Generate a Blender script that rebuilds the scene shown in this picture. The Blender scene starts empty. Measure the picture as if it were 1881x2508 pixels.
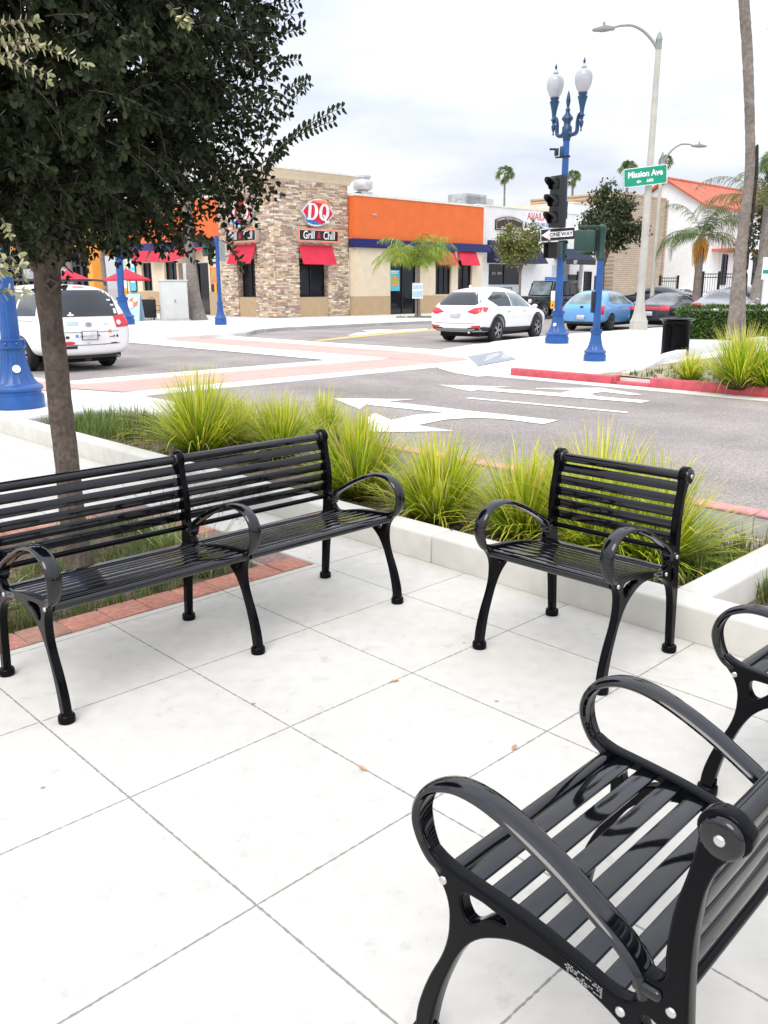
import bpy, bmesh, math, random
from math import sin, cos, pi, radians, sqrt, atan2
from mathutils import Vector, Matrix, noise
from mathutils.bvhtree import BVHTree
from mathutils.geometry import tessellate_polygon
random.seed(7)
SC = bpy.context.scene
COL = SC.collection
# ------------------------------------------------------------------ camera
EYE = 1.55
PITCH = radians(14.804); ROLL = -0.0029; FPX = 2089.6
cd = bpy.data.cameras.new('camera'); cam = bpy.data.objects.new('camera', cd); COL.objects.link(cam)
cd.sensor_fit = 'VERTICAL'; cd.sensor_height = 36; cd.sensor_width = 27
cd.lens = 36*FPX/2508; cd.clip_start = .02; cd.clip_end = 3000
_f = Vector((0, cos(PITCH), -sin(PITCH))); _x = Vector((1, 0, 0)); _u = _x.cross(_f)
_x2 = cos(ROLL)*_x+sin(ROLL)*_u; _u2 = -sin(ROLL)*_x+cos(ROLL)*_u
cam.matrix_world = Matrix(((_x2.x, _u2.x, -_f.x, 0), (_x2.y, _u2.y, -_f.y, 0), (_x2.z, _u2.z, -_f.z, EYE), (0, 0, 0, 1)))
SC.camera = cam
SC.render.resolution_x = 768; SC.render.resolution_y = 1024
# ------------------------------------------------------------------ sky and sun
SUN_EL = radians(52); SUN_AZ = radians(200)      # azimuth clockwise from +Y
W = bpy.data.worlds.new('World'); SC.world = W; W.use_nodes = True
nt = W.node_tree; N = nt.nodes; N.clear()
def nd(t, **k):
    n = N.new(t)
    for a, b in k.items(): setattr(n, a, b)
    return n
out = nd('ShaderNodeOutputWorld'); bg = nd('ShaderNodeBackground'); bg.inputs[1].default_value = .11
sky = nd('ShaderNodeTexSky', sky_type='NISHITA'); sky.sun_disc = False
sky.sun_elevation = SUN_EL; sky.sun_rotation = SUN_AZ; sky.air_density = 1.0; sky.dust_density = 2.0
tc = nd('ShaderNodeTexCoord'); sep = nd('ShaderNodeSeparateXYZ'); nt.links.new(tc.outputs['Generated'], sep.inputs[0])
ad = nd('ShaderNodeMath', operation='ADD'); ad.inputs[1].default_value = .16; nt.links.new(sep.outputs[2], ad.inputs[0])
mx_ = nd('ShaderNodeMath', operation='MAXIMUM'); mx_.inputs[1].default_value = .05; nt.links.new(ad.outputs[0], mx_.inputs[0])
dx = nd('ShaderNodeMath', operation='DIVIDE'); dy = nd('ShaderNodeMath', operation='DIVIDE')
nt.links.new(sep.outputs[0], dx.inputs[0]); nt.links.new(mx_.outputs[0], dx.inputs[1])
nt.links.new(sep.outputs[1], dy.inputs[0]); nt.links.new(mx_.outputs[0], dy.inputs[1])
cb = nd('ShaderNodeCombineXYZ'); nt.links.new(dx.outputs[0], cb.inputs[0]); nt.links.new(dy.outputs[0], cb.inputs[1]); cb.inputs[2].default_value = 3.3
n1 = nd('ShaderNodeTexNoise'); n1.inputs['Scale'].default_value = 1.25; n1.inputs['Detail'].default_value = 5; n1.inputs['Roughness'].default_value = .48
n1.inputs['Distortion'].default_value = .15
nt.links.new(cb.outputs[0], n1.inputs['Vector'])
rp = nd('ShaderNodeValToRGB'); nt.links.new(n1.outputs[0], rp.inputs[0])
el = rp.color_ramp.elements
el[0].position = .34; el[0].color = (.68, .73, .86, 1); el[1].position = .60; el[1].color = (1.0, 1.0, 1.02, 1)
e_ = rp.color_ramp.elements.new(.46); e_.color = (.83, .86, .94, 1)
sc_ = nd('ShaderNodeMixRGB', blend_type='MULTIPLY'); sc_.inputs[0].default_value = 1; sc_.inputs[2].default_value = (7.6, 7.6, 7.6, 1)
nt.links.new(rp.outputs[0], sc_.inputs[1])
mixs = nd('ShaderNodeMixRGB'); mixs.inputs[0].default_value = .86
nt.links.new(sky.outputs[0], mixs.inputs[1]); nt.links.new(sc_.outputs[0], mixs.inputs[2])
zr = nd('ShaderNodeMapRange'); zr.inputs[1].default_value = 0; zr.inputs[2].default_value = 1; zr.inputs[3].default_value = .62; zr.inputs[4].default_value = 1.75   # overcast: zenith brighter than horizon
nt.links.new(sep.outputs[2], zr.inputs[0]); zs = nd('ShaderNodeVectorMath', operation='SCALE'); nt.links.new(mixs.outputs[0], zs.inputs[0]); nt.links.new(zr.outputs[0], zs.inputs['Scale'])
nt.links.new(zs.outputs[0], bg.inputs[0]); nt.links.new(bg.outputs[0], out.inputs[0])
sl = bpy.data.lights.new('sun', 'SUN'); sl.energy = .9; sl.angle = radians(32); sl.color = (1, .96, .9)
so = bpy.data.objects.new('sun', sl); COL.objects.link(so)
sd = Vector((sin(SUN_AZ)*cos(SUN_EL), cos(SUN_AZ)*cos(SUN_EL), sin(SUN_EL)))
so.rotation_euler = sd.to_track_quat('Z', 'Y').to_euler()
SC.view_settings.view_transform = 'Standard'; SC.view_settings.look = 'None'; SC.view_settings.gamma = 1
SC.view_settings.exposure = 0.82
SC.cycles.max_bounces = 8; SC.cycles.diffuse_bounces = 3; SC.cycles.glossy_bounces = 3
SC.cycles.transparent_max_bounces = 12

# ------------------------------------------------------------------ placing: photo point on a level of height z -> ground point
def G(u, v, z=0.):
    d = _f+((u/.882-940.5)/FPX)*_x2-((v/.882-1254)/FPX)*_u2
    k = (z-EYE)/d.z
    return Vector((d.x*k, d.y*k, z))
NV = Vector((.718, .696)); AV = Vector((.696, -.718))   # directions of the two streets
def NA(n, a, z=0.):
    return Vector((NV.x*n+AV.x*a, NV.y*n+AV.y*a, z))
TH = atan2(.696, .718)
def ray_at(u, v, D):          # point at ground distance D on the line of sight
    d = _f+((u/.882-940.5)/FPX)*_x2-((v/.882-1254)/FPX)*_u2; k = D/sqrt(d.x**2+d.y**2)
    return Vector((d.x*k, d.y*k, EYE+d.z*k))
# ------------------------------------------------------------------ materials
MATS = {}
def mat(name, col, rough=.6, metal=0., var=.12, vs=6., bump=0., bs=40., coat=0., spec=.5, var2=0., vs2=.8, trans=0., attr=None, detail=4, extra=None, sss=0., crough=.05):
    m = bpy.data.materials.new(name); m.use_nodes = True; t = m.node_tree; nn = t.nodes; L = t.links
    b = nn['Principled BSDF']
    b.inputs['Roughness'].default_value = rough; b.inputs['Metallic'].default_value = metal
    b.inputs['Coat Weight'].default_value = coat; b.inputs['Coat Roughness'].default_value = crough
    b.inputs['Specular IOR Level'].default_value = spec; b.inputs['Transmission Weight'].default_value = trans
    co = nn.new('ShaderNodeTexCoord')
    if attr:
        a = nn.new('ShaderNodeVertexColor'); a.layer_name = attr; cur = a.outputs[0]
    else:
        rgb = nn.new('ShaderNodeRGB'); rgb.outputs[0].default_value = (*col, 1); cur = rgb.outputs[0]
    for (vv, s) in ((var, vs), (var2, vs2)):
        if vv <= 0: continue
        n = nn.new('ShaderNodeTexNoise'); n.inputs['Scale'].default_value = s; n.inputs['Detail'].default_value = detail
        L.new(co.outputs['Object'], n.inputs['Vector'])
        mr = nn.new('ShaderNodeMapRange'); mr.inputs[1].default_value = .3; mr.inputs[2].default_value = .7
        mr.inputs[3].default_value = 1-vv; mr.inputs[4].default_value = 1+vv
        L.new(n.outputs[0], mr.inputs[0])
        mm = nn.new('ShaderNodeVectorMath'); mm.operation = 'SCALE'
        L.new(cur, mm.inputs[0]); L.new(mr.outputs[0], mm.inputs['Scale']); cur = mm.outputs[0]
    if extra: cur = extra(nn, L, co, cur, b)
    L.new(cur, b.inputs['Base Color'])
    if bump > 0:
        n = nn.new('ShaderNodeTexNoise'); n.inputs['Scale'].default_value = bs; n.inputs['Detail'].default_value = 5
        L.new(co.outputs['Object'], n.inputs['Vector'])
        bp = nn.new('ShaderNodeBump'); bp.inputs['Strength'].default_value = bump; bp.inputs['Distance'].default_value = .01
        L.new(n.outputs[0], bp.inputs['Height']); L.new(bp.outputs[0], b.inputs['Normal'])
    MATS[name] = m
    return m
# ------------------------------------------------------------------ mesh builder
class MB:
    def __init__(s): s.v = []; s.f = []; s.mi = []; s.c = []; s.col = None; s.m = 0; s.M = Matrix.Identity(4)
    def add(s, vs, fs):
        k = len(s.v)
        for p in vs: s.v.append(s.M @ Vector(p))
        if s.col is not None: s.c += [s.col]*len(vs)
        for f in fs: s.f.append([i+k for i in f]); s.mi.append(s.m)
        return s
    def box(s, x0, x1, y0, y1, z0, z1):
        return s.add([(x0, y0, z0), (x1, y0, z0), (x1, y1, z0), (x0, y1, z0), (x0, y0, z1), (x1, y0, z1), (x1, y1, z1), (x0, y1, z1)],
                     [(0, 3, 2, 1), (4, 5, 6, 7), (0, 1, 5, 4), (1, 2, 6, 5), (2, 3, 7, 6), (3, 0, 4, 7)])
    def cbox(s, c, d):
        return s.box(c[0]-d[0]/2, c[0]+d[0]/2, c[1]-d[1]/2, c[1]+d[1]/2, c[2]-d[2]/2, c[2]+d[2]/2)
    def lathe(s, prof, n=24, c=(0, 0), flute=0., cap=True):
        vs = []; fs = []
        for (r, z) in prof:
            for i in range(n):
                a = 2*pi*i/n; rr = r*(1-(flute if i % 2 else 0))
                vs.append((c[0]+rr*cos(a), c[1]+rr*sin(a), z))
        for j in range(len(prof)-1):
            for i in range(n):
                fs.append((j*n+i, j*n+(i+1) % n, (j+1)*n+(i+1) % n, (j+1)*n+i))
        if cap: fs.append(tuple(range(n))[::-1]); fs.append(tuple(range((len(prof)-1)*n, len(prof)*n)))
        return s.add(vs, fs)
    def tube(s, pts, r, n=8, cap=True, flat=None, up=None):
        """sweep a circle (or an ellipse flat=(ra,rb) with ra along 'up' x tangent) along pts"""
        pts = [Vector(p) for p in pts]; R_ = r if hasattr(r, '__len__') else [r]*len(pts)
        vs = []; fs = []; pu = Vector(up) if up else None
        for i, p in enumerate(pts):
            t = (pts[min(i+1, len(pts)-1)]-pts[max(i-1, 0)]).normalized()
            if pu is None: pu = Vector((0, 0, 1)) if abs(t.z) < .9 else Vector((1, 0, 0))
            a = pu-t*pu.dot(t)
            if a.length < 1e-6: a = t.orthogonal()
            a.normalize(); b = t.cross(a); 
            if not up: pu = a
            for k in range(n):
                q = 2*pi*k/n
                ra, rb = (flat[0]*R_[i], flat[1]*R_[i]) if flat else (R_[i], R_[i])
                vs.append(p+a*cos(q)*ra+b*sin(q)*rb)
        for j in range(len(pts)-1):
            for k in range(n): fs.append((j*n+k, j*n+(k+1) % n, (j+1)*n+(k+1) % n, (j+1)*n+k))
        if cap: fs.append(tuple(range(n))[::-1]); fs.append(tuple(range((len(pts)-1)*n, len(pts)*n)))
        return s.add(vs, fs)
    def prism(s, poly, z0, z1):
        """poly: xy list, extruded z0..z1 with its top and bottom triangulated"""
        n = len(poly); vs = [(p[0], p[1], z0) for p in poly]+[(p[0], p[1], z1) for p in poly]
        fs = [(i, (i+1) % n, n+(i+1) % n, n+i) for i in range(n)]
        for t in tessellate_polygon([[Vector((p[0], p[1], 0)) for p in poly]]):
            fs.append((t[0]+n, t[1]+n, t[2]+n)); fs.append((t[2], t[1], t[0]))
        return s.add(vs, fs)
    def disc(s, c, nrm, r, n=20):
        nrm = Vector(nrm).normalized(); a = nrm.orthogonal().normalized(); b = nrm.cross(a); c = Vector(c)
        return s.add([c+a*cos(2*pi*i/n)*r+b*sin(2*pi*i/n)*r for i in range(n)], [tuple(range(n))])
    def blob(s, c, r, seg=8, ring=6, jit=0.):
        vs = []; fs = []
        r = r if hasattr(r, '__len__') else (r, r, r)
        for j in range(ring+1):
            th = pi*j/ring
            for i in range(seg):
                ph = 2*pi*i/seg; k = 1+random.uniform(-jit, jit)
                vs.append((c[0]+r[0]*sin(th)*cos(ph)*k, c[1]+r[1]*sin(th)*sin(ph)*k, c[2]+r[2]*cos(th)*k))
        for j in range(ring):
            for i in range(seg): fs.append((j*seg+i, (j+1)*seg+i, (j+1)*seg+(i+1) % seg, j*seg+(i+1) % seg))
        return s.add(vs, fs)
    def mesh(s, name, mats, smooth=False, fix=True):
        me = bpy.data.meshes.new(name); me.from_pydata(s.v, [], s.f)
        for m in (mats if isinstance(mats, (list, tuple)) else [mats]): me.materials.append(m)
        if max(s.mi, default=0) > 0: me.polygons.foreach_set('material_index', s.mi)
        if s.c:
            ca = me.color_attributes.new('Col', 'FLOAT_COLOR', 'POINT')
            fl = []
            for c in s.c: fl += [c[0], c[1], c[2], 1]
            ca.data.foreach_set('color', fl)
        if fix:
            bm = bmesh.new(); bm.from_mesh(me); bmesh.ops.recalc_face_normals(bm, faces=bm.faces); bm.to_mesh(me); bm.free()
        if smooth:
            me.polygons.foreach_set('use_smooth', [True]*len(me.polygons))
            if smooth != 'all': me.set_sharp_from_angle(angle=radians(smooth if smooth is not True else 40))
        me.update()
        return me
    def build(s, name, mats, parent=None, smooth=False, bevel=0., loc=None, rot=None, fix=True):
        me = s.mesh(name, mats, smooth, fix)
        if bevel: bev(me, bevel)
        return link(name, me, parent, loc, rot)
def bev(me, w, seg=2):
    bm = bmesh.new(); bm.from_mesh(me)
    es = [e for e in bm.edges if len(e.link_faces) == 2 and e.calc_face_angle(0) > radians(35)]
    bmesh.ops.bevel(bm, geom=es, offset=w, segments=seg, affect='EDGES', profile=.5, clamp_overlap=True)
    bm.to_mesh(me); bm.free()
    me.polygons.foreach_set('use_smooth', [True]*len(me.polygons)); me.set_sharp_from_angle(angle=radians(50)); me.update()
def link(name, me, parent=None, loc=None, rot=None):
    o = bpy.data.objects.new(name, me); COL.objects.link(o)
    if parent is not None: o.parent = parent
    if loc is not None: o.location = loc
    if rot is not None: o.rotation_euler = rot
    return o
def tag(o, label=None, cat=None, group=None, kind=None):
    if label: o['label'] = label
    if cat: o['category'] = cat
    if group: o['group'] = group
    if kind: o['kind'] = kind
    return o
def thing(name, label, cat, loc=(0, 0, 0), rz=0., group=None):
    o = bpy.data.objects.new(name, None); COL.objects.link(o); o.empty_display_size = .1
    o.location = loc; o.rotation_euler = (0, 0, rz)
    return tag(o, label, cat, group)
def kids(o): return [c for c in bpy.data.objects if c.parent == o]
def copy_tree(o, parent=None, label=None):
    ch = kids(o); c = o.copy(); COL.objects.link(c); c.parent = parent
    if label: c['label'] = label
    for k in ch: copy_tree(k, c)
    return c
def structure(name, mb, m, smooth=False, bevel=0.):
    return tag(mb.build(name, m, None, smooth, bevel), kind='structure')
def eval_mesh(o, name):
    dg = bpy.context.evaluated_depsgraph_get(); me = bpy.data.meshes.new_from_object(o.evaluated_get(dg)); me.name = name
    return me
def text_mesh(body, size, ext=.004, shear=0., off=0., align='CENTER', sx=1., sp=1.):
    cu = bpy.data.curves.new('writing', 'FONT'); cu.body = body; cu.size = size; cu.extrude = ext; cu.shear = shear
    cu.offset = off; cu.align_x = align; cu.align_y = 'CENTER'; cu.space_character = sp; cu.resolution_u = 3
    o = bpy.data.objects.new('writing', cu); COL.objects.link(o); bpy.context.view_layer.update()
    me = eval_mesh(o, 'writing'); bpy.data.objects.remove(o); bpy.data.curves.remove(cu)
    if sx != 1: me.transform(Matrix.Diagonal((sx, 1, 1, 1)))
    return me
RX90 = Matrix.Rotation(pi/2, 4, 'X')
FR = RX90                                             # faces -Y
def write(body, size, m, parent, loc, face='R', name='lettering', **k):
    """face R: on a wall facing -Y; L: on a wall facing -X; U: lying on the ground"""
    me = text_mesh(body, size, **k); me.materials.clear(); me.materials.append(m)
    if face == 'R': me.transform(RX90)
    elif face == 'L': me.transform(Matrix.Rotation(-pi/2, 4, 'Z') @ RX90)
    elif face == 'X': me.transform(Matrix.Rotation(pi/2, 4, 'Z') @ RX90)
    return link(name, me, parent, loc)
# ------------------------------------------------------------------ ground materials
def joints_fn(n0, dn, a0, da, w0=.0016, w1=.0045, dark=.42):
    def ex(nn, L, co, cur, b):
        pos = nn.new('ShaderNodeNewGeometry').outputs['Position']
        wob = nn.new('ShaderNodeTexNoise'); wob.inputs['Scale'].default_value = 55; L.new(pos, wob.inputs['Vector'])
        ds = []
        for (vx, vy, o0, d) in ((NV.x, NV.y, n0, dn), (AV.x, AV.y, a0, da)):
            dt = nn.new('ShaderNodeVectorMath'); dt.operation = 'DOT_PRODUCT'; dt.inputs[1].default_value = (vx, vy, 0); L.new(pos, dt.inputs[0])
            m1 = nn.new('ShaderNodeMath'); m1.operation = 'MULTIPLY_ADD'; m1.inputs[1].default_value = 1/d; m1.inputs[2].default_value = -o0/d; L.new(dt.outputs['Value'], m1.inputs[0])
            m2 = nn.new('ShaderNodeMath'); m2.operation = 'PINGPONG'; m2.inputs[1].default_value = .5; L.new(m1.outputs[0], m2.inputs[0])
            m3 = nn.new('ShaderNodeMath'); m3.operation = 'MULTIPLY'; m3.inputs[1].default_value = d; L.new(m2.outputs[0], m3.inputs[0]); ds.append(m3)
        mn = nn.new('ShaderNodeMath'); mn.operation = 'MINIMUM'; L.new(ds[0].outputs[0], mn.inputs[0]); L.new(ds[1].outputs[0], mn.inputs[1])
        wm = nn.new('ShaderNodeMath'); wm.operation = 'MULTIPLY_ADD'; wm.inputs[1].default_value = -.0085; wm.inputs[2].default_value = .0042; L.new(wob.outputs[0], wm.inputs[0])
        sm = nn.new('ShaderNodeMath'); sm.operation = 'ADD'; L.new(mn.outputs[0], sm.inputs[0]); L.new(wm.outputs[0], sm.inputs[1])
        mr = nn.new('ShaderNodeMapRange'); mr.inputs[1].default_value = w0; mr.inputs[2].default_value = w1; mr.inputs[3].default_value = dark; mr.inputs[4].default_value = 1; L.new(sm.outputs[0], mr.inputs[0])
        # scattered dark specks, gum spots
        vo = nn.new('ShaderNodeTexVoronoi'); vo.inputs['Scale'].default_value = 3.1; L.new(pos, vo.inputs['Vector'])
        r2 = nn.new('ShaderNodeMapRange'); r2.inputs[1].default_value = .018; r2.inputs[2].default_value = .035; r2.inputs[3].default_value = .45; r2.inputs[4].default_value = 1; L.new(vo.outputs['Distance'], r2.inputs[0])
        n2 = nn.new('ShaderNodeTexNoise'); n2.inputs['Scale'].default_value = 9; n2.inputs['Detail'].default_value = 8; n2.inputs['Roughness'].default_value = .7; L.new(pos, n2.inputs['Vector'])
        r3 = nn.new('ShaderNodeMapRange'); r3.inputs[1].default_value = .57; r3.inputs[2].default_value = .72; r3.inputs[3].default_value = 1; r3.inputs[4].default_value = .80; L.new(n2.outputs[0], r3.inputs[0])
        k = nn.new('ShaderNodeMath'); k.operation = 'MULTIPLY'; L.new(r2.outputs[0], k.inputs[0]); L.new(r3.outputs[0], k.inputs[1])
        k2 = nn.new('ShaderNodeMath'); k2.operation = 'MULTIPLY'; L.new(k.outputs[0], k2.inputs[0]); L.new(mr.outputs[0], k2.inputs[1])
        v = nn.new('ShaderNodeVectorMath'); v.operation = 'SCALE'; L.new(cur, v.inputs[0]); L.new(k2.outputs[0], v.inputs['Scale'])
        return v.outputs[0]
    return ex
PAV = (.595, .572, .52)
mat('plaza', PAV, rough=.85, var=.05, vs=14, var2=.07, vs2=1.1, bump=.12, bs=160, detail=8, extra=joints_fn(1.068, .639, -2.2548, .674))
mat('walk', (.70, .69, .66), rough=.85, var=.05, vs=10, var2=.06, vs2=.5, bump=.1, bs=120, extra=joints_fn(0, 1.52, 0, 1.52, .004, .012, .8))
mat('apron', (.68, .67, .645), rough=.85, var=.06, vs=8, var2=.06, vs2=.6)
mat('concrete', (.60, .585, .53), rough=.85, var=.06, vs=9, var2=.08, vs2=1.3, bump=.15, bs=120)
mat('greyconcrete', (.42, .42, .40), rough=.9, var=.15, vs=9, var2=.12, vs2=1.3, bump=.15, bs=90)
def asphalt_fn(nn, L, co, cur, b):
    pos = nn.new('ShaderNodeNewGeometry').outputs['Position']
    n = nn.new('ShaderNodeTexNoise'); n.inputs['Scale'].default_value = 62; n.inputs['Detail'].default_value = 3; L.new(pos, n.inputs['Vector'])
    r = nn.new('ShaderNodeMapRange'); r.inputs[1].default_value = .33; r.inputs[2].default_value = .67; r.inputs[3].default_value = .60; r.inputs[4].default_value = 1.32; L.new(n.outputs[0], r.inputs[0])
    # worn wheel tracks run along the one way street
    dt = nn.new('ShaderNodeVectorMath'); dt.operation = 'DOT_PRODUCT'; dt.inputs[1].default_value = (NV.x, NV.y, 0); L.new(pos, dt.inputs[0])
    s = nn.new('ShaderNodeMath'); s.operation = 'SINE'; m = nn.new('ShaderNodeMath'); m.operation = 'MULTIPLY'; m.inputs[1].default_value = 3.2; L.new(dt.outputs['Value'], m.inputs[0]); L.new(m.outputs[0], s.inputs[0])
    r2 = nn.new('ShaderNodeMapRange'); r2.inputs[1].default_value = -1; r2.inputs[2].default_value = 1; r2.inputs[3].default_value = .93; r2.inputs[4].default_value = 1.05; L.new(s.outputs[0], r2.inputs[0])
    k = nn.new('ShaderNodeMath'); k.operation = 'MULTIPLY'; L.new(r.outputs[0], k.inputs[0]); L.new(r2.outputs[0], k.inputs[1])
    v = nn.new('ShaderNodeVectorMath'); v.operation = 'SCALE'; L.new(cur, v.inputs[0]); L.new(k.outputs[0], v.inputs['Scale'])
    return v.outputs[0]
mat('asphalt', (.315, .278, .257), rough=.9, var=.08, vs=2.2, var2=.17, vs2=.4, bump=.5, bs=220, extra=asphalt_fn)
mat('paintwhite', (.84, .84, .82), rough=.7, var=.05, vs=18, var2=.05, vs2=2)
mat('paintyellow', (.80, .50, .16), rough=.7, var=.12, vs=18)
def paver_fn(nn, L, co, cur, b):
    pos = nn.new('ShaderNodeNewGeometry').outputs['Position']
    mp = nn.new('ShaderNodeMapping'); mp.vector_type = 'POINT'; mp.inputs['Rotation'].default_value = (0, 0, -TH); L.new(pos, mp.inputs['Vector'])
    br = nn.new('ShaderNodeTexBrick'); br.inputs['Scale'].default_value = 1; br.inputs['Brick Width'].default_value = 1.1; br.inputs['Row Height'].default_value = .62
    br.inputs['Mortar Size'].default_value = .012; br.inputs['Color1'].default_value = (1, 1, 1, 1); br.inputs['Color2'].default_value = (.93, .93, .93, 1); br.inputs['Mortar'].default_value = (.80, .74, .70, 1)
    L.new(mp.outputs[0], br.inputs['Vector'])
    v = nn.new('ShaderNodeVectorMath'); v.operation = 'MULTIPLY'; L.new(cur, v.inputs[0]); L.new(br.outputs[0], v.inputs[1])
    return v.outputs[0]
mat('pinkpaver', (.63, .39, .335), rough=.85, var=.05, vs=12, var2=.07, vs2=.7, extra=paver_fn)
mat('redpaint', (.56, .09, .11), rough=.6, var=.18, vs=9, var2=.10, vs2=1.5, bump=.1, bs=60)
mat('palered', (.60, .28, .28), rough=.7, var=.15, vs=14, var2=.12, vs2=2, bump=.1, bs=60)
mat('soil', (.13, .095, .065), rough=1, var=.45, vs=28, var2=.3, vs2=4, bump=1, bs=70, detail=8)
mat('brick', (.52, .21, .145), rough=.9, attr='Col', var=.22, vs=34, bump=.5, bs=90, var2=.2, vs2=5)
mat('mortar', (.50, .47, .42), rough=.95, var=.15, vs=40)
# ------------------------------------------------------------------ ground
m = MB(); m.box(-500, 500, -60, 900, -.6, -.12); structure('road', m, MATS['asphalt'])
def na_rect(m, n0, n1, a0, a1, z0, z1):
    ps = [NA(n0, a0), NA(n1, a0), NA(n1, a1), NA(n0, a1)]
    return m.add([(p.x, p.y, z0) for p in ps]+[(p.x, p.y, z1) for p in ps], [(0, 3, 2, 1), (4, 5, 6, 7), (0, 1, 5, 4), (1, 2, 6, 5), (2, 3, 7, 6), (3, 0, 4, 7)])
m = MB()   # the plaza, left open round the tree
WN0, WN1, WA0, WA1 = .92, 2.975, -5.66, -3.655
na_rect(m, -14, WN0, -9.95, 14, -.12, 0); na_rect(m, WN1, 3.50, -9.95, 14, -.12, 0)
na_rect(m, WN0, WN1, -9.95, WA0, -.12, 0); na_rect(m, WN0, WN1, WA1, 14, -.12, 0)
structure('plaza', m, MATS['plaza'])
m = MB()
m.prism([NA(*q)[:2] for q in ((-14, -9.95), (-14, -60), (5.9, -60), (5.9, -8.3), (5.12, -9.15), (4.80, -9.95))], -.3, 0)
structure('corner_sidewalk', m, MATS['walk'])
def zf(n): return 0 if n <= 5.9 else (-.12 if n >= 6.7 else -.12*(n-5.9)/.8)
def drape(name, n0, n1, a0, a1, dz, mt, poly=None):
    m = MB(); cuts = sorted([n0, n1]+[c for c in (5.9, 6.7) if n0 < c < n1])
    for p, q in zip(cuts, cuts[1:]):
        m.add([NA(p, a0, zf(p)+dz), NA(q, a0, zf(q)+dz), NA(q, a1, zf(q)+dz), NA(p, a1, zf(p)+dz)], [(0, 1, 2, 3)])
    return structure(name, m, mt, )
drape('apron', 5.9, 6.7, -60, -9.6, .001, MATS['apron'])
drape('crosswalk_concrete', 6.7, 17.4, -15.42, -12.35, .004, MATS['apron'])
drape('crosswalk_line', 7.25, 13.1, -15.42, -15.15, .008, MATS['paintwhite'])
drape('crosswalk_line', 6.9, 15.0, -13.05, -12.40, .008, MATS['paintwhite'])
drape('crosswalk_paving', 5.45, 14.5, -14.7, -13.06, .010, MATS['pinkpaver'])
def flat(name, pts, z, mt, kind='structure'):
    m = MB(); vs = [(p[0], p[1], z) for p in pts]
    m.add(vs, [tuple(t) for t in tessellate_polygon([[Vector((p[0], p[1], 0)) for p in pts]])])
    o = m.build(name, mt); o['kind'] = kind; return o
flat('crosswalk_concrete', [NA(*q) for q in ((13.1, -34), (17.4, -34), (17.4, -15.43), (13.1, -15.43))], -.115, MATS['apron'])
flat('crosswalk_line', [NA(*q) for q in ((13.1, -34), (14.5, -34), (14.5, -14.72), (13.9, -15.43), (13.1, -15.43))], -.107, MATS['paintwhite'])
flat('crosswalk_line', [NA(*q) for q in ((16.5, -34), (17.3, -34), (17.4, -15.5), (16.9, -15.5))], -.107, MATS['paintwhite'])
pk = [NA(14.52, -34), NA(16.45, -34), NA(16.25, -15.9), NA(16.1, -14.9)]+[NA(16.0-.28*sin(i/5*pi/2), -14.6+i*.31) for i in range(6)]+[NA(15.2, -13.07), NA(14.52, -13.07)]
flat('crosswalk_paving', pk, -.109, MATS['pinkpaver'])
# the far corner with its ramp
arc = [(13.40, -10.27), (13.62, -10.95), (14.1, -11.75), (14.9, -12.65), (15.8, -13.47), (16.6, -14.1), (17.5, -14.8), (18.4, -15.35), (20.0, -16.05), (22.4, -16.55), (24.7, -16.78), (28.6, -16.82)]
inn = [(14.2, -10.1), (14.5, -10.6), (14.95, -11.2), (15.6, -12.0), (16.4, -12.75), (17.2, -13.3), (18.1, -13.9), (19.0, -14.5), (20.05, -15.9), (22.43, -16.4), (24.7, -16.63), (28.6, -16.67)]
m = MB()
poly = [NA(*q)[:2] for q in inn]+[NA(*q)[:2] for q in ((95, -16.67), (95, 30), (13.5, 30), (13.5, -10.0))]
m.prism(poly, -.3, 0); structure('far_sidewalk', m, MATS['walk'])
m = MB(); k = len(arc)
m.add([NA(*q, 0) for q in inn]+[NA(q[0], q[1], -.112 if i < 8 else -.02) for i, q in enumerate(arc)]+[NA(q[0]-.02, q[1]-.02, -.13) for q in arc],
      [(i, i+1, k+i+1, k+i) for i in range(k-1)]+[(k+i, k+i+1, 2*k+i+1, 2*k+i) for i in range(k-1)])
structure('ramp', m, MATS['apron'], smooth=True)
gut = [NA(q[0]-.75*cos(i/k*1.3)*(1 if i < 8 else .5), q[1]-.75*sin(.3+i/k*1.3)*(1 if i < 8 else .8)) for i, q in enumerate(arc)]
m = MB(); m.add([Vector((p.x, p.y, -.1125)) for p in gut]+[NA(*q, -.1115) for q in arc], [(i, i+1, k+i+1, k+i) for i in range(k-1)])
structure('gutter', m, MATS['apron'])
m = MB(); na_rect(m, 12.93, 13.345, -10.6, 30, -.119, -.114); structure('gutter', m, MATS['apron'])
m = MB(); na_rect(m, 5.94, 6.30, -8.3, 14, -.119, -.114); structure('gutter', m, MATS['apron'])
m = MB(); m.prism([NA(*q)[:2] for q in ((28.6, -16.84), (28.6, -16.67), (95, -16.67), (95, -16.84))], -.12, .0); structure('kerb', m, MATS['greyconcrete'], bevel=.02)
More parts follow.
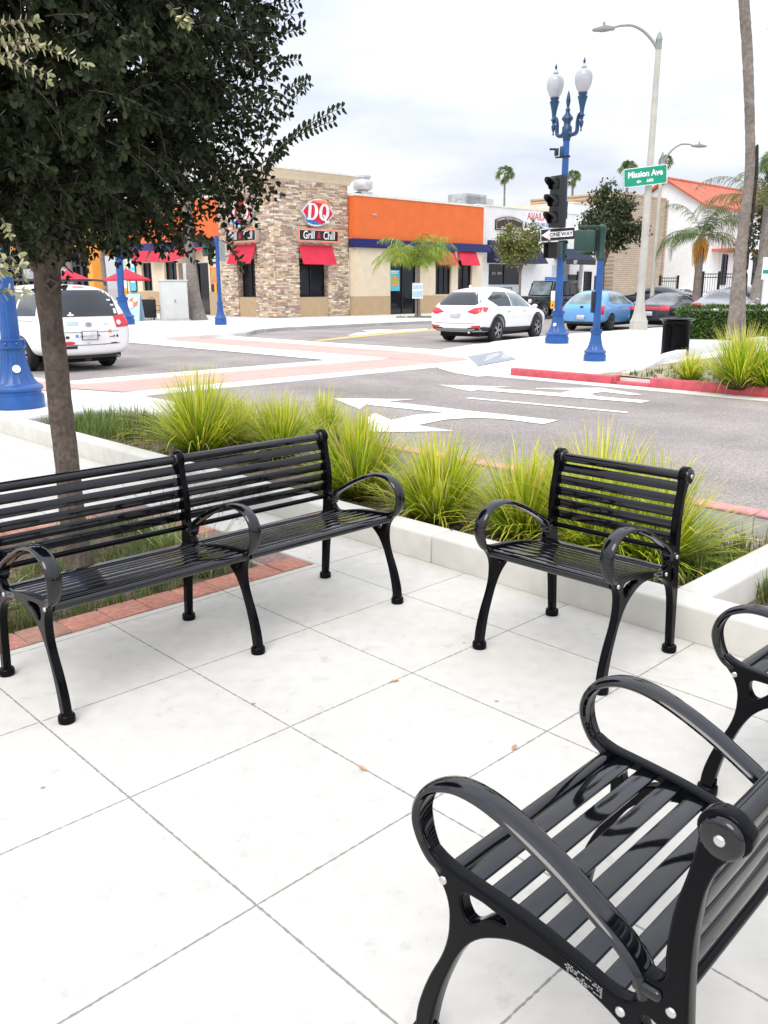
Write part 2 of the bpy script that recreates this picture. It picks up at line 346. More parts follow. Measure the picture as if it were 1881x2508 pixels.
# tactile pad (truncated domes in rows)
m = MB()
tp = [G(617.4+.319*x, 670.3+.319*y, -.05) for x, y in ((1232, 300), (1462, 284), (1475, 302), (1560, 348), (1300, 362))]
mat('tactile', (.34, .37, .40), rough=.7, var=.08, vs=20)
def ramp_z(p):
    nn_ = NV.x*p.x+NV.y*p.y; aa = AV.x*p.x+AV.y*p.y
    best = 9
    for (q, r) in zip(arc, arc[1:]):
        q = Vector(q); r = Vector(r); t = max(0, min(1, (Vector((nn_, aa))-q).dot(r-q)/(r-q).length_squared)); best = min(best, (Vector((nn_, aa))-(q+(r-q)*t)).length)
    return min(0, -.112+best*.112/1.05)
m.add([(p.x, p.y, ramp_z(p)+.014) for p in tp], [(0, 1, 2, 3, 4)])
u0 = min(p.x for p in tp); u1 = max(p.x for p in tp); v0 = min(p.y for p in tp); v1 = max(p.y for p in tp)
def inside(x, y, ps):
    c = False; j = len(ps)-1
    for i in range(len(ps)):
        if (ps[i][1] > y) != (ps[j][1] > y) and x < (ps[j][0]-ps[i][0])*(y-ps[i][1])/(ps[j][1]-ps[i][1])+ps[i][0]: c = not c
        j = i
    return c
x = u0
while x < u1:
    y = v0
    while y < v1:
        if inside(x, y, tp):
            z = ramp_z(Vector((x, y)))+.013; m.lathe([(.022, z), (.016, z+.008)], 6, (x, y))
        y += .075
    x += .075
tag(m.build('tactile_pad', MATS['tactile']), 'grey blue tactile paving pad with raised dots on the corner ramp', 'tactile paving')
# kerbs
m = MB(); na_rect(m, 13.35, 13.50, -10.25, -7.95, -.13, .02); structure('kerb', m, MATS['redpaint'], bevel=.018)
m = MB(); na_rect(m, 13.35, 13.50, -7.94, -7.3, -.13, -.06); na_rect(m, 13.35, 13.60, -8.05, -7.951, -.13, .035); structure('kerb', m, MATS['redpaint'], bevel=.015)
m = MB(); na_rect(m, 13.33, 13.50, -7.29, -4.2, -.13, .04); na_rect(m, 13.33, 13.50, -4.19, 30, -.13, .04); structure('kerb', m, MATS['redpaint'], bevel=.018)
m = MB()
for a0 in range(-9, 15, 2): na_rect(m, 5.78, 5.93, a0+.7, a0+2.695, -.35, .012)
structure('kerb_base', m, MATS['greyconcrete'], bevel=.01)
m = MB()
for a0 in range(-9, 15, 2): na_rect(m, 5.776, 5.935, a0+.7, a0+2.69, .004, .032)
structure('kerb', m, MATS['palered'], bevel=.012)
# kerb on the restaurant side
LK = Vector((-5.47, 45.12, 0))
def LP(x, y, z=0.): return Vector((LK.x+NV.x*x-AV.x*y, LK.y+NV.y*x-AV.y*y, z))
def bmat(x=0., y=0., z=0., rz=0.): return Matrix.Translation(LP(x, y, z)) @ Matrix.Rotation(TH+rz, 4, 'Z')
sw = [(-70, -1.5), (-24, -6.5), (-14.5, -10.9), (-11.8, -11.3), (-9.4, -10.6), (-8.2, -9.4), (-6.5, -8.75), (-2, -8.45), (3, -8.4), (80, -8.4), (80, 60), (-70, 60)]
m = MB(); m.prism([LP(*q)[:2] for q in sw], -.119, 0); structure('far_sidewalk', m, MATS['walk'])
m = MB(); q = sw[4:10]
for (p, r) in zip(q, q[1:]):
    p2 = (p[0]-.02, p[1]-.14); r2 = (r[0]-.02 if r[0] < 70 else r[0], r[1]-.14)
    m.add([LP(*p, z) for z in (-.119, .004)]+[LP(*r, z) for z in (.004, -.119)]+[LP(*p2, z) for z in (-.119, .004)]+[LP(*r2, z) for z in (.004, -.119)], [(0, 1, 2, 3), (7, 6, 5, 4), (4, 5, 1, 0), (3, 2, 6, 7), (1, 5, 6, 2), (0, 3, 7, 4)])
structure('kerb', m, MATS['greyconcrete'])
# road paint
def ZD(x0, y0, s): return lambda pts, z=-.12: [G(x0+s*a, y0+s*b, z) for a, b in pts]
zz2 = ZD(617.4, 670.3, .319); zz3 = ZD(926, 688, .319); zz4 = ZD(617.4, 793.8, .3722)
flat('road_arrow', zz3([(70, 452), (558, 465), (400, 473), (895, 508), (935, 496), (985, 487), (728, 479), (725, 475), (1165, 472), (1450, 519), (1375, 522), (1190, 500), (1125, 507), (1097, 516), (1140, 530), (1500, 560), (1440, 574), (330, 487), (285, 497)]), -.112, MATS['paintwhite'])
flat('road_arrow', zz4([(275, 182), (748, 187), (590, 200), (1100, 258), (1580, 310), (1495, 332), (1250, 301), (1090, 295), (930, 305), (762, 338), (980, 373), (530, 378), (480, 372), (478, 290), (520, 268), (612, 308), (760, 277), (925, 266), (500, 222), (468, 216), (430, 245)]), -.112, MATS['paintwhite'])
flat('lane_line', zz3([(245, 543), (282, 538), (1360, 636), (1335, 643)]), -.112, MATS['paintwhite'])
flat('road_arrow', zz2([(415, 172), (480, 153), (575, 149), (515, 137), (740, 128), (640, 140), (960, 125), (955, 132), (600, 158), (510, 170)]), -.112, MATS['paintwhite'])
flat('centre_line', zz2([(190, 206), (420, 180), (720, 152), (1010, 130), (1400, 105), (1400, 111), (1015, 138), (720, 161), (430, 190), (240, 209)]), -.112, MATS['paintyellow'])
# ------------------------------------------------------------------ planter walls
m = MB()
for a0, a1 in ((-9.95, -6.4), (-6.393, -3.2), (-3.193, -1.05), (-1.043, 1.2), (1.207, 4), (4.007, 8)): na_rect(m, 3.47, 3.665, a0, a1, -.2, .165)
tag(m.build('planter_wall', MATS['concrete'], bevel=.016), 'long low cream concrete wall between the plaza and the planting bed', 'low wall')
m = MB(); na_rect(m, 3.67, 5.77, -1.79, -1.62, -.3, .160)
tag(m.build('planter_wall', MATS['concrete'], bevel=.02), 'short cream concrete cross wall dividing the planting bed behind the single chair', 'low wall')
m = MB(); na_rect(m, 3.60, 4.80, -9.96, -9.80, -.3, .10)
ps = [(4.80, -9.96), (5.12, -9.30), (5.85, -8.30), (5.77, -8.16), (5.02, -9.16), (4.72, -9.80)]
m.prism([NA(*q)[:2] for q in ps], -.3, .097)
tag(m.build('retaining_wall', MATS['greyconcrete'], bevel=.01), 'weathered grey concrete end wall of the planting bed by the blue lamp base', 'low wall')
mat('mulch', (.10, .06, .035), rough=1, attr='Col', var=.2)
def soil(name, n0, n1, a0, a1, z, amp=.03, st=.09):
    m = MB(); ni = max(2, int((n1-n0)/st)); na_ = max(2, int((a1-a0)/st)); vs = []
    for i in range(ni+1):
        for j in range(na_+1):
            n = n0+(n1-n0)*i/ni; a = a0+(a1-a0)*j/na_; p = NA(n, a)
            vs.append((p.x, p.y, z(n, a)+amp*noise.noise(Vector((p.x*3, p.y*3, 2)))+amp*.6*noise.noise(Vector((p.x*11, p.y*11, 5)))))
    m.add(vs, [(i*(na_+1)+j, (i+1)*(na_+1)+j, (i+1)*(na_+1)+j+1, i*(na_+1)+j+1) for i in range(ni) for j in range(na_)])
    return structure(name, m, MATS['soil'], smooth=True)
soil('soil', 3.66, 5.79, -9.82, -1.7, lambda n, a: .05-.10*(n-3.66))
soil('soil', 3.66, 5.79, -1.7, 8, lambda n, a: .02-.05*(n-3.66))
soil('soil', WN0, WN1, WA0, WA1, lambda n, a: -.035, .02)
mat('drysoil', (.36, .30, .20), rough=1, var=.3, vs=12, var2=.3, vs2=1.5, bump=.8, bs=50)
MATS['soil'], _s = MATS['drysoil'], MATS['soil']
soil('soil', 13.49, 24, -8.4, 12, lambda n, a: .02+.04*min(1, (n-13.5)/3), .02, .3)
MATS['soil'] = _s
def chips(name, fn, N_, s0, s1, label, cols):
    m = MB()
    for i in range(N_):
        p = fn(); s = random.uniform(s0, s1); q = Matrix.Translation(p) @ Matrix.Rotation(random.uniform(0, 6.3), 4, 'Z') @ Matrix.Rotation(random.uniform(-.5, .5), 4, 'X')
        c = random.choice(cols); k = random.uniform(.6, 1.3); m.col = (c[0]*k, c[1]*k, c[2]*k); m.M = q
        m.add([(-s, -s*.35, 0), (s, -s*.3, 0), (s*.8, s*.4, 0), (-s*.9, s*.3, 0), (0, 0, s*.35)], [(0, 1, 4), (1, 2, 4), (2, 3, 4), (3, 0, 4)])
    return tag(m.build(name, MATS['mulch']), label, 'mulch', kind='stuff')
br_ = [(.16, .10, .06), (.07, .045, .03), (.28, .2, .13), (.2, .17, .14)]
def bedpt():
    n = random.uniform(3.7, 5.75); a = random.uniform(-9.7, 2); return NA(n, a, (.06 if a < -1.7 else .03)-.10*(n-3.66)*(1 if a < -1.7 else .5))
chips('mulch', bedpt, 5200, .006, .022, 'dark bark mulch and dry litter in the planting bed', br_)
chips('mulch', lambda: NA(random.uniform(WN0+.2, WN1-.2), random.uniform(WA0+.2, WA1-.2), -.03), 1100, .005, .02, 'dry leaf litter round the foot of the leaning tree', br_+[(.4, .2, .1)])
# grime and moss gathered where the paving meets walls and bricks
mat('grime', (.10, .095, .06), rough=1, var=.5, vs=30)
def grime(n0, a0, n1, a1, w, seed):
    random.seed(seed); m = MB(); p = NA(n0, a0); q = NA(n1, a1); d = (q-p); L_ = d.length; d.normalize(); s = Vector((-d.y, d.x, 0)); t = 0; l = []; r = []
    while t < L_:
        o = p+d*t; k = w*(.25+1.2*max(0, .5+noise.noise(Vector((t*2.1, seed, 0))))+.5*random.random()); l.append(o+s*.001+Vector((0, 0, .0012))); r.append(o-s*k+Vector((0, 0, .0012))); t += .02
    n = len(l); m.add(l+r, [(i, i+1, n+i+1, n+i) for i in range(n-1)]); structure('joint_grime', m, MATS['grime'])
grime(3.468, -9.9, 3.468, 6, -.0045, 1); grime(2.977, WA1, .92, WA1, -.004, 2); grime(.92, WA1+.0, 2.977, WA1+.0, -.003, 3)
# white low wall round the bed on the far corner
mat('whitewall', (.66, .67, .66), rough=.85, var=.05, vs=6, var2=.08, vs2=1)
m = MB(); wl = [(13.62, -8.20, .0), (14.6, -8.30, .05), (15.7, -8.62, .10), (17.2, -9.15, .14), (18.8, -9.45, .17), (21, -9.75, .19), (24, -9.9, .19)]
vs = []
for (n, a, z) in wl:
    for da, zz in ((0, -.05), (0, z+.01), (.17, z+.01), (.17, -.1)): vs.append(NA(n, a+da, zz))
m.add(vs, [(4*i+j, 4*i+4+j, 4*i+4+(j+1) % 4, 4*i+(j+1) % 4) for i in range(len(wl)-1) for j in range(4)]+[(0, 1, 2, 3), (27, 26, 25, 24)])
tag(m.build('bed_wall', MATS['whitewall'], bevel=.012), 'curved white concrete edging wall rising beside the litter bin', 'low wall')
# brick frame of the tree well
m = MB(); m.m = 1
na_rect(m, WN0+.003, WN1-.003, WA1-.205, WA1-.003, -.1, -.010); na_rect(m, WN0+.003, WN1-.003, WA0+.003, WA0+.205, -.1, -.010)
na_rect(m, WN0+.003, WN0+.205, WA0+.206, WA1-.206, -.1, -.010); na_rect(m, WN1-.205, WN1-.003, WA0+.206, WA1-.206, -.1, -.010)
m.m = 0
def brick(n0, n1, a0, a1):
    k = random.random(); c = (.47, .21, .155) if k < .5 else ((.50, .27, .205) if k < .78 else (.30, .19, .165)); f = random.uniform(.78, 1.12)
    m.col = tuple(x*f for x in c); z = random.uniform(-.004, .004); na_rect(m, n0+.005, n1-.005, a0+.005, a1-.005, -.05, z)
m.c = [(.5, .47, .42)]*len(m.v)
t = WN0
while t < WN1-.05:
    t2 = min(t+.2055, WN1)
    if not (2.42 < t < 2.5):
        brick(t, t2, WA1-.205, WA1)
    brick(t, t2, WA0, WA0+.205); t = t2
t = WA0+.206
while t < WA1-.21:
    t2 = min(t+.2, WA1-.206); brick(WN0, WN0+.2, t, t2); brick(WN1-.2, WN1, t, t2); t = t2
tag(m.build('brick_border', [MATS['brick'], MATS['mortar']], bevel=.004), 'square border of red bricks framing the tree well', 'brick edging')
# ------------------------------------------------------------------ benches
mat('blackpaint', (.0020, .0023, .0036), rough=.13, var=.25, vs=9, bump=.035, bs=34, coat=.0, spec=.12, crough=.10)
mat('blackgloss', (.0030, .0036, .0056), rough=.075, var=.3, vs=7, bump=.018, bs=22, spec=.60, var2=.2, vs2=60)
mat('steel', (.62, .62, .60), rough=.25, metal=1, var=.1)
mat('decal', (.26, .27, .28), rough=.5)
FO = [(.580, .0), (.575, .07), (.560, .13), (.538, .19), (.511, .25), (.496, .30), (.492, .34), (.496, .386), (.511, .418), (.532, .442), (.554, .462), (.548, .478), (.520, .470), (.49, .462), (.46, .459), (.39, .453), (.29, .441), (.20, .422), (.14, .409), (.105, .416), (.088, .445), (.096, .468), (.088, .485), (.065, .484),
      (.054, .50), (.055, .54), (.053, .59), (.047, .64), (.036, .69), (.028, .735), (.024, .770), (.028, .795), (.012, .818), (-.014, .824), (-.040, .812), (-.054, .788), (-.044, .766), (-.020, .745), (.0, .70), (.010, .643), (.014, .56), (.010, .46), (.0, .336), (-.007, .19), (-.018, .0),
      (.014, .0), (.024, .10), (.034, .20), (.047, .272), (.074, .325), (.12, .360), (.175, .383), (.22, .394), (.28, .397), (.33, .391), (.38, .370), (.427, .336), (.462, .288), (.492, .22), (.517, .144), (.533, .07), (.543, .0)]
H1 = [(.457, .424), (.462, .405), (.456, .384), (.441, .371), (.424, .380), (.408, .396), (.385, .409), (.355, .418), (.385, .427), (.425, .431)]
H2 = [(.082, .402), (.060, .404), (.046, .380), (.044, .345), (.056, .335), (.070, .360)]
def plate(polys, ext, bvl, name):
    cu = bpy.data.curves.new(name, 'CURVE'); cu.dimensions = '2D'; cu.fill_mode = 'BOTH'; cu.extrude = ext; cu.bevel_depth = bvl; cu.bevel_resolution = 2; cu.offset = -bvl
    for pl in polys:
        s = cu.splines.new('NURBS' if False else 'BEZIER'); s.bezier_points.add(len(pl)-1); s.use_cyclic_u = True; s.resolution_u = 3
        for b, p in zip(s.bezier_points, pl):
            b.co = (p[0], p[1], 0); b.handle_left_type = b.handle_right_type = 'AUTO'
            if p[1] <= .001: b.handle_left_type = b.handle_right_type = 'VECTOR'
    o = bpy.data.objects.new(name, cu); COL.objects.link(o); bpy.context.view_layer.update()
    me = eval_mesh(o, name); bpy.data.objects.remove(o); bpy.data.curves.remove(cu)
    # curve plane (u=y forward, v=z up, w) -> local (x=w, y=u, z=v)
    me.transform(Matrix(((0, 0, 1, 0), (1, 0, 0, 0), (0, 1, 0, 0), (0, 0, 0, 1))))
    me.polygons.foreach_set('use_smooth', [True]*len(me.polygons)); me.set_sharp_from_angle(angle=radians(35)); me.materials.clear(); me.materials.append(MATS['blackpaint'])
    return me
FRAME_ME = plate([FO, H1, H2], .0112, .0048, 'side_frame')
# raised rim inside the casting outline (the inner channel seen on the legs)
ARM = [(.512, .446), (.543, .462), (.566, .497), (.577, .540), (.570, .578), (.548, .610), (.512, .632), (.468, .643), (.41, .640), (.34, .620), (.26, .586), (.19, .548), (.135, .515), (.102, .486), (.090, .462), (.084, .440)]
def cr(pts, k=4):
    o = []; P_ = [Vector(p) for p in pts]; P_ = [2*P_[0]-P_[1]]+P_+[2*P_[-1]-P_[-2]]
    for i in range(1, len(P_)-2):
        for j in range(k):
            t = j/k; a, b, c, d = P_[i-1:i+3]
            o.append(.5*((2*b)+(c-a)*t+(2*a-5*b+4*c-d)*t*t+(3*b-a-3*c+d)*t**3))
    o.append(P_[-2]); return o
def arm_mesh():
    m = MB(); pts = cr([(0, y, z) for y, z in ARM], 5); n = len(pts)
    # domed strap: wide across, thin in the plane of the frame, with a shallow groove underneath
    sec = [(-.0275, -.004), (-.0285, .002), (-.024, .0075), (-.012, .0105), (0, .0115), (.012, .0105), (.024, .0075), (.0285, .002), (.0275, -.004), (.021, -.0085), (.015, -.0065), (-.015, -.0065), (-.021, -.0085)]
    vs = []; fs = []; k = len(sec)
    for i, p in enumerate(pts):
        t = (pts[min(i+1, n-1)]-pts[max(i-1, 0)]).normalized(); nr = Vector((0, -t.z, t.y))   # outward of the loop
        f = i/(n-1); w = 1.0 if f > .18 else .62+.38*f/.18
        if f > .90: w = 1-.12*(f-.90)/.10
        for (a, b) in sec: vs.append(p+Vector((a*w, 0, 0))-nr*b*1.05)
    for i in range(n-1):
        for j in range(k): fs.append((i*k+j, i*k+(j+1) % k, (i+1)*k+(j+1) % k, (i+1)*k+j))
    fs.append(tuple(range(k))); fs.append(tuple(range((n-1)*k, n*k)))
    m.add(vs, fs)
    me = m.mesh('armrest', MATS['blackgloss'], smooth=40); return me
ARM_ME = arm_mesh()
m = MB(); m.box(-.0255, .0255, .052, .104, .450, .472); LUG_ME = m.mesh('arm_lug', MATS['blackgloss']); bev(LUG_ME, .009, 3)
def foot_mesh():
    m = MB(); m.lathe([(.0, -.001), (.0305, 0), (.032, .008), (.031, .026), (.027, .031), (.018, .033), (0, .033)], 22, cap=False)
    me = m.mesh('foot_pad', MATS['blackpaint'], smooth=40); return me
FOOT_ME = foot_mesh()
m = MB(); m.lathe([(.0, 0), (.009, 0), (.009, .006), (.0045, .007), (.0045, .030), (0, .031)], 10, cap=False); ANCHOR_ME = m.mesh('anchor_bolt', MATS['blackpaint'], smooth=30)
m = MB(); m.lathe([(.0095, 0), (.0095, .001), (.0078, .0042), (.004, .0056), (.0, .0058)], 14, cap=False); m.M = Matrix.Identity(4)
me_ = m.mesh('bolt', MATS['steel'], smooth=60); me_.transform(Matrix.Rotation(pi/2, 4, 'Y')); BOLT_ME = me_
me2 = me_.copy(); me2.transform(Matrix.Rotation(pi, 4, 'Z')); BOLT_ME2 = me2
CAP_M = MB(); CAP_M.M = Matrix.Translation((0, -.012, .773))
def knob_mesh():
    m = MB(); prof = [(0, -.0275), (.026, -.0265), (.032, -.023), (.0345, -.015), (.0355, 0), (.0345, .015), (.032, .023), (.026, .0265), (0, .0275)]
    m.lathe([(max(r, .0001), z) for r, z in prof], 24, cap=False); me = m.mesh('post_cap', MATS['blackgloss'], smooth=50)
    me.transform(Matrix.Translation((0, -.012, .784)) @ Matrix.Rotation(pi/2, 4, 'Y')); return me
CAP_ME = knob_mesh()
BOLTS = [(.506, .431), (.120, .388), (.036, .445), (-.012, .785)]
def seat_z(y):
    pts = [(.05, .410), (.14, .405), (.20, .415), (.29, .432), (.39, .443), (.46, .449), (.52, .446)]
    for (a, b) in zip(pts, pts[1:]):
        if y <= b[0]: t = (y-a[0])/(b[0]-a[0]); return a[1]+(b[1]-a[1])*t
    return pts[-1][1]
def back_y(z):
    pts = [(.44, .030), (.50, .030), (.56, .031), (.62, .026), (.68, .020), (.73, .008), (.78, -.006)]
    for (a, b) in zip(pts, pts[1:]):
        if z <= b[0]: t = (z-a[0])/(b[0]-a[0]); return a[1]+(b[1]-a[1])*t
    return -.008
def slat(parent, name, x0, x1, c, ang, w=.044, t=.009):
    m = MB(); m.M = Matrix.Translation((0, c[0], c[1])) @ Matrix.Rotation(ang, 4, 'X'); m.box(x0, x1, -w/2, w/2, -t/2, t/2)
    me = m.mesh(name, MATS['blackgloss']); bev(me, .0035, 2); return link(name, me, parent)
def make_bench(name, label, loc, rz, xs, cat, group=None, hide=None):
    t = thing(name, label, cat, loc, rz, group)
    for i, x in enumerate(xs):
        fr = link('side_frame', FRAME_ME, t, (x, 0, 0)); link('armrest', ARM_ME, t, (x, 0, 0)); link('arm_lug', LUG_ME, t, (x, 0, 0)); link('post_cap', CAP_ME, t, (x, 0, 0))
        link('foot_pad', FOOT_ME, t, (x, .558, 0)); link('foot_pad', FOOT_ME, t, (x, .0, 0))
        link('anchor_bolt', ANCHOR_ME, t, (x, .534, .03)); link('anchor_bolt', ANCHOR_ME, t, (x, .021, .03))
        for (y, z) in BOLTS:
            for s in (-1, 1):
                if 0 < i < len(xs)-1: continue
                ow = (i == 0) == (s < 0)
                if not ow and (y, z) != BOLTS[0]: continue
                k = .0190 if (y, z) != BOLTS[3] else .0290
                link('bolt', BOLT_ME if s > 0 else BOLT_ME2, t, (x+s*(k-.003), y, z))
    for a, b in zip(xs, xs[1:]):
        x0, x1 = a+.013, b-.013
        m = MB(); m.tube([(x0, .507, .432), (x1, .507, .432)], .0185, 14); link('front_rail', m.mesh('front_rail', MATS['blackgloss'], smooth=40), t)
        m = MB(); m.tube([(x0, -.012, .783), (x1, -.012, .783)], .0205, 16); link('top_rail', m.mesh('top_rail', MATS['blackgloss'], smooth=40), t)
        m = MB(); m.tube([(x0, .034, .470), (x1, .034, .470)], .0125, 12); link('bottom_rail', m.mesh('bottom_rail', MATS['blackpaint'], smooth=40), t)
        for y in (.458, .3965, .335, .2735, .212, .1505, .094):
            g = (seat_z(y+.02)-seat_z(y-.02))/.04
            slat(t, 'seat_slat', x0, x1, (y, seat_z(y)-.004), math.atan(g))
        for z in (.737, .684, .630, .576, .523):
            g = (back_y(z+.02)-back_y(z-.02))/.04
            slat(t, 'back_slat', x0, x1, (back_y(z)-.0, z), pi/2-math.atan(g) if False else pi/2+math.atan(g)*-1, .041)
    return t
def decal(parent, x, s, y0, y1, z0, z1):
    m = MB(); random.seed(3)
    # a block of small worn print, four short lines
    n = 5
    for r in range(n):
        y = y0
        while y < y1:
            w = random.uniform(.002, .007)
            if random.random() < .8:
                f = (y-y0)/(y1-y0); f2 = (y+w-y0)/(y1-y0)
                za = z0+(z1-z0)*f+.0165-.0045*r; zb = z0+(z1-z0)*f2+.0165-.0045*r
                m.add([(x, y, za), (x, y+w, zb), (x, y+w, zb-.0028), (x, y, za-.0028)], [(0, 1, 2, 3)])
            y += w+.0018
    return m.build('maker_print', MATS['decal'], parent)
bA = make_bench('park_bench', 'long glossy black metal bench with three looped armrests, beside the tree', (-.944, 3.856, 0), -2.3655, [-.868, 0, .868], 'bench', 'black metal seats on the plaza')
bB = make_bench('single_bench', 'single width glossy black metal seat facing the camera before the low wall', (1.033, 3.681, 0), 2.3507, [-.306, .306], 'bench', 'black metal seats on the plaza')
bC = make_bench('single_bench', 'nearest single black metal seat, large in the foreground, its seat slats showing pale reflections', (.7005, 1.3008, 0), .7957, [-.306, .306], 'bench', 'black metal seats on the plaza')
bD = make_bench('single_bench', 'black metal seat cut off by the right edge, showing one looped armrest and leg', (1.623, 2.183, 0), .755, [-.306, .306], 'bench', 'black metal seats on the plaza')
decal(bC, -.3228, -1, .155, .225, .394, .402)
decal(bB, -.3228, -1, .155, .225, .394, .402); decal(bA, .8848, 1, .155, .225, .394, .402)
# fallen leaves
mat('dryleaf', (.55, .30, .16), rough=.8, var=.3, vs=60)
for i, (u, v, rz, cl) in enumerate([(852, 1473, .3, 'curled tan fallen leaf lying on the joint in the middle of the plaza'), (784, 1662, 2.2, 'narrow orange fallen leaf lying along the dark joint nearest the front seat'), (1111, 1616, 1.1, 'small folded tan leaf lying on the paving left of the front seat armrest')]):
    p = G(u, v, 0); m = MB(); L_ = .022
    m.add([(-L_, 0, .001), (-L_*.3, .007, .006), (L_*.6, .006, .004), (L_, 0, .002), (L_*.6, -.005, .007), (-L_*.3, -.007, .004), (0, 0, .001)], [(0, 1, 6), (1, 2, 6), (2, 3, 6), (3, 4, 6), (4, 5, 6), (5, 0, 6)])
    tag(m.build('fallen_leaf', MATS['dryleaf'], None, loc=(p.x, p.y, .001), rot=(0, 0, rz)), cl, 'leaf', 'fallen leaves on the plaza')
# ------------------------------------------------------------------ plants
def leafmat(name, rough=.5, trl=.35, attr='Col', col=(.1, .2, .05), spec=.3, var=.15):
    m = mat(name, col, rough=rough, attr=attr, var=var, vs=7, spec=spec); t = m.node_tree; nn = t.nodes; L = t.links
    b = nn['Principled BSDF']; o = [n for n in nn if n.type == 'OUTPUT_MATERIAL'][0]
    src = b.inputs['Base Color'].links[0].from_socket
    tr = nn.new('ShaderNodeBsdfTranslucent'); L.new(src, tr.inputs[0]); mx = nn.new('ShaderNodeMixShader'); mx.inputs[0].default_value = trl
    L.new(b.outputs[0], mx.inputs[1]); L.new(tr.outputs[0], mx.inputs[2]); L.new(mx.outputs[0], o.inputs[0])
    return m
leafmat('blade', .42, .45); leafmat('leaf', .55, .10, spec=.15); leafmat('litleaf', .5, .35); leafmat('weed', .6, .3)
def lerp(a, b, t): return tuple(x+(y-x)*t for x, y in zip(a, b))
def blade(m, p, az, lean, L_, w, c0, c1, c2, droop, seg=6):
    d = Vector((cos(az), sin(az), 0)); sd = Vector((-sin(az), cos(az), 0)); tw = random.uniform(-.8, .8)
    sd = (sd*cos(tw)+Vector((0, 0, 1))*sin(tw)*.3+d*sin(tw)*.6).normalized()
    x = Vector(p); th = lean; vs = []; cs = []
    for i in range(seg+1):
        f = i/seg; ww = w*(1-f**2.2)*.5*(.55+.45*min(1, f*5))
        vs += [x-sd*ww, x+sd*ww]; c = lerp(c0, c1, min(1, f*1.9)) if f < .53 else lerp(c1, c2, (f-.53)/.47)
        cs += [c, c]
        st = L_/seg; x = x+(d*sin(th)+Vector((0, 0, 1))*cos(th))*st; th += droop*(.4+f*1.6)/seg
    k = len(m.v); m.v += vs; m.c += cs
    for i in range(seg): m.f.append([k+2*i, k+2*i+1, k+2*i+3, k+2*i+2]); m.mi.append(0)
def clump(name, loc, R, H, N_, label, cat, group, seed, yellow=1., w=.0155, wide=1.):
    random.seed(seed); m = MB()
    for i in range(N_):
        az = random.uniform(0, 2*pi); r = R*.22*sqrt(random.random()); o = random.random()
        lean = .03+.95*(o**1.15)*wide+random.uniform(-.05, .05)
        L_ = H*random.uniform(.62, 1.12)*(1-.10*o); drp = random.uniform(.1, 1.0)*(.35+o)
        if random.random() < .16: drp += random.uniform(.5, 1.6)
        k = random.uniform(.75, 1.2); q = random.random()
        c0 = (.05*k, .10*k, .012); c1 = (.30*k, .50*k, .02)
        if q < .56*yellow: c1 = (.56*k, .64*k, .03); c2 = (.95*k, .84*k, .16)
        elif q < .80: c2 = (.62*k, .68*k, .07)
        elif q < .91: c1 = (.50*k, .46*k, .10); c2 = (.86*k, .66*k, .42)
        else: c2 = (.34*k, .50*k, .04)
        p = Vector((r*cos(az), r*sin(az), -.03)); az += random.uniform(-.5, .5)
        blade(m, p, az, lean, L_, w*random.uniform(.55, 1.3), c0, c1, c2, drp)
    # short dead skirt
    for i in range(N_//7):
        az = random.uniform(0, 2*pi); k = random.uniform(.6, 1.2)
        blade(m, (R*.2*cos(az), R*.2*sin(az), -.01), az+random.uniform(-.4, .4), random.uniform(.9, 1.35), H*random.uniform(.3, .6), w*.7, (.18*k, .13*k, .07*k), (.32*k, .26*k, .12*k), (.5*k, .42*k, .26*k), random.uniform(.2, .7), 4)
    o = m.build(name, MATS['blade'], None, loc=loc, fix=False); o['label'] = label; o['category'] = cat; o['group'] = group
    return o
CG = 'clumps of yellow green strap grass in the planting bed'
cl = [(434, 985, .34, .98, 640, 'tallest yellow tipped grass clump, back left of the bed beside the clipped grass'),
      (515, 962, .30, .66, 380, 'lower green grass clump directly right of the tallest back left one'),
      (607, 985, .34, .72, 520, 'yellow green grass clump behind the long bench, left of its right end post'),
      (700, 955, .26, .66, 300, 'small half hidden grass clump between two larger ones behind the long bench'),
      (775, 1072, .34, .80, 620, 'dense grass clump just right of the top corner of the long bench'),
      (946, 1126, .34, .72, 600, 'grass clump between the long bench and the single bench by the low wall'),
      (1130, 1160, .32, .70, 520, 'grass clump behind the left armrest of the single bench'),
      (1290, 1190, .34, .86, 640, 'tall grass clump directly behind the slatted back of the single bench'),
      (1410, 1215, .32, .74, 480, 'sprawling grass clump right of the single bench with long arching yellow blades')]
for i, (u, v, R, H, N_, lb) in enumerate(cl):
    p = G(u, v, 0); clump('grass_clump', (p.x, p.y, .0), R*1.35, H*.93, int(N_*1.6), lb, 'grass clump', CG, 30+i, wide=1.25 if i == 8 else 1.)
cl2 = [(1598, 832, .8, 1.05, 700, 'biggest grass clump in the bed on the far corner, before the palm trunk'),
       (1490, 818, .4, .62, 300, 'small grass clump at the left end of the far bed beside the litter bin'),
       (1668, 836, .6, .95, 420, 'grass clump at the right edge of the photo on the far corner')]
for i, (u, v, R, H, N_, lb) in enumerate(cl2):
    p = G(u, v, 0.03); clump('grass_clump', (p.x, p.y, .0), R, H, N_, lb, 'grass clump', 'grass clumps in the bed on the far corner', 60+i, w=.022)
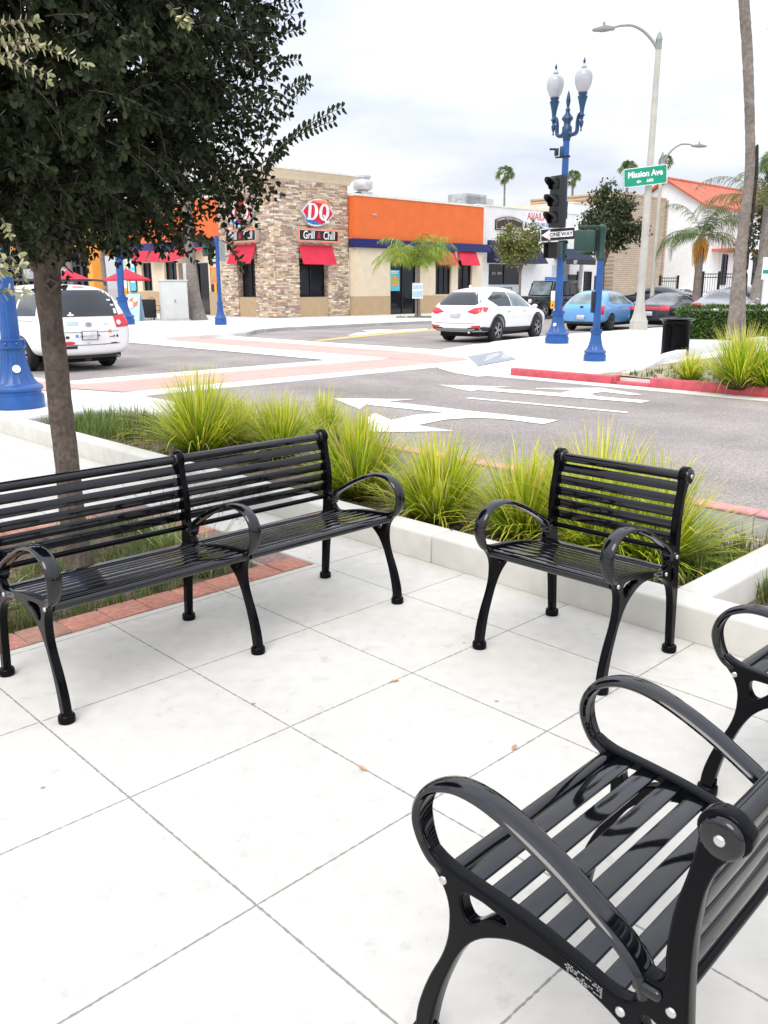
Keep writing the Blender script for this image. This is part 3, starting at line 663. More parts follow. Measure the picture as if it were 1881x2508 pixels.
def tufts(name, fn, N_, H, label, cols, cat='grass', w=.005, blades=9, seed=3, z=0.):
    random.seed(seed); m = MB()
    for i in range(N_):
        p = fn(); h = H*random.uniform(.5, 1.2)
        for j in range(blades):
            c = random.choice(cols); k = random.uniform(.6, 1.3); c = tuple(x*k for x in c)
            q = Vector((p[0]+random.uniform(-.03, .03), p[1]+random.uniform(-.03, .03), p[2]-.01))
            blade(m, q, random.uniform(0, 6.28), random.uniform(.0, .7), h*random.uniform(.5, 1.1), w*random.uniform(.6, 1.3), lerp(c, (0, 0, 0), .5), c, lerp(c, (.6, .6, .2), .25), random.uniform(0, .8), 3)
    return tag(m.build(name, MATS['weed'], None, fix=False), label, cat, kind='stuff')
GR = [(.07, .17, .02), (.10, .22, .03), (.05, .12, .02), (.14, .26, .05)]
DR = [(.28, .21, .10), (.38, .27, .15), (.13, .12, .05)]
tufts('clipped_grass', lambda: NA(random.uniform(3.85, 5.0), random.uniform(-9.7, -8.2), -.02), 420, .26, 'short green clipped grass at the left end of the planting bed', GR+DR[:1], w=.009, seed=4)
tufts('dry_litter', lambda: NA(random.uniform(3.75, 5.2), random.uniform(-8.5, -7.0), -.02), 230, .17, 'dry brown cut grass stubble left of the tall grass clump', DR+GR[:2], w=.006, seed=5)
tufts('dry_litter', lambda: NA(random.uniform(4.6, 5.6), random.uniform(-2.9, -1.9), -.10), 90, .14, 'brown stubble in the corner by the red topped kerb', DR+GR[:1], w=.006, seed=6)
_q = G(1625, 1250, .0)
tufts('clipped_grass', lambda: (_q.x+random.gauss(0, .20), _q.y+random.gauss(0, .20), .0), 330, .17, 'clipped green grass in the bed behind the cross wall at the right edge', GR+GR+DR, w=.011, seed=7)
def wellpt():
    while True:
        n = random.uniform(WN0+.22, WN1-.25); a = random.uniform(WA0+.22, WA1-.22)
        if noise.noise(Vector((n*1.7, a*1.7, 3))) > -.12 or a > -4.1: return NA(n, a, -.04)
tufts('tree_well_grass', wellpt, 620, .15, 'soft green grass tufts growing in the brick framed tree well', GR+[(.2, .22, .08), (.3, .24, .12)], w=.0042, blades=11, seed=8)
tufts('kerb_weeds', lambda: NA(random.uniform(13.6, 16.5), random.uniform(-7.9, -5.0), .03), 240, .16, 'patchy green weeds behind the red kerb on the far corner', GR+DR[:1], w=.012, seed=9)
# variegated spider plants behind the long bench
SG = 'striped spider plants in the tree well'
for i, (n, a, lb) in enumerate([(2.45, -3.98, 'striped cream and green spider plant behind the middle armrest of the long bench'), (2.52, -4.45, 'striped spider plant with thin seed stalks, back right in the tree well'), (1.25, -4.0, 'striped plant in the tree well left of the trunk behind the bench slats')]):
    random.seed(80+i); m = MB(); p = NA(n, a, -.03)
    for j in range(95):
        k = random.uniform(.8, 1.15); c = random.choice([(.50*k, .56*k, .26*k), (.62*k, .64*k, .36*k), (.20*k, .30*k, .07*k), (.30*k, .42*k, .10*k)])
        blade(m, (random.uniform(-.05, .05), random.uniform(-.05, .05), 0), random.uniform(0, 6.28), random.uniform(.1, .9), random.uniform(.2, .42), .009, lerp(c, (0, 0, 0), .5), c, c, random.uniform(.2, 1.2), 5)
    for j in range(9 if i else 5):
        az = random.uniform(0, 6.28); x = Vector((0, 0, 0)); th = random.uniform(.1, .5); pts = []
        for q in range(7): pts.append(x.copy()); x += Vector((cos(az)*sin(th), sin(az)*sin(th), cos(th)))*.095; th += .10
        m.col = (.30, .24, .14); m.tube(pts, .0014, 4); 
        for q in range(10):
            e = pts[random.randint(3, 6)]; d = Vector((random.uniform(-1, 1), random.uniform(-1, 1), random.uniform(-.3, 1)))*.05; m.tube([e, e+d*.5, e+d+Vector((0, 0, -.01))], .0011, 3); m.blob(e+d, .003, 4, 3)
        m.col = None
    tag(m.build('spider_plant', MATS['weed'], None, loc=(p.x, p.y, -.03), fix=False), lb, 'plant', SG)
# ------------------------------------------------------------------ trees
mat('bark', (.135, .105, .085), rough=.95, var=.35, vs=38, var2=.28, vs2=5, bump=.6, bs=60)
def bark_disp(me, amp, sc=(30, 30, 5), crack=1.):
    vs = me.vertices; ns = [v.normal.copy() for v in vs]
    for v, n in zip(vs, ns):
        q = Vector((v.co.x*sc[0], v.co.y*sc[1], v.co.z*sc[2])); k = noise.noise(q)+.5*noise.noise(q*2.3)
        k = -abs(k)*crack*2+.4
        v.co += n*amp*k
def trunk_part(pts, rs, parent, name='trunk', n=40, amp=.004, mt='bark', sub=10, sc=(26, 26, 5)):
    P_ = cr(pts, sub); R_ = []
    for i in range(len(P_)):
        f = i/(len(P_)-1)*(len(rs)-1); j = min(int(f), len(rs)-2); R_.append(rs[j]+(rs[j+1]-rs[j])*(f-j))
    m = MB(); m.tube(P_, R_, n); me = m.mesh(name, MATS[mt], smooth=70); bark_disp(me, amp, sc); me.update()
    return link(name, me, parent)
def leaf_quad(m, p, d, up, L_, w, fold=.25):
    d = d.normalized(); s = d.cross(up)
    if s.length < 1e-3: s = d.orthogonal()
    s.normalize(); u = s.cross(d)
    a = p; b = p+d*L_*.38+s*w*.5+u*fold*w*.4; b2 = p+d*L_*.78+s*w*.44+u*fold*w*.3; e = p+d*L_; c2 = p+d*L_*.78-s*w*.44+u*fold*w*.3; c = p+d*L_*.38-s*w*.5+u*fold*w*.4
    k = len(m.v); m.v += [a, b, b2, e, c2, c]; m.c += [m.col]*6
    m.f.append([k, k+1, k+2, k+3]); m.f.append([k, k+3, k+4, k+5]); m.mi += [0, 0]
def rdir(zb=0.):
    while True:
        v = Vector((random.uniform(-1, 1), random.uniform(-1, 1), random.uniform(-1, 1)))
        if .05 < v.length < 1: v.normalize(); v.z += zb; return v.normalized()
def twig(m, p, d, n, L_, leafL, cols, bm_=None, sag=.25, r=.0022, sp=None, spread=.75):
    st = L_/n; d = d.normalized(); x = p.copy(); pts = [x.copy()]; ph = random.uniform(0, 6.3)
    for i in range(n):
        d = (d+Vector((random.uniform(-.12, .12), random.uniform(-.12, .12), random.uniform(-.12, .06)-sag/n))).normalized(); x = x+d*st; pts.append(x.copy())
        a = d.orthogonal().normalized(); b = d.cross(a)
        for s in range(2):
            ph += 2.4; o = (a*cos(ph)+b*sin(ph)); c = random.choice(cols); k = random.uniform(.7, 1.3); m.col = (c[0]*k, c[1]*k, c[2]*k)
            f = 1-.25*(i/n); LL = leafL*f*random.uniform(.7, 1.15)
            leaf_quad(m, x, (d*.45+o*spread+Vector((0, 0, -.15))), (d+rdir()*.3), LL, LL*random.uniform(.46, .60))
    c = random.choice(cols); m.col = c; leaf_quad(m, x, d, rdir(), leafL*.8, leafL*.4)
    if bm_ is not None: bm_.tube(pts, [r*(1-.6*i/n) for i in range(n+1)], 4)
    return x
# the evergreen oak like tree over the long bench
tr = thing('leaning_tree', 'dark small leaved evergreen tree with leaning trunk in the brick framed well', 'tree', (-1.735, 4.63, 0))
random.seed(11)
def rel(u, v, D):     # a point on the sight line through (u, v) at ground distance D, in the tree's own frame
    d = _f+((u/.882-940.5)/FPX)*_x2-((v/.882-1254)/FPX)*_u2; k = D/sqrt(d.x**2+d.y**2); return Vector((d.x*k+1.735, d.y*k-4.63, EYE+d.z*k))
D0 = sqrt(1.735**2+4.63**2)
tp_ = [Vector((.02, .0, -.12)), Vector((.0, .0, .0))]+[rel(u, v, D0) for (u, v) in ((158, 1130), (146, 1010), (133, 900), (121, 790), (110, 690), (103, 615), (103, 540), (108, 430), (125, 320), (140, 180))]
trunk_part(tp_, [.104, .086, .069, .063, .062, .061, .060, .068, .062, .056, .05, .046], tr, amp=.006, sub=14, n=64, sc=(34, 34, 4))
m = MB(); kn = rel(112, 612, D0-.075); m.tube([kn+Vector((-.03, 0, 0)), kn+Vector((0, -.016, .03)), kn+Vector((.035, 0, 0)), kn+Vector((0, -.016, -.035)), kn+Vector((-.03, 0, 0))], .013, 8)
for (u, v, d) in ((138, 622, .0), (84, 630, .0)): q = rel(u, v, D0-.02); m.tube([q, q+Vector((-.03 if u < 100 else .025, -.02, .01))], [.016, .006], 7)
m.build('knot', MATS['bark'], tr, smooth=60)
brn = MB(); lf = MB(); lf.c = []
top = tp_[-4]; limbs = []
CC = Vector((-.12, -.05, 2.94)); RR = Vector((1.27, 1.15, 1.42))
for i in range(15):
    az = i*2.4+random.uniform(-.3, .3); b0 = tp_[-5+(i % 4)].copy(); tgt = CC+Vector((RR.x*cos(az)*.8, RR.y*sin(az)*.8, random.uniform(-1.0, 1.0)))
    mid = (b0+tgt)/2+Vector((0, 0, .18))+rdir()*.12; P_ = cr([b0, b0+(mid-b0)*.5+Vector((0, 0, .05)), mid, tgt], 5); brn.tube(P_, [.026*(1-.8*j/(len(P_)-1)) for j in range(len(P_))], 7); limbs.append(P_)
    for j in range(5, len(P_), 2):
        e = P_[j]+rdir(.1)*random.uniform(.3, .5); Q = cr([P_[j], (P_[j]+e)/2+rdir()*.06, e], 4); brn.tube(Q, [.009*(1-.7*q/(len(Q)-1)) for q in range(len(Q))], 5)
brn.build('limbs', MATS['bark'], tr, smooth=60)
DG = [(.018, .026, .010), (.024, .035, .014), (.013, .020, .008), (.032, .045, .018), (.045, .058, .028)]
tw = MB(); cnt = 0
def keep(p):     # local point of the crown: uneven hull with hollows
    q = Vector(((p.x-CC.x)/RR.x, (p.y-CC.y)/RR.y, (p.z-CC.z)/RR.z)); n = noise.noise(p*2.1+Vector((5, 1, 3)))
    L_ = ((abs(q.x)**2+abs(q.y)**2)**1.6+abs(q.z)**3.2)**(1/3.2); return L_ < .97+.16*n and L_ > .30
while cnt < 9800:
    q = Vector((random.uniform(-1.15, 1.15), random.uniform(-1.15, 1.15), random.uniform(-1.1, 1.1))); p = Vector((CC.x+q.x*RR.x, CC.y+q.y*RR.y, CC.z+q.z*RR.z))
    if p.z < 1.80 + .10*noise.noise(p*2.2) or not keep(p): continue
    if noise.noise(p*3.1+Vector((2, 7, 1))) < -.33: continue
    cnt += 1; d = (p-CC); d.z *= .5; d = d.normalized()+rdir()*.7+Vector((0, 0, -.12))
    twig(lf, p-d.normalized()*.06, d, 6, random.uniform(.14, .24), .046, DG, tw if cnt % 2 else None)
# the sprigs that stick out to the right
for (u0, v0, u1, v1, n, dd) in ((560, 330, 668, 178, 12, -.3), (560, 360, 738, 232, 17, -.3), (575, 350, 720, 262, 14, -.15), (560, 400, 612, 325, 8, -.2), (590, 240, 660, 175, 9, 0), (530, 440, 606, 330, 10, -.3), (570, 120, 655, 60, 8, .1), (560, 40, 645, 5, 8, .1), (575, 170, 645, 130, 8, .1), (180, 500, 190, 575, 7, -.4), (450, 520, 455, 560, 6, -.3), (480, 520, 520, 575, 7, -.3)):
    a = rel(u0, v0, D0+dd-.15); b = rel(u1, v1, D0+dd-.1); dv = b-a; P_ = [a+dv*(i/n)+Vector((0, 0, .03*sin(i/n*pi))) for i in range(n+1)]; tw.tube(P_, [.0035*(1-.6*i/n) for i in range(n+1)], 4)
    for i in range(2, n+1):
        d = dv.normalized(); a_ = d.orthogonal().normalized(); b_ = d.cross(a_)
        for s in (-1, 1):
            for dz in (0, .5):
                c = random.choice(DG); lf.col = tuple(x*1.2 for x in c); o = (Vector((0, 0, 1))*s+b_*(dz-.25)*2*s).normalized()
                leaf_quad(lf, P_[i], d*.5+o*.9, rdir(), .040*random.uniform(.75, 1.1), .017)
lf.build('foliage', MATS['leaf'], tr, fix=False)
tw.build('twigs', MATS['bark'], tr, fix=False)
# nearer sprays, the light they catch put into a paler leaf colour
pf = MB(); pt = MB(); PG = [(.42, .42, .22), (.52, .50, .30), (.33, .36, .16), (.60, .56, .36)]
for (u0, v0, u1, v1, n, dd) in ((-60, 110, 165, 25, 15, -1.9), (-80, 150, 60, 60, 10, -1.9), (-40, 130, 95, 110, 8, -1.8), (-30, 60, 60, 15, 6, -1.9), (400, 20, 410, 55, 4, -1.2), (-30, 520, 15, 575, 5, -2.1), (-40, 590, 30, 545, 5, -2.2), (-40, 600, 40, 560, 5, -2.1), (-40, 640, 45, 610, 6, -2.4), (5, 470, 25, 500, 3, -1.7), (360, 10, 395, 40, 3, -1.2)):
    a = rel(u0, v0, D0+dd); b = rel(u1, v1, D0+dd); dv = b-a
    pf = MB(); pt = MB()
    for q in range(2):
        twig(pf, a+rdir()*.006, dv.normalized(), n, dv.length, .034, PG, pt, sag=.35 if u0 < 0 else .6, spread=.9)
    sp_ = pf.build('lit_spray', MATS['litleaf'], tr, fix=False); pt.build('stem', MATS['bark'], sp_, fix=False)
# ------------------------------------------------------------------ blue lamp posts, signals, street lights
mat('bluepaint', (.013, .085, .30), rough=.38, var=.10, vs=7, var2=.10, vs2=2, bump=.06, bs=30, coat=.15)
mat('darkblue', (.012, .055, .13), rough=.4, var=.15, vs=7)
mat('signalgreen', (.018, .055, .045), rough=.45, var=.12, vs=9)
mat('signalblack', (.012, .013, .016), rough=.5, var=.2, vs=9)
mat('globe', (.46, .47, .50), rough=.12, var=.10, vs=5, spec=.6)
mat('lens', (.010, .006, .006), rough=.2)
mat('polewhite', (.50, .485, .43), rough=.85, var=.08, vs=4, var2=.1, vs2=.8)
mat('polegrey', (.30, .32, .31), rough=.7, var=.1, vs=4)
mat('signwhite', (.82, .82, .82), rough=.4); mat('signblack', (.012, .012, .014), rough=.4); mat('signgreen', (.0, .30, .17), rough=.35, var=.04)
mat('signback', (.5, .5, .52), rough=.35, metal=.7)
mat('yellowbox', (.80, .36, .03), rough=.5, var=.1)
def base_prof(r, h, rs):
    return [(r, 0), (r, h*.16), (r*.985, h*.19), (r*.93, h*.20), (r*.92, h*.24), (r*.99, h*.27), (r*1.0, h*.30), (r*.93, h*.33), (r*.83, h*.35), (r*.80, h*.37)], \
           [(r*.80, h*.365), (r*.70, h*.42), (r*.60, h*.52), (r*.52, h*.64), (r*.47, h*.76), (r*.44, h*.86)], \
           [(r*.46, h*.86), (r*.52, h*.87), (r*.53, h*.90), (r*.50, h*.91), (r*.50, h*.965), (r*.54, h*.975), (r*.54, h*.995), (r*.46, h), (rs*1.05, h*1.005)]
def blue_post(name, label, cat, loc, r, h, rs, rt, top, fl=.055, rz=0, badge=None, group=None):
    t = thing(name, label, cat, loc, rz, group)
    a, b, c = base_prof(r, h, rs)
    m = MB(); m.lathe(a, 40); m.lathe(b, 40, flute=fl, cap=False); m.build('base', MATS['bluepaint'], t, smooth=30)
    m = MB(); m.lathe(c, 36)
    for k in range(8): q = k*pi/4; m.lathe([(.0, 0), (r*.085, .0), (r*.085, .012), (0, .014)], 8, cap=False) if False else m.blob((r*.505*cos(q), r*.505*sin(q), h*.937), (r*.07, r*.07, r*.07), 7, 5)
    m.build('collar', MATS['bluepaint'], t, smooth=30)
    m = MB(); m.lathe([(rs, h*.99), (rt, top)], 32, flute=.05 if fl else 0); m.build('shaft', MATS['bluepaint'], t, smooth=25)
    if badge is not None:
        m = MB(); z = h*.58; rr = r*.60+.012; m.M = Matrix.Rotation(badge, 4, 'Z') @ Matrix.Translation((rr*.93, 0, z)) @ Matrix.Rotation(radians(73), 4, 'Y')
        m.lathe([(0, .0), (.05*r/.33, .0), (.05*r/.33, .006), (0, .007)], 20, cap=False); m.build('badge', MATS['signwhite'], t)
    return t
def globe_lamp(t, x, z0):
    m = MB(); m.lathe([(.055, z0), (.085, z0+.03), (.06, z0+.06), (.05, z0+.10), (.065, z0+.22), (.10, z0+.38), (.125, z0+.46), (.13, z0+.48), (.10, z0+.50), (.10, z0+.53), (.12, z0+.55), (.115, z0+.58)], 18, (x, 0))
    m.lathe([(.0, z0-.36), (.03, z0-.33), (.012, z0-.29), (.05, z0-.20), (.06, z0-.12), (.03, z0-.07), (.05, z0-.04), (.05, z0+.02)], 14, (x, 0), cap=False)
    m.build('lamp_holder', MATS['darkblue'], t, smooth=50)
    m = MB(); m.lathe([(.10, z0+.57), (.165, z0+.66), (.215, z0+.80), (.228, z0+.93), (.205, z0+1.04), (.15, z0+1.11), (.06, z0+1.12), (.055, z0+1.16), (.085, z0+1.17), (.05, z0+1.20), (.045, z0+1.25), (.0, z0+1.26)], 22, (x, 0)); g = m.build('globe', MATS['globe'], t, smooth=50)
    m = MB(); m.lathe([(.105, z0+.83), (.105, z0+1.0)], 14, (x, 0)); m.lathe([(.045, z0+1.24), (.02, z0+1.28), (.04, z0+1.31), (.02, z0+1.35), (.0, z0+1.42)], 12, (x, 0), cap=False); m.build('finial', MATS['darkblue'], g, smooth=50)
def walk_signal(t, loc, rz, lit=None, hood=True, name='walk_signal'):
    e = MB(); e.M = Matrix.Translation(loc) @ Matrix.Rotation(rz, 4, 'Z')      # faces local -Y
    e.box(-.21, .21, -.09, .10, -.21, .21); o = e.build(name, MATS['signalgreen'], t, bevel=.02)
    m = MB(); m.M = e.M
    m.box(-.21, .21, -.22, -.091, .18, .205); m.box(-.21, -.19, -.22, -.091, -.205, .179); m.box(.19, .21, -.22, -.091, -.205, .179); m.box(-.189, .189, -.16, -.091, -.205, -.185)
    m.build('hood', MATS['signalblack'], o); m = MB(); m.M = e.M; m.box(-.185, .185, -.105, -.0925, -.18, .17); m.build('display', MATS['lens'] if lit is None else lit, o)
    return o
# --- lamp post with twin globes, traffic signal, walk signal and one way sign
pR = (4.86, 24.35, 0)
t = blue_post('lamp_post', 'blue twin globe lamp post carrying a traffic signal and one way sign', 'lamp post', pR, .325, .89, .105, .085, 5.28, badge=radians(235), group='blue cast posts round the crossing')
VA = atan2(4.8, 24.35)     # sight direction
m = MB(); m.lathe([(.085, 5.26), (.10, 5.28), (.10, 5.33), (.13, 5.36), (.13, 5.60), (.09, 5.64), (.09, 5.72), (.15, 5.80), (.14, 5.84), (.07, 5.92), (.05, 5.98), (.065, 6.02), (.03, 6.08), (.045, 6.14), (.06, 6.24), (.045, 6.34), (.02, 6.44), (0, 6.5)], 18, cap=False); m.build('finial', MATS['darkblue'], t, smooth=50)
RA = radians(-47)
arm_t = thing('x', None, None); bpy.data.objects.remove(arm_t)
for s in (-1, 1):
    m = MB(); m.M = Matrix.Rotation(RA, 4, 'Z'); P_ = cr([(s*.06, 0, 5.48), (s*.18, 0, 5.40), (s*.31, 0, 5.46), (s*.32, 0, 5.70), (s*.36, 0, 5.86), (s*.44, 0, 5.90)], 5); m.tube(P_, [.070-.03*j/(len(P_)-1) for j in range(len(P_))], 10, flat=(.75, 1.2)); m.build('lamp_arm', MATS['darkblue'], t, smooth=60)
for s in (-1, 1):
    n0 = len(bpy.data.objects); before = set(bpy.data.objects)
    globe_lamp(t, s*.44, 5.80)
    for o in set(bpy.data.objects)-before:
        o.data.transform(Matrix.Rotation(RA, 4, 'Z'))
m = MB(); m.box(-.28, -.10, -.03, .03, 4.84, 4.88); m.box(-.30, -.20, -.05, .05, 4.90, 5.08); m.cbox((-.36, 0, 5.06), (.16, .05, .05)); m.lathe([(.125, 4.86), (.125, 4.90)], 16); m.build('sensor', MATS['signalblack'], t, bevel=.01)
m = MB(); m.cbox((-.10, 0, 5.0), (.12, .12, .26)); m.build('junction_box', MATS['darkblue'], t, bevel=.02)
# signal head: seen from its side, visors towards the left
SG_ = Matrix.Translation((-.19, -.14, 3.73)) @ Matrix.Rotation(radians(-58), 4, 'Z') @ Matrix.Scale(1.17, 4)
m = MB(); m.M = SG_; m.box(-.17, .17, -.10, .12, -.56, .56); sh = m.build('signal_head', MATS['signalblack'], t, bevel=.02)
m = MB(); m.M = SG_
for k in range(3):
    z = .37-.37*k; n = 16; vs = []; fs = []
    for i in range(n+1):
        a = radians(-40)+radians(260)*i/n
        for (y, r) in ((-.10, .155), (-.36 if True else 0, .150)): 
            yy = y if y > -.2 else (-.18-.19*max(0, sin(a))**.6 if sin(a) > 0 else -.18); vs.append((r*cos(a), yy, z+r*sin(a)))
    m.add(vs, [(2*i, 2*i+2, 2*i+3, 2*i+1) for i in range(n)])
v_ = m.build('visor', MATS['signalblack'], sh, smooth=60); so_ = v_.modifiers.new('s', 'SOLIDIFY'); so_.thickness = .008
m = MB(); m.M = SG_
for k in range(3): m.M = SG_ @ Matrix.Translation((0, -.102, .37-.37*k)) @ Matrix.Rotation(pi/2, 4, 'X'); m.lathe([(0, .012), (.07, .010), (.13, 0), (.15, 0)], 18, cap=False)
m.build('lens', MATS['lens'], sh, smooth=50)
m = MB(); m.box(-.12, .02, -.16, -.04, 3.08, 3.16); m.box(-.14, .02, -.16, -.04, 4.32, 4.37); m.box(.03, .10, -.12, .06, 3.3, 3.75); m.build('bracket', MATS['signalgreen'], t, bevel=.01)
# one way sign facing the camera
OW = Matrix.Translation((-.14, -.14, 2.90)) @ Matrix.Rotation(-VA-radians(4), 4, 'Z') @ Matrix.Rotation(radians(-3), 4, 'Y')
sg = MB(); sg.M = OW; sg.box(-.46, .46, -.006, .006, -.163, .163); s_ = sg.build('one_way_sign', MATS['signwhite'], t, bevel=.004)
m = MB(); m.M = OW; m.box(-.445, .445, -.009, -.0075, -.148, .148); m.build('panel', MATS['signblack'], s_)
m = MB(); m.M = OW; m.add([(-.435, -.0125, 0), (-.20, -.0125, .142), (-.20, -.0125, .075), (.40, -.0125, .075), (.40, -.0125, -.075), (-.20, -.0125, -.075), (-.20, -.0125, -.142)], [(0, 1, 2, 5, 6), (2, 3, 4, 5)]); m.build('arrow', MATS['signwhite'], s_, fix=False)
w = write('ONE WAY', .135, MATS['signblack'], s_, (0, 0, 0), ext=.0008, off=.0035, sx=.95); w.data.transform(OW @ Matrix.Translation((.09, -.0145, -.004)))
walk_signal(t, (-.22, -.16, 2.49), radians(-40))
m = MB(); m.box(-.05, .16, -.12, .06, 2.3, 2.36); m.box(-.05, .16, -.12, .06, 2.66, 2.72); m.box(.06, .14, -.12, .08, 2.2, 2.8); m.build('bracket', MATS['signalgreen'], t, bevel=.01)
def push_button(t, loc, rz, h=.40):
    m = MB(); m.M = Matrix.Translation(loc) @ Matrix.Rotation(rz, 4, 'Z'); m.box(-.055, .055, -.03, .03, h*.1, h*.75); b = m.build('instruction_plate', MATS['signwhite'], t, bevel=.01)
    m = MB(); m.M = Matrix.Translation(loc) @ Matrix.Rotation(rz, 4, 'Z'); m.box(-.055, .055, -.04, .03, -h*.45, h*.095); k = m.build('push_button', MATS['yellowbox'], t, bevel=.012)
    m = MB(); m.M = Matrix.Translation(loc) @ Matrix.Rotation(rz, 4, 'Z') @ Matrix.Translation((0, -.04, -h*.2)) @ Matrix.Rotation(pi/2, 4, 'X'); m.lathe([(0, .012), (.022, .010), (.024, 0)], 12, cap=False); m.build('button', MATS['signalblack'], k)
push_button(t, (-.19, -.12, 1.12), radians(-12))
# --- shorter signal post by the red kerb
t = blue_post('signal_post', 'short blue post with a green cased walk signal seen from behind, by the red kerb', 'signal post', (4.52, 18.50, 0), .235, .66, .078, .068, 2.08, group='blue cast posts round the crossing')
m = MB(); m.lathe([(.068, 2.06), (.085, 2.07), (.085, 2.12), (.075, 2.14), (.075, 2.68), (.085, 2.70), (.085, 2.74), (.03, 2.78)], 20); m.box(-.46, 0, -.035, .035, 2.70, 2.755); m.box(-.46, 0, -.03, .03, 2.16, 2.21); m.box(-.08, .08, -.02, .02, 2.05, 2.13); m.build('bracket', MATS['signalgreen'], t, bevel=.01)
walk_signal(t, (-.34, 0, 2.45), radians(150))
m = MB(); m.cbox((-.10, .02, 1.22), (.07, .12, .44)); m.build('push_button_back', MATS['signalblack'], t, bevel=.015)
# --- near left lamp post
t = blue_post('lamp_post', 'close blue fluted lamp post with heavy cast base at the left edge', 'lamp post', (-4.90, 11.42, 0), .345, .90, .118, .092, 5.3, badge=radians(-58), group='blue cast posts round the crossing')
m = MB(); m.lathe([(.09, 5.28), (.13, 5.36), (.13, 5.6), (.09, 5.64), (.15, 5.8), (.05, 5.98), (.045, 6.14), (.02, 6.44), (0, 6.5)], 18, cap=False)
for s in (-1, 1): P_ = cr([(s*.08, 0, 5.48), (s*.28, 0, 5.40), (s*.46, 0, 5.46), (s*.50, 0, 5.72), (s*.70, 0, 5.92)], 4); m.tube(P_, .05, 8)
m.build('lamp_arm', MATS['darkblue'], t, smooth=50)
for s in (-1, 1): globe_lamp(t, s*.70, 5.80)
# --- two posts before the restaurant
t = blue_post('signal_post', 'thin blue post with a black signal box and grey sign edge before the stone tower', 'signal post', (-6.90, 37.05, 0), .25, .95, .088, .08, 3.6, group='blue cast posts round the crossing')
walk_signal(t, (-.42, 0, 3.0), radians(135)); m = MB(); m.box(-.36, .0, -.03, .03, 3.28, 3.32); m.box(-.36, .0, -.03, .03, 2.68, 2.72); m.build('bracket', MATS['signalblack'], t)
m = MB(); m.M = Matrix.Rotation(radians(62), 4, 'Z'); m.box(.02, .50, -.02, -.005, 2.6, 3.4); m.build('sign_plate', MATS['signback'], t)
m = MB(); m.cbox((-.13, -.05, 1.52), (.10, .08, .40)); m.build('push_button', MATS['yellowbox'], t, bevel=.01)
t = blue_post('lamp_post', 'blue lamp post behind the white van carrying a red hand walk signal', 'lamp post', (-11.2, 37.7, 0), .46, 1.15, .16, .14, 6.0, group='blue cast posts round the crossing')
mat('redhand', (.05, .004, .004), rough=.4)
walk_signal(t, (.42, -.12, 2.92), radians(12), MATS['redhand']); m = MB(); m.box(.0, .3, -.1, .0, 3.1, 3.2); m.box(0, .3, -.1, 0, 2.7, 2.75); m.build('bracket', MATS['signalblack'], t)
push_button(t, (.22, -.10, 1.45), 0, .5)
for s in (-1, 1): globe_lamp(t, s*.70, 5.80)
m = MB()
for s in (-1, 1): P_ = cr([(s*.08, 0, 5.48), (s*.28, 0, 5.40), (s*.46, 0, 5.46), (s*.50, 0, 5.72), (s*.70, 0, 5.92)], 4); m.tube(P_, .05, 8)
m.build('lamp_arm', MATS['darkblue'], t, smooth=50)
# --- concrete street light with the street name sign
def street_light(label, loc, H, rb, rt, armdir, alen, rise, base, mt, group):
    t = thing('street_light', label, 'street light', loc, 0, group)
    m = MB()
    if base: m.lathe([(.33, 0), (.33, .30), (.30, .36), (.27, .42), (.215, .62), (.165, .95), (.135, 1.3)], 8); m.build('base', MATS[mt], t, smooth=20)
    m = MB(); m.lathe([(rb, 0 if not base else 1.2), (rt, H)], 8 if base else 14); m.build('pole', MATS[mt], t, smooth=20 if base else 40)
    m = MB(); m.lathe([(rt*1.05, H-.02), (rt*1.05, H+.25), (rt*1.2, H+.27), (rt*1.1, H+.33), (rt*.6, H+.47), (.0, H+.55)], 14, cap=False); m.build('cap', MATS['polegrey'], t, smooth=40)
    c, s = cos(armdir), sin(armdir); P_ = cr([(c*x*alen, s*x*alen, H+.02+z*rise) for x, z in ((0, -.1), (.12, .28), (.32, .72), (.55, .98), (.78, 1.0), (.95, .93))], 5)
    m = MB(); m.tube(P_, [.06-.025*j/(len(P_)-1) for j in range(len(P_))], 10); m.build('arm', MATS['polegrey'], t, smooth=60)
    e = P_[-1]; hd = MB(); hd.M = Matrix.Translation(e+Vector((c*.33, s*.33, -.05))) @ Matrix.Rotation(armdir, 4, 'Z')
    hd.add([(-.38, -.07, .05), (-.38, .07, .05), (.0, .19, .09), (.38, .10, .0), (.40, 0, -.02), (.38, -.10, .0), (0, -.19, .09), (-.36, -.07, -.03), (-.36, .07, -.03), (0, .18, -.06), (.34, .10, -.06), (.34, -.10, -.06), (0, -.18, -.06)],
           [(0, 1, 2, 6), (2, 3, 4, 5, 6), (0, 7, 8, 1), (1, 8, 9, 2), (2, 9, 10, 3), (3, 10, 11, 5, 4), (5, 11, 12, 6), (6, 12, 7, 0), (7, 12, 9, 8), (12, 11, 10, 9)]); h_ = hd.build('lamp_head', MATS['polegrey'], t, bevel=.015)
    m = MB(); m.M = hd.M; m.lathe([(.04, .08), (.04, .20), (.03, .22)], 10); m.build('photocell', MATS['polegrey'], h_)
    return t
t = street_light('tall concrete street light beyond the corner, green street name sign on its pole', (9.33, 31.9, 0), 9.30, .145, .10, radians(178), 1.62, .70, True, 'polewhite', 'street lights')
vy = -atan2(9.2, 31.9)
SN = Matrix.Translation((-.20, -.20, 5.24)) @ Matrix.Rotation(vy-radians(6), 4, 'Z') @ Matrix.Rotation(radians(-4), 4, 'Y') @ Matrix.Scale(.84, 4)
m = MB(); m.M = SN
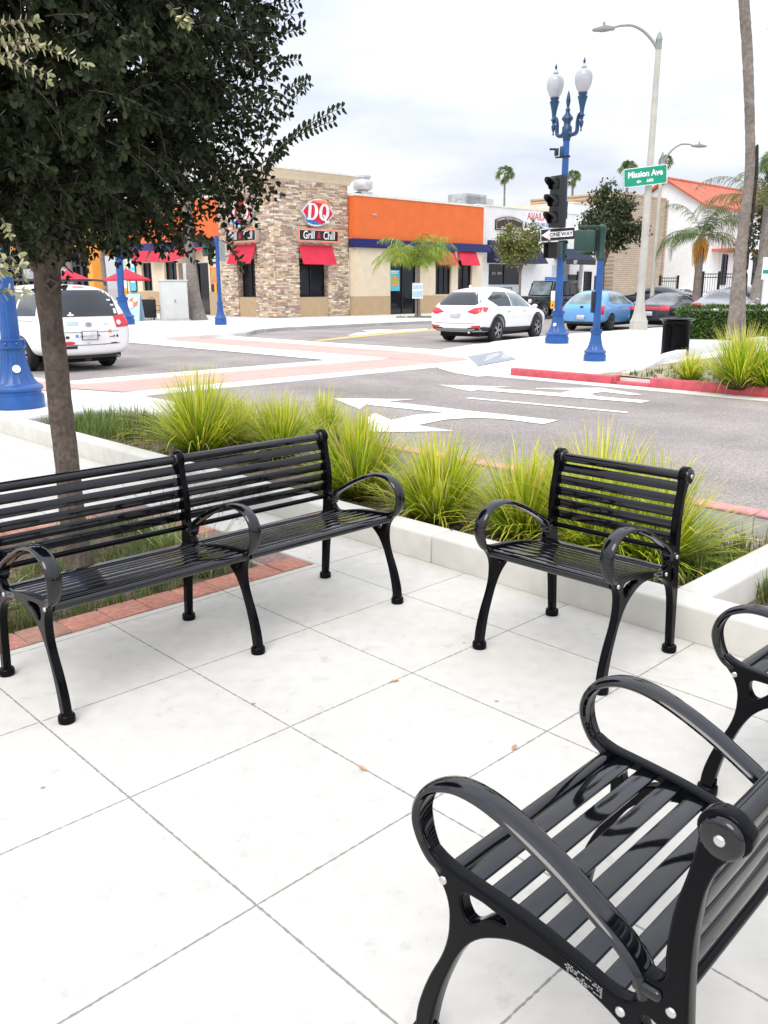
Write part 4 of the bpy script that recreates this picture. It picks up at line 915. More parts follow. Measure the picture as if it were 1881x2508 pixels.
def rrect(w, h, r, n=5):
    o = []
    for cx, cy, a0 in ((w-r, h-r, 0), (-w+r, h-r, 90), (-w+r, -h+r, 180), (w-r, -h+r, 270)):
        for i in range(n+1): a = radians(a0+90*i/n); o.append((cx+r*cos(a), cy+r*sin(a)))
    return o
def slab(m, poly, y0, y1):      # xz outline between two depths
    n = len(poly); vs = [(p[0], y0, p[1]) for p in poly]+[(p[0], y1, p[1]) for p in poly]; fs = [(i, (i+1) % n, n+(i+1) % n, n+i) for i in range(n)]
    for q in tessellate_polygon([[Vector((p[0], p[1], 0)) for p in poly]]): fs.append(tuple(q)); fs.append(tuple(i+n for i in reversed(q)))
    m.add(vs, fs); return m
slab(m, rrect(.87, .37, .06), -.012, .012); sn = m.build('street_sign', MATS['signwhite'], t)
m = MB(); m.M = SN; slab(m, rrect(.84, .34, .045), -.020, -.0135); m.build('panel', MATS['signgreen'], sn)
w = write('Mission Ave', .33, MATS['signwhite'], sn, (0, 0, 0), ext=.001, off=.012, sx=.86); w.data.transform(SN @ Matrix.Translation((0.0, -.024, .09)))
w = write('600', .17, MATS['signwhite'], sn, (0, 0, 0), ext=.001, off=.006, sx=1.05); w.data.transform(SN @ Matrix.Translation((.19, -.024, -.19)))
m = MB(); m.M = SN; m.add([(-.36, -.0235, -.19), (-.25, -.0235, -.11), (-.25, -.0235, -.165), (-.15, -.0235, -.165), (-.15, -.0235, -.215), (-.25, -.0235, -.215), (-.25, -.0235, -.27)], [(0, 1, 2, 5, 6), (2, 3, 4, 5)]); m.build('arrow', MATS['signwhite'], sn, fix=False)
m = MB(); m.M = SN; m.box(-.90, -.875, .0, .03, -.45, .45); m.box(-.05, .05, .012, .20, .10, .16); m.box(-.05, .05, .012, .20, -.16, -.10); m.build('bracket', MATS['polegrey'], sn)
d = ray_at(1410, 619, 50); hz = ray_at(1428, 338, 50).z
street_light('slim distant street light with arm to the right, before the tan block wall', (d.x, d.y, 0), hz-.3, .12, .085, radians(-8), 1.55, .85, False, 'polewhite', 'street lights')
# --- litter bin
t = thing('litter_bin', 'round black slatted litter bin with flared rim by the white edging wall', 'litter bin', (6.60, 19.62, 0)); t.scale = (1, 1, .91)
m = MB(); n = 44
for i in range(n):
    a = 2*pi*i/n; m.M = Matrix.Rotation(a, 4, 'Z'); m.box(.292, .300, -.0145, .0145, .05, .80)
    m.add([(.294, -.0145, .80), (.294, .0145, .80), (.330, .012, .87), (.330, -.012, .87), (.300, -.0145, .80), (.300, .0145, .80), (.336, .012, .868), (.336, -.012, .868)], [(0, 1, 2, 3), (4, 7, 6, 5), (0, 4, 5, 1), (3, 2, 6, 7)])
m.M = Matrix.Identity(4); m.build('slats', MATS['blackpaint'], t)
m = MB(); m.lathe([(.306, .04), (.306, .075), (.285, .075), (.285, .04)], 40, cap=False); m.lathe([(.305, .76), (.305, .80), (.290, .80), (.290, .76)], 40, cap=False); m.lathe([(.318, .862), (.385, .905), (.388, .918), (.36, .925), (.30, .905), (.29, .89)], 40, cap=False); m.build('rim', MATS['blackpaint'], t, smooth=40)
m = MB(); m.lathe([(.275, .03), (.275, .86), (.265, .86), (.265, .06)], 32, cap=False); m.build('liner', MATS['signalblack'], t, smooth=40)
# ------------------------------------------------------------------ restaurant (own frame: x along its street front, y along its side front)
mat('stone', (.5, .4, .3), rough=.9, attr='Col', var=.16, vs=16, bump=.5, bs=25)
mat('stonejoint', (.16, .12, .09), rough=1)
mat('cream', (.76, .65, .48), rough=.85, var=.05, vs=3, bump=.15, bs=50); mat('tan', (.50, .36, .22), rough=.85, var=.05, vs=3, bump=.15, bs=50)
mat('orange', (.78, .16, .035), rough=.75, var=.06, vs=1.5); mat('orange2', (.85, .34, .05), rough=.75, var=.06, vs=1.5)
mat('band', (.015, .018, .12), rough=.35, var=.1); mat('bandlight', (.03, .04, .30), rough=.3)
mat('awning', (.64, .018, .055), rough=.7, var=.08, vs=2, var2=.08, vs2=.7)
mat('glassdark', (.012, .014, .020), rough=.06, spec=.5, var=.3, vs=1.3); mat('framedark', (.012, .011, .014), rough=.4)
mat('capwhite', (.78, .76, .70), rough=.7); mat('signred', (.68, .01, .05), rough=.35); mat('signorange', (.90, .22, .08), rough=.4); mat('signblue', (.03, .16, .52), rough=.4)
mat('posterblue', (.10, .52, .62), rough=.4); mat('bun', (.72, .33, .08), rough=.5); mat('lettuce', (.28, .55, .06), rough=.5); mat('galv', (.62, .62, .62), rough=.4, metal=.6, var=.15)
mat('white', (.80, .80, .79), rough=.8, var=.04, vs=3, var2=.05, vs2=.5)
T = thing('restaurant', 'fast food restaurant with stone corner tower, orange parapet and red awnings', 'restaurant', LK, TH)
SC_ = [(.52, .40, .28), (.62, .52, .40), (.42, .29, .21), (.34, .24, .20), (.68, .60, .50), (.47, .35, .30), (.56, .46, .32), (.30, .22, .19), (.60, .46, .30)]
def stones(m, W_, Hh, holes, put):
    """dry stacked ledgestone: put(u0,u1,z0,z1,depth)"""
    z = 0.02; random.seed(21+int(W_*10))
    while z < Hh:
        h = random.choice([.055, .075, .09, .11]); z1 = min(z+h, Hh); u = -random.uniform(0, .15)
        while u < W_:
            w = random.uniform(.14, .48); a, b = max(0, u), min(W_, u+w)
            cuts = [(a, b)]
            for (h0, h1, hz0, hz1) in holes:
                if z1 > hz0 and z < hz1:
                    nc = []
                    for (p, q) in cuts:
                        if q <= h0 or p >= h1: nc.append((p, q))
                        else:
                            if p < h0-.03: nc.append((p, h0))
                            if q > h1+.03: nc.append((h1, q))
                    cuts = nc
            for (p, q) in cuts:
                if q-p > .03:
                    c = random.choice(SC_); k = random.uniform(1.0, 1.42); m.col = tuple(min(.85, x*k) for x in c); put(p+.006, q-.006, z+.005, z1-.003, random.uniform(.03, .075))
            u += w
        z = z1
def tower():
    m = MB(); m.m = 1; m.col = (.1, .1, .1)
    # core with its two window bays
    def wallR(x0, x1, z0, z1): m.box(x0, x1, .0, .42, z0, z1)
    for q in ((0.42, 1.49, 0, 6.76), (3.46, 4.93, 0, 6.76), (1.49, 3.46, 2.95, 6.76)): wallR(*q)
    def wallL(y0, y1, z0, z1): m.box(.0, .42, y0, y1, z0, z1)
    for q in ((0, 1.72, 0, 6.76), (3.33, 4.9, 0, 6.76), (1.72, 3.33, 2.95, 6.76)): wallL(*q)
    m.box(.43, 4.92, 4.88, 4.9, 0, 6.7); m.box(4.90, 4.93, .43, 4.88, 0, 6.7)
    m.m = 0
    stones(m, 4.93, 6.76, [(1.49, 3.46, 0, 2.95)], lambda a, b, z0, z1, d: m.box(a, b, -d, .0-.001, z0, z1))
    stones(m, 4.9, 6.76, [(1.72, 3.33, 0, 2.95)], lambda a, b, z0, z1, d: m.box(-d, -.001, a, b, z0, z1))
    stones(m, .38, 2.95, [], lambda a, b, z0, z1, d: m.box(3.46-d*.4, 3.459, a, b, z0, z1))      # reveals
    stones(m, .38, 2.95, [], lambda a, b, z0, z1, d: m.box(a, b, 3.33-d*.4, 3.329, z0, z1))
    w = m.build('stone_tower', [MATS['stone'], MATS['stonejoint']], T, fix=True)
    m = MB(); m.box(1.495, 3.455, .02, .40, 0, 1.02); m.build('window_apron', MATS['tan'], w); m = MB(); m.box(.02, .40, 1.725, 3.325, 0, 1.02); m.build('window_apron', MATS['tan'], w)
    m = MB(); prof = [(0, 6.74), (-.10, 6.78), (-.16, 6.92), (-.34, 7.12), (-.36, 7.20)]
    def ring(o, z): return [(o, o, z), (4.95-o, o, z), (4.95-o, 4.95-o, z), (o, 4.95-o, z)]
    vs = []
    for o, z in prof: vs += ring(o, z)
    m.add(vs, [(4*i+j, 4*i+(j+1) % 4, 4*i+4+(j+1) % 4, 4*i+4+j) for i in range(len(prof)-1) for j in range(4)]+[(3, 2, 1, 0), tuple(range(16, 20))]); m.build('cornice', MATS['cream'], T)
    m = MB(); m.box(-.44, 5.39, -.44, 5.39, 7.203, 7.29); m.build('roof_edge', MATS['capwhite'], T)
tower()
def window(parent, face, u0, u1, z0, z1, d, mull=1):
    """dark framed window at depth d behind the wall face"""
    def bx(m, a, b, c, e, y0, y1):
        if face == 'R': m.box(a, b, y0, y1, c, e)
        else: m.box(y0, y1, a, b, c, e)
    m = MB(); bx(m, u0, u1, z0, z1, d+.03, d+.05); g = None
    f = MB(); t_ = .05
    bx(f, u0, u1, z1-t_, z1, d-.03, d+.06); bx(f, u0, u1, z0, z0+t_, d-.03, d+.06); bx(f, u0, u0+t_, z0+t_, z1-t_, d-.03, d+.06); bx(f, u1-t_, u1, z0+t_, z1-t_, d-.03, d+.06)
    for k in range(mull): c = u0+(u1-u0)*(k+1)/(mull+1); bx(f, c-.03, c+.03, z0+t_, z1-t_, d-.025, d+.055)
    w = f.build('window', MATS['framedark'], parent); m.build('pane', MATS['glassdark'], w)
    return w
window(T, 'R', 1.5, 3.45, 1.03, 2.94, .30); window(T, 'L', 1.73, 3.32, 1.03, 2.94, .30)
def awning(face, u0, u1, z0, z1, out, inset=0., y=0., side=True, lab=None):
    m = MB(); th = .03
    def P(u, d, z): return (u, y-d, z) if face == 'R' else (y-d, u, z)
    m.add([P(u0, .02, z1), P(u1, .02, z1), P(u1, out, z0), P(u0, out, z0), P(u0, .02, z1-.05), P(u1, .02, z1-.05), P(u1, out-.03, z0), P(u0, out-.03, z0)],
          [(0, 1, 2, 3), (4, 7, 6, 5), (3, 2, 6, 7), (0, 3, 7, 4), (1, 5, 6, 2), (0, 4, 5, 1)])
    for k in range(9):      # frame showing at the open side
        pass
    o = m.build('awning', MATS['awning'], T)
    f = MB()
    for u in (u0+.02, u1-.02): f.tube([P(u, .03, z0+.06), P(u, out-.04, z0+.03)], .014, 6); f.tube([P(u, .03, z1-.05), P(u, .03, z0)], .014, 6)
    f.build('awning_frame', MATS['framedark'], o)
awning('R', 1.46, 3.74, 2.68, 3.66, .42, y=-.05); awning('L', 1.50, 3.62, 2.72, 3.70, .46, y=-.05)
# the oval badge sign and its panel, twice
def badge_sign(face, c, w):
    k = w/2.28
    pts = []
    def arc_(a, b, bul, n=9):
        a = Vector(a); b = Vector(b); d = b-a; nn_ = Vector((-d.y, d.x)); o = []
        for i in range(n): t_ = i/n; o.append(a+d*t_+nn_*bul*4*t_*(1-t_))
        return o
    outer = arc_((-1.14, .0), (-.86, .45), -.0)+arc_((-.62, .50), (.80, .50), .145)[0:]+[Vector((.84, .30)), Vector((1.14, .0))]
    outer += [Vector((.80, -.38))]+arc_((.62, -.55), (-.86, -.46), .145)+[Vector((-.90, -.25))]
    outer = [Vector((-1.14, .02)), Vector((-.62, .50))]+arc_((-.50, .56), (.78, .52), .12)+[Vector((.86, .28)), Vector((1.14, -.02)), Vector((.62, -.50))]+arc_((.50, -.56), (-.86, -.56), .12)+[Vector((-.90, -.28))]
    def lay(m, pl, y0, y1, s=1.):
        n = len(pl); rev = [(p[0]*s*k, p[1]*s*k) for p in pl]
        slab(m, rev, y0, y1)
    mt = Matrix.Translation((c[0], 0, c[1])) if face == 'R' else Matrix.Rotation(-pi/2, 4, 'Z') @ Matrix.Translation((-c[0], 0, c[1]))
    m = MB(); m.M = mt; lay(m, outer, -.26, -.08); o = m.build('badge_sign', MATS['galv'], T)
    m = MB(); m.M = mt; lay(m, outer, -.268, -.262, .965); m.build('rim', MATS['signwhite'], o)
    red = [(-1.05, .02), (-.58, .44), (-.3, .60), (.1, .42), (.80, .10), (1.03, -.02), (.58, -.44), (.3, -.58), (-.1, -.50), (-.75, -.18)]
    red = [Vector((-1.03, .02)), Vector((-.60, .42)), Vector((-.3, .58)), Vector((.2, .60)), Vector((.78, .24)), Vector((1.03, -.02)), Vector((.58, -.45)), Vector((.25, -.60)), Vector((-.2, -.60)), Vector((-.82, -.26))]
    m = MB(); m.M = mt; lay(m, red, -.276, -.270); m.build('field', MATS['signred'], o)
    m = MB(); m.M = mt; lay(m, [(-.42, .50), (-.1, .60), (.40, .62), (.76, .50), (.79, .20), (.55, .34), (.1, .47)], -.284, -.278); m.build('orange_swoosh', MATS['signorange'], o)
    m = MB(); m.M = mt; lay(m, [(.30, -.55), (0, -.62), (-.40, -.62), (-.80, -.50), (-.83, -.20), (-.55, -.38), (-.1, -.50)], -.284, -.278); m.build('blue_swoosh', MATS['signblue'], o)
    # heavy slab letters D and Q
    def ell(cx, cy, rx, ry, a0=0, a1=360, n=20): return [(cx+rx*cos(radians(a0+(a1-a0)*i/n)), cy+ry*sin(radians(a0+(a1-a0)*i/n))) for i in range(n+1)]
    m = MB(); m.M = mt @ Matrix.Translation((-.04*k, 0, .02*k)) @ Matrix(((1, 0, .12, 0), (0, 1, 0, 0), (0, 0, 1, 0), (0, 0, 0, 1)))
    def q4(pl): lay(m, pl, -.296, -.290)
    # D
    q4([(-.70, -.42), (-.36, -.42), (-.36, -.33), (-.45, -.33), (-.45, .33), (-.36, .33), (-.36, .42), (-.70, .42), (-.70, .33), (-.64, .33), (-.64, -.33), (-.70, -.33)])
    o_ = ell(-.36, 0, .38, .42, -90, 90, 14); i_ = ell(-.36, 0, .16, .33, 90, -90, 14); q4(o_+i_)
    # Q
    q4(ell(.44, 0, .35, .43, -90, 90, 14)+ell(.44, 0, .15, .32, 90, -90, 14)); q4(ell(.44, 0, .35, .43, 90, 270, 14)+ell(.44, 0, .15, .32, 270, 90, 14))
    lay(m, [(.36, -.12), (.50, -.15), (.66, -.42), (.84, -.42), (.84, -.54), (.58, -.56), (.46, -.34)], -.300, -.2965)
    m.build('letters', MATS['signwhite'], o)
badge_sign('R', (2.66, 5.28), 2.24); badge_sign('L', (2.50, 5.28), 2.24)
def panel_sign(face, u0, u1, z0, z1):
    cu_, cz = (u0+u1)/2, (z0+z1)/2; w, h = (u1-u0)/2, (z1-z0)/2
    mt = Matrix.Translation((cu_, 0, cz)) if face == 'R' else Matrix.Rotation(-pi/2, 4, 'Z') @ Matrix.Translation((-cu_, 0, cz))
    m = MB(); m.M = mt; slab(m, rrect(w, h, .12), -.28, -.08); o = m.build('name_sign', MATS['galv'], T)
    m = MB(); m.M = mt; slab(m, rrect(w*.985, h*.96, .11), -.288, -.282); m.build('orange_rim', MATS['signorange'], o)
    m = MB(); m.M = mt; slab(m, rrect(w-.09, h-.09, .07), -.296, -.290); m.build('white_rim', MATS['signwhite'], o)
    m = MB(); m.M = mt; slab(m, rrect(w-.11, h-.11, .06), -.304, -.298); m.build('panel', MATS['signblack'], o)
    for s, x, c in (('Grill', -.70, 'signwhite'), ('&', -.03, 'signred'), ('Chill', .66, 'signwhite')):
        q = write(s, .56 if s != '&' else .46, MATS[c], o, (0, 0, 0), ext=.002, off=.008, sx=.80, shear=.12, sp=.98); q.data.transform(mt @ Matrix.Translation((x*w/1.40, -.309, -.0)))
panel_sign('R', 1.26, 4.08, 3.77, 4.48); panel_sign('L', 1.15, 3.97, 3.77, 4.48)
# right wing
WX0, WX1, WY = 5.0, 15.72, -.55
m = MB(); m.box(WX0, WX1, WY, 6, 0, 6.2); 
m = MB()
def wallR(m, x0, x1, z0, z1, y=WY, d=.3): m.box(x0, x1, y, y+d, z0, z1)
ops = [(7.64, 9.80, 0, 3.05), (11.42, 12.84, 1.08, 3.1), (13.45, 14.77, 1.08, 3.1)]
def wall_with(m, u0, u1, z0, z1, ops, put):
    us = sorted({u0, u1}|{q for o in ops for q in (o[0], o[1]) if u0 < q < u1})
    for a, b in zip(us, us[1:]):
        zs = [(z0, z1)]
        for o in ops:
            if o[0] <= a+1e-6 and o[1] >= b-1e-6:
                n = []
                for p, q in zs:
                    if o[3] <= p or o[2] >= q: n.append((p, q)); continue
                    if p < o[2]: n.append((p, o[2]))
                    if q > o[3]: n.append((o[3], q))
                zs = n
        for p, q in zs: put(a, b, p, q)
wall_with(m, WX0, WX1, 1.03, 3.60, ops, lambda a, b, p, q: wallR(m, a, b, p, q)); m.box(WX0, WX0+.3, WY+.3, .0, 1.03, 3.6); m.box(WX1-.3, WX1, WY+.3, 6, 0, 3.6)
wg = m.build('wing_wall', MATS['cream'], T)
m = MB(); wall_with(m, WX0-.006, WX1+.006, 0, 1.03, ops, lambda a, b, p, q: wallR(m, a, b, p, q, WY-.012, .31)); m.box(WX0-.006, WX0+.29, WY+.299, 0, 0, 1.03); m.box(7.62, 9.82, WY-.010, WY+.12, -.05, .004); m.build('lower_wall', MATS['tan'], T)
m = MB(); m.box(WX0-.02, WX1+.01, WY-.02, WY+.3, 4.06, 6.24); m.box(WX0-.02, WX0+.3, WY+.301, .3, 4.06, 6.24); m.build('parapet', MATS['orange'], T)
m = MB(); m.box(WX0-.05, WX1+.05, WY-.06, WY+.36, 6.243, 6.36); m.box(WX0-.05, WX0+.3, WY+.361, 5, 6.243, 6.36); m.build('parapet_cap', MATS['capwhite'], T)
def band(name, put):
    m = MB(); m.m = 0; put(m, .16, 3.60, 4.06); m.m = 1
    for z in (3.70, 3.84, 3.98): put(m, .185, z, z+.028)
    m.build(name, [MATS['band'], MATS['bandlight']], T)
band('blue_band', lambda m, o, a, b: m.box(WX0-o, WX1+.62, WY-o, WY+.3 if o < .17 else WY, a, b))
window(wg, 'R', 11.43, 12.83, 1.09, 3.09, WY+.16, 2); window(wg, 'R', 13.46, 14.76, 1.09, 3.09, WY+.16, 1)
d_ = window(T, 'R', 7.66, 9.79, .01, 3.04, WY+.14, 1); d_.name = 'glass_door'
awning('R', 7.70, 10.3, 2.9, 3.58, .55, y=WY); awning('R', 11.30, 13.05, 2.78, 3.62, .42, y=WY); awning('R', 13.36, 15.05, 2.78, 3.62, .42, y=WY)
m = MB(); m.box(WX0+.3, WX1-.3, .2, 9, 3.3, 6.0); m.build('roof', MATS['capwhite'], T)
def poster(parent, mt, w, h, bg):
    m = MB(); m.M = mt; m.box(-w/2, w/2, -.02, 0, -h/2, h/2); o = m.build('poster', MATS[bg], parent)
    m = MB(); m.M = mt; m.m = 0; slab(m, [(.36*w*cos(a), h*.06+.17*h*max(0, sin(a))) for a in [pi*i/10 for i in range(11)]], -.026, -.021)
    slab(m, rrect(.38*w, .075*h, .06*h, 3), -.027, -.021) if False else None
    for z in (-.08, -.21): slab(m, [(x, y+z*h) for x, y in rrect(.39*w, .055*h, .04*h, 3)], -.027, -.021)
    m.m = 1; slab(m, [(x, y) for x, y in rrect(.40*w, .035*h, .02*h, 3)], -.028, -.021)
    m.build('burger', [MATS['bun'], MATS['lettuce']], o)
    m = MB(); m.M = mt; m.box(-w*.36, w*.30, -.027, -.021, h*.33, h*.37); m.box(-w*.36, w*.36, -.027, -.021, h*.40, h*.45); m.build('print', MATS['signwhite'], o)
poster(T, Matrix.Translation((8.06, WY+.09, 1.88)), .80, 1.15, 'posterblue')
m = MB(); m.M = Matrix.Translation((6.42, WY-.03, 5.35)); m.cbox((.0, .0, 0), (.30, .06, .08)); m.build('wall_light', MATS['galv'], T)
# roof fan and vents
m = MB(); m.box(7.55, 8.35, 1.6, 2.4, 6.0, 6.78); m.lathe([(.30, 6.78), (.30, 6.86), (.52, 6.90), (.56, 7.0), (.56, 7.30), (.50, 7.42), (.40, 7.44), (.40, 7.52), (.46, 7.55), (.46, 7.66), (.2, 7.7)], 20, (7.95, 2.0)); fan = m.build('exhaust_fan', MATS['galv'], T, smooth=30)
m = MB(); m.blob((7.30, 1.7, 6.62), (.26, .2, .14), 10, 6); m.build('fan_motor', MATS['framedark'], fan)
m = MB(); m.lathe([(.10, 6.2), (.10, 6.62), (.25, 6.64), (.02, 6.80)], 12, (10.1, 1.5)); m.build('roof_vent', MATS['galv'], T)
m = MB(); m.lathe([(.22, 6.2), (.22, 6.62), (.26, 6.64), (.26, 6.74)], 12, (15.6, 1.2)); m.build('roof_vent', MATS['galv'], T)
# left wing along the side street
ops = [(6.2, 9.35, 0, 2.9), (9.55, 10.95, 1.33, 3.0), (12.45, 13.65, 1.33, 3.0)]
m = MB(); wall_with(m, 4.92, 15.6, 1.30, 3.68, ops, lambda a, b, p, q: m.box(.0, .3, a, b, p, q)); lw = m.build('side_wing_wall', MATS['cream'], T)
m = MB(); wall_with(m, 4.92, 15.606, 0, 1.30, ops, lambda a, b, p, q: m.box(-.012, .29, a, b, p, q)); m.build('lower_wall', MATS['tan'], T)
m = MB(); m.box(-.02, .3, 4.92, 15.62, 4.1, 6.24); m.build('parapet', MATS['orange'], T); m = MB(); m.box(-.06, .36, 4.9, 15.66, 6.243, 6.36); m.build('parapet_cap', MATS['capwhite'], T)
band('blue_band', lambda m, o, a, b: m.box(-o, .3 if o < .17 else 0, 5.0, 14.9, a+.08, b+.04))
window(lw, 'L', 9.56, 10.94, 1.34, 2.99, .16, 1); window(lw, 'L', 12.46, 13.64, 1.34, 2.99, .16, 1)
d_ = window(T, 'L', 6.22, 9.34, .01, 2.89, .7, 2); d_.name = 'entrance_door'
m = MB(); m.add([(-.05, 6.9, 1.70), (-.05, 7.12, 1.70)], []) if False else None
for (a, b, z0, z1) in ((6.45, 6.72, 1.75, 2.15), (6.78, 6.95, 1.5, 1.66)): m.box(.66, .665, a, b, z0, z1)
m.build('door_notice', MATS['signwhite'], T)
awning('L', 10.9, 12.1, 3.0, 3.86, .46); awning('L', 12.35, 14.1, 3.05, 3.98, .46)
m = MB(); m.add([(0, 6.0, 3.80), (0, 9.6, 3.80), (-1.3, 9.2, 2.95), (-1.3, 8.0, 2.95), (0, 6.0, 3.74), (0, 9.6, 3.74), (-1.27, 9.2, 2.92), (-1.27, 8.0, 2.92)], [(0, 1, 2, 3), (4, 7, 6, 5), (0, 3, 7, 4), (1, 5, 6, 2), (2, 6, 7, 3), (0, 4, 5, 1)]); m.build('entrance_awning', MATS['awning'], T)
mt = Matrix.Rotation(-pi/2, 4, 'Z') @ Matrix.Translation((-5.55, 0, 2.15)); m = MB(); m.M = mt; m.box(-.42, .42, -.03, 0, -.85, .75); fr_ = m.build('poster_frame', MATS['framedark'], T); poster(fr_, mt @ Matrix.Translation((0, -.031, .1)), .70, 1.1, 'signorange')
mt = Matrix.Rotation(-pi/2, 4, 'Z') @ Matrix.Translation((-14.75, 0, 2.45)); m = MB(); m.M = mt; slab(m, rrect(.45, 1.2, .2), -.05, 0); fr_ = m.build('poster_frame', MATS['framedark'], T); m = MB(); m.M = mt; slab(m, rrect(.38, 1.12, .17), -.058, -.052); m.build('poster', MATS['posterblue'], fr_)
m = MB(); m.M = mt; m.box(-.25, .25, -.064, -.059, .3, .7); m.box(-.25, .25, -.064, -.059, -.6, .1); m.build('print', MATS['signwhite'], fr_)
m = MB(); m.box(.3, 7, 5.0, 15.3, 3.4, 6.0); m.build('roof', MATS['capwhite'], T)
# ------------------------------------------------------------------ vehicles (own frame: x forward, y to the left)
def paint(name, col, metal=.25, rough=.30, coat=.8): return mat(name, col, rough=rough, metal=metal, var=.03, vs=1.5, coat=coat)
paint('carwhite', (.82, .82, .82), 0, .35, .5); paint('carblue', (.15, .40, .76), .15, .3); paint('carblack', (.010, .011, .014), .2, .25); paint('cargraphite', (.035, .042, .055), .4, .25); paint('carsilver', (.30, .31, .34), .5, .28)
mat('carglass', (.018, .022, .026), rough=.05, spec=.6, var=.25, vs=1.8, coat=.4); mat('reflectglass', (.20, .26, .27), rough=.08, spec=.6, var=.45, vs=2.2, coat=.4)  # second glass has bright reflections put into its pale colour
mat('tyre', (.014, .014, .015), rough=.8, var=.2); mat('alloy', (.38, .39, .41), rough=.3, metal=.9); mat('cladding', (.022, .022, .025), rough=.6, var=.1); mat('well', (.006, .006, .007), rough=.9)
mat('taillight', (.60, .008, .02), rough=.12, coat=.8); mat('lampclear', (.80, .72, .72), rough=.15, coat=.6); mat('plate', (.74, .75, .78), rough=.4); mat('chrome', (.6, .6, .62), rough=.12, metal=1); mat('skid', (.33, .34, .36), rough=.35, metal=.5); mat('seam', (.10, .10, .11), rough=.6)
mat('stkblue', (.05, .28, .62), rough=.5); mat('stkred', (.62, .04, .06), rough=.5); mat('stkpale', (.45, .62, .75), rough=.5)
def body_mesh(st, wheels, wr, L_):
    m = MB(); vs = []; n = 12
    for (x, zb, w, zbelt, wt, zt) in st:
        zbelt = min(zbelt, zt-.05); zm = (zb+.10+zbelt)/2
        half = [(0, zb), (w*.78, zb), (w*.96, zb+.10), (w, zm), (w*.985, zbelt), (wt, zt-.045), (0, zt)]
        ring = half+[(-y, z) for y, z in half[-2:0:-1]]
        vs += [(x, y, z) for y, z in ring]
    k = 12
    fs = [(i*k+j, i*k+(j+1) % k, (i+1)*k+(j+1) % k, (i+1)*k+j) for i in range(len(st)-1) for j in range(k)]
    fs += [tuple(range(k)), tuple(range((len(st)-1)*k, len(st)*k))[::-1]]
    m.add(vs, fs); me = m.mesh('body', MATS['carwhite'])
    o = bpy.data.objects.new('tmp', me); COL.objects.link(o); s = o.modifiers.new('s', 'SUBSURF'); s.levels = 3; s.render_levels = 3
    bpy.context.view_layer.update(); me2 = eval_mesh(o, 'body'); bpy.data.objects.remove(o)
    bm = bmesh.new(); bm.from_mesh(me2); bv = BVHTree.FromBMesh(bm); bm.free()
    # wheel openings
    c = MB()
    for wx in wheels:
        for sy in (-1, 1): c.M = Matrix.Translation((wx, sy*.86, wr)) @ Matrix.Rotation(pi/2, 4, 'X'); c.lathe([(wr+.055, -.27), (wr+.055, .27)], 32)
    c.M = Matrix.Identity(4)
    co_ = bpy.data.objects.new('cut', c.mesh('cut', MATS['well'])); COL.objects.link(co_)
    o = bpy.data.objects.new('tmp', me2); COL.objects.link(o); b = o.modifiers.new('b', 'BOOLEAN'); b.object = co_; b.operation = 'DIFFERENCE'; b.solver = 'EXACT'
    bpy.context.view_layer.update(); me3 = eval_mesh(o, 'body'); bpy.data.objects.remove(o); bpy.data.objects.remove(co_)
    me3.polygons.foreach_set('use_smooth', [True]*len(me3.polygons)); me3.set_sharp_from_angle(angle=radians(50))
    return me3, bv
DIRS = {'L': (lambda a, b: Vector((a, 3, b)), Vector((0, -1, 0))), 'R': (lambda a, b: Vector((a, -3, b)), Vector((0, 1, 0))),
        'B': (lambda a, b: Vector((-5, a, b)), Vector((1, 0, 0))), 'F': (lambda a, b: Vector((5, a, b)), Vector((-1, 0, 0))), 'T': (lambda a, b: Vector((a, b, 4)), Vector((0, 0, -1)))}
def panel(bv, poly, side, name, mt, parent, off=.004, n=3):
    f, d = DIRS[side]; tri = [[Vector((poly[i][0], poly[i][1])) for i in t] for t in tessellate_polygon([[Vector((p[0], p[1], 0)) for p in poly]])]
    for _ in range(n):
        nt_ = []
        for a, b, c in tri: ab, bc, ca = (a+b)/2, (b+c)/2, (c+a)/2; nt_ += [[a, ab, ca], [ab, b, bc], [ca, bc, c], [ab, bc, ca]]
        tri = nt_
    bm = bmesh.new()
    for t in tri:
        vs = []
        for p in t:
            h, nr, _i, _d = bv.ray_cast(f(p.x, p.y), d)
            if h is None: vs = None; break
            vs.append(bm.verts.new(h-d*off))
        if vs: bm.faces.new(vs)
    bmesh.ops.remove_doubles(bm, verts=bm.verts, dist=.0005); bmesh.ops.recalc_face_normals(bm, faces=bm.faces)
    me = bpy.data.meshes.new(name); bm.to_mesh(me); bm.free(); me.materials.append(MATS[mt])
    me.polygons.foreach_set('use_smooth', [True]*len(me.polygons))
    return link(name, me, parent)
WH = {}
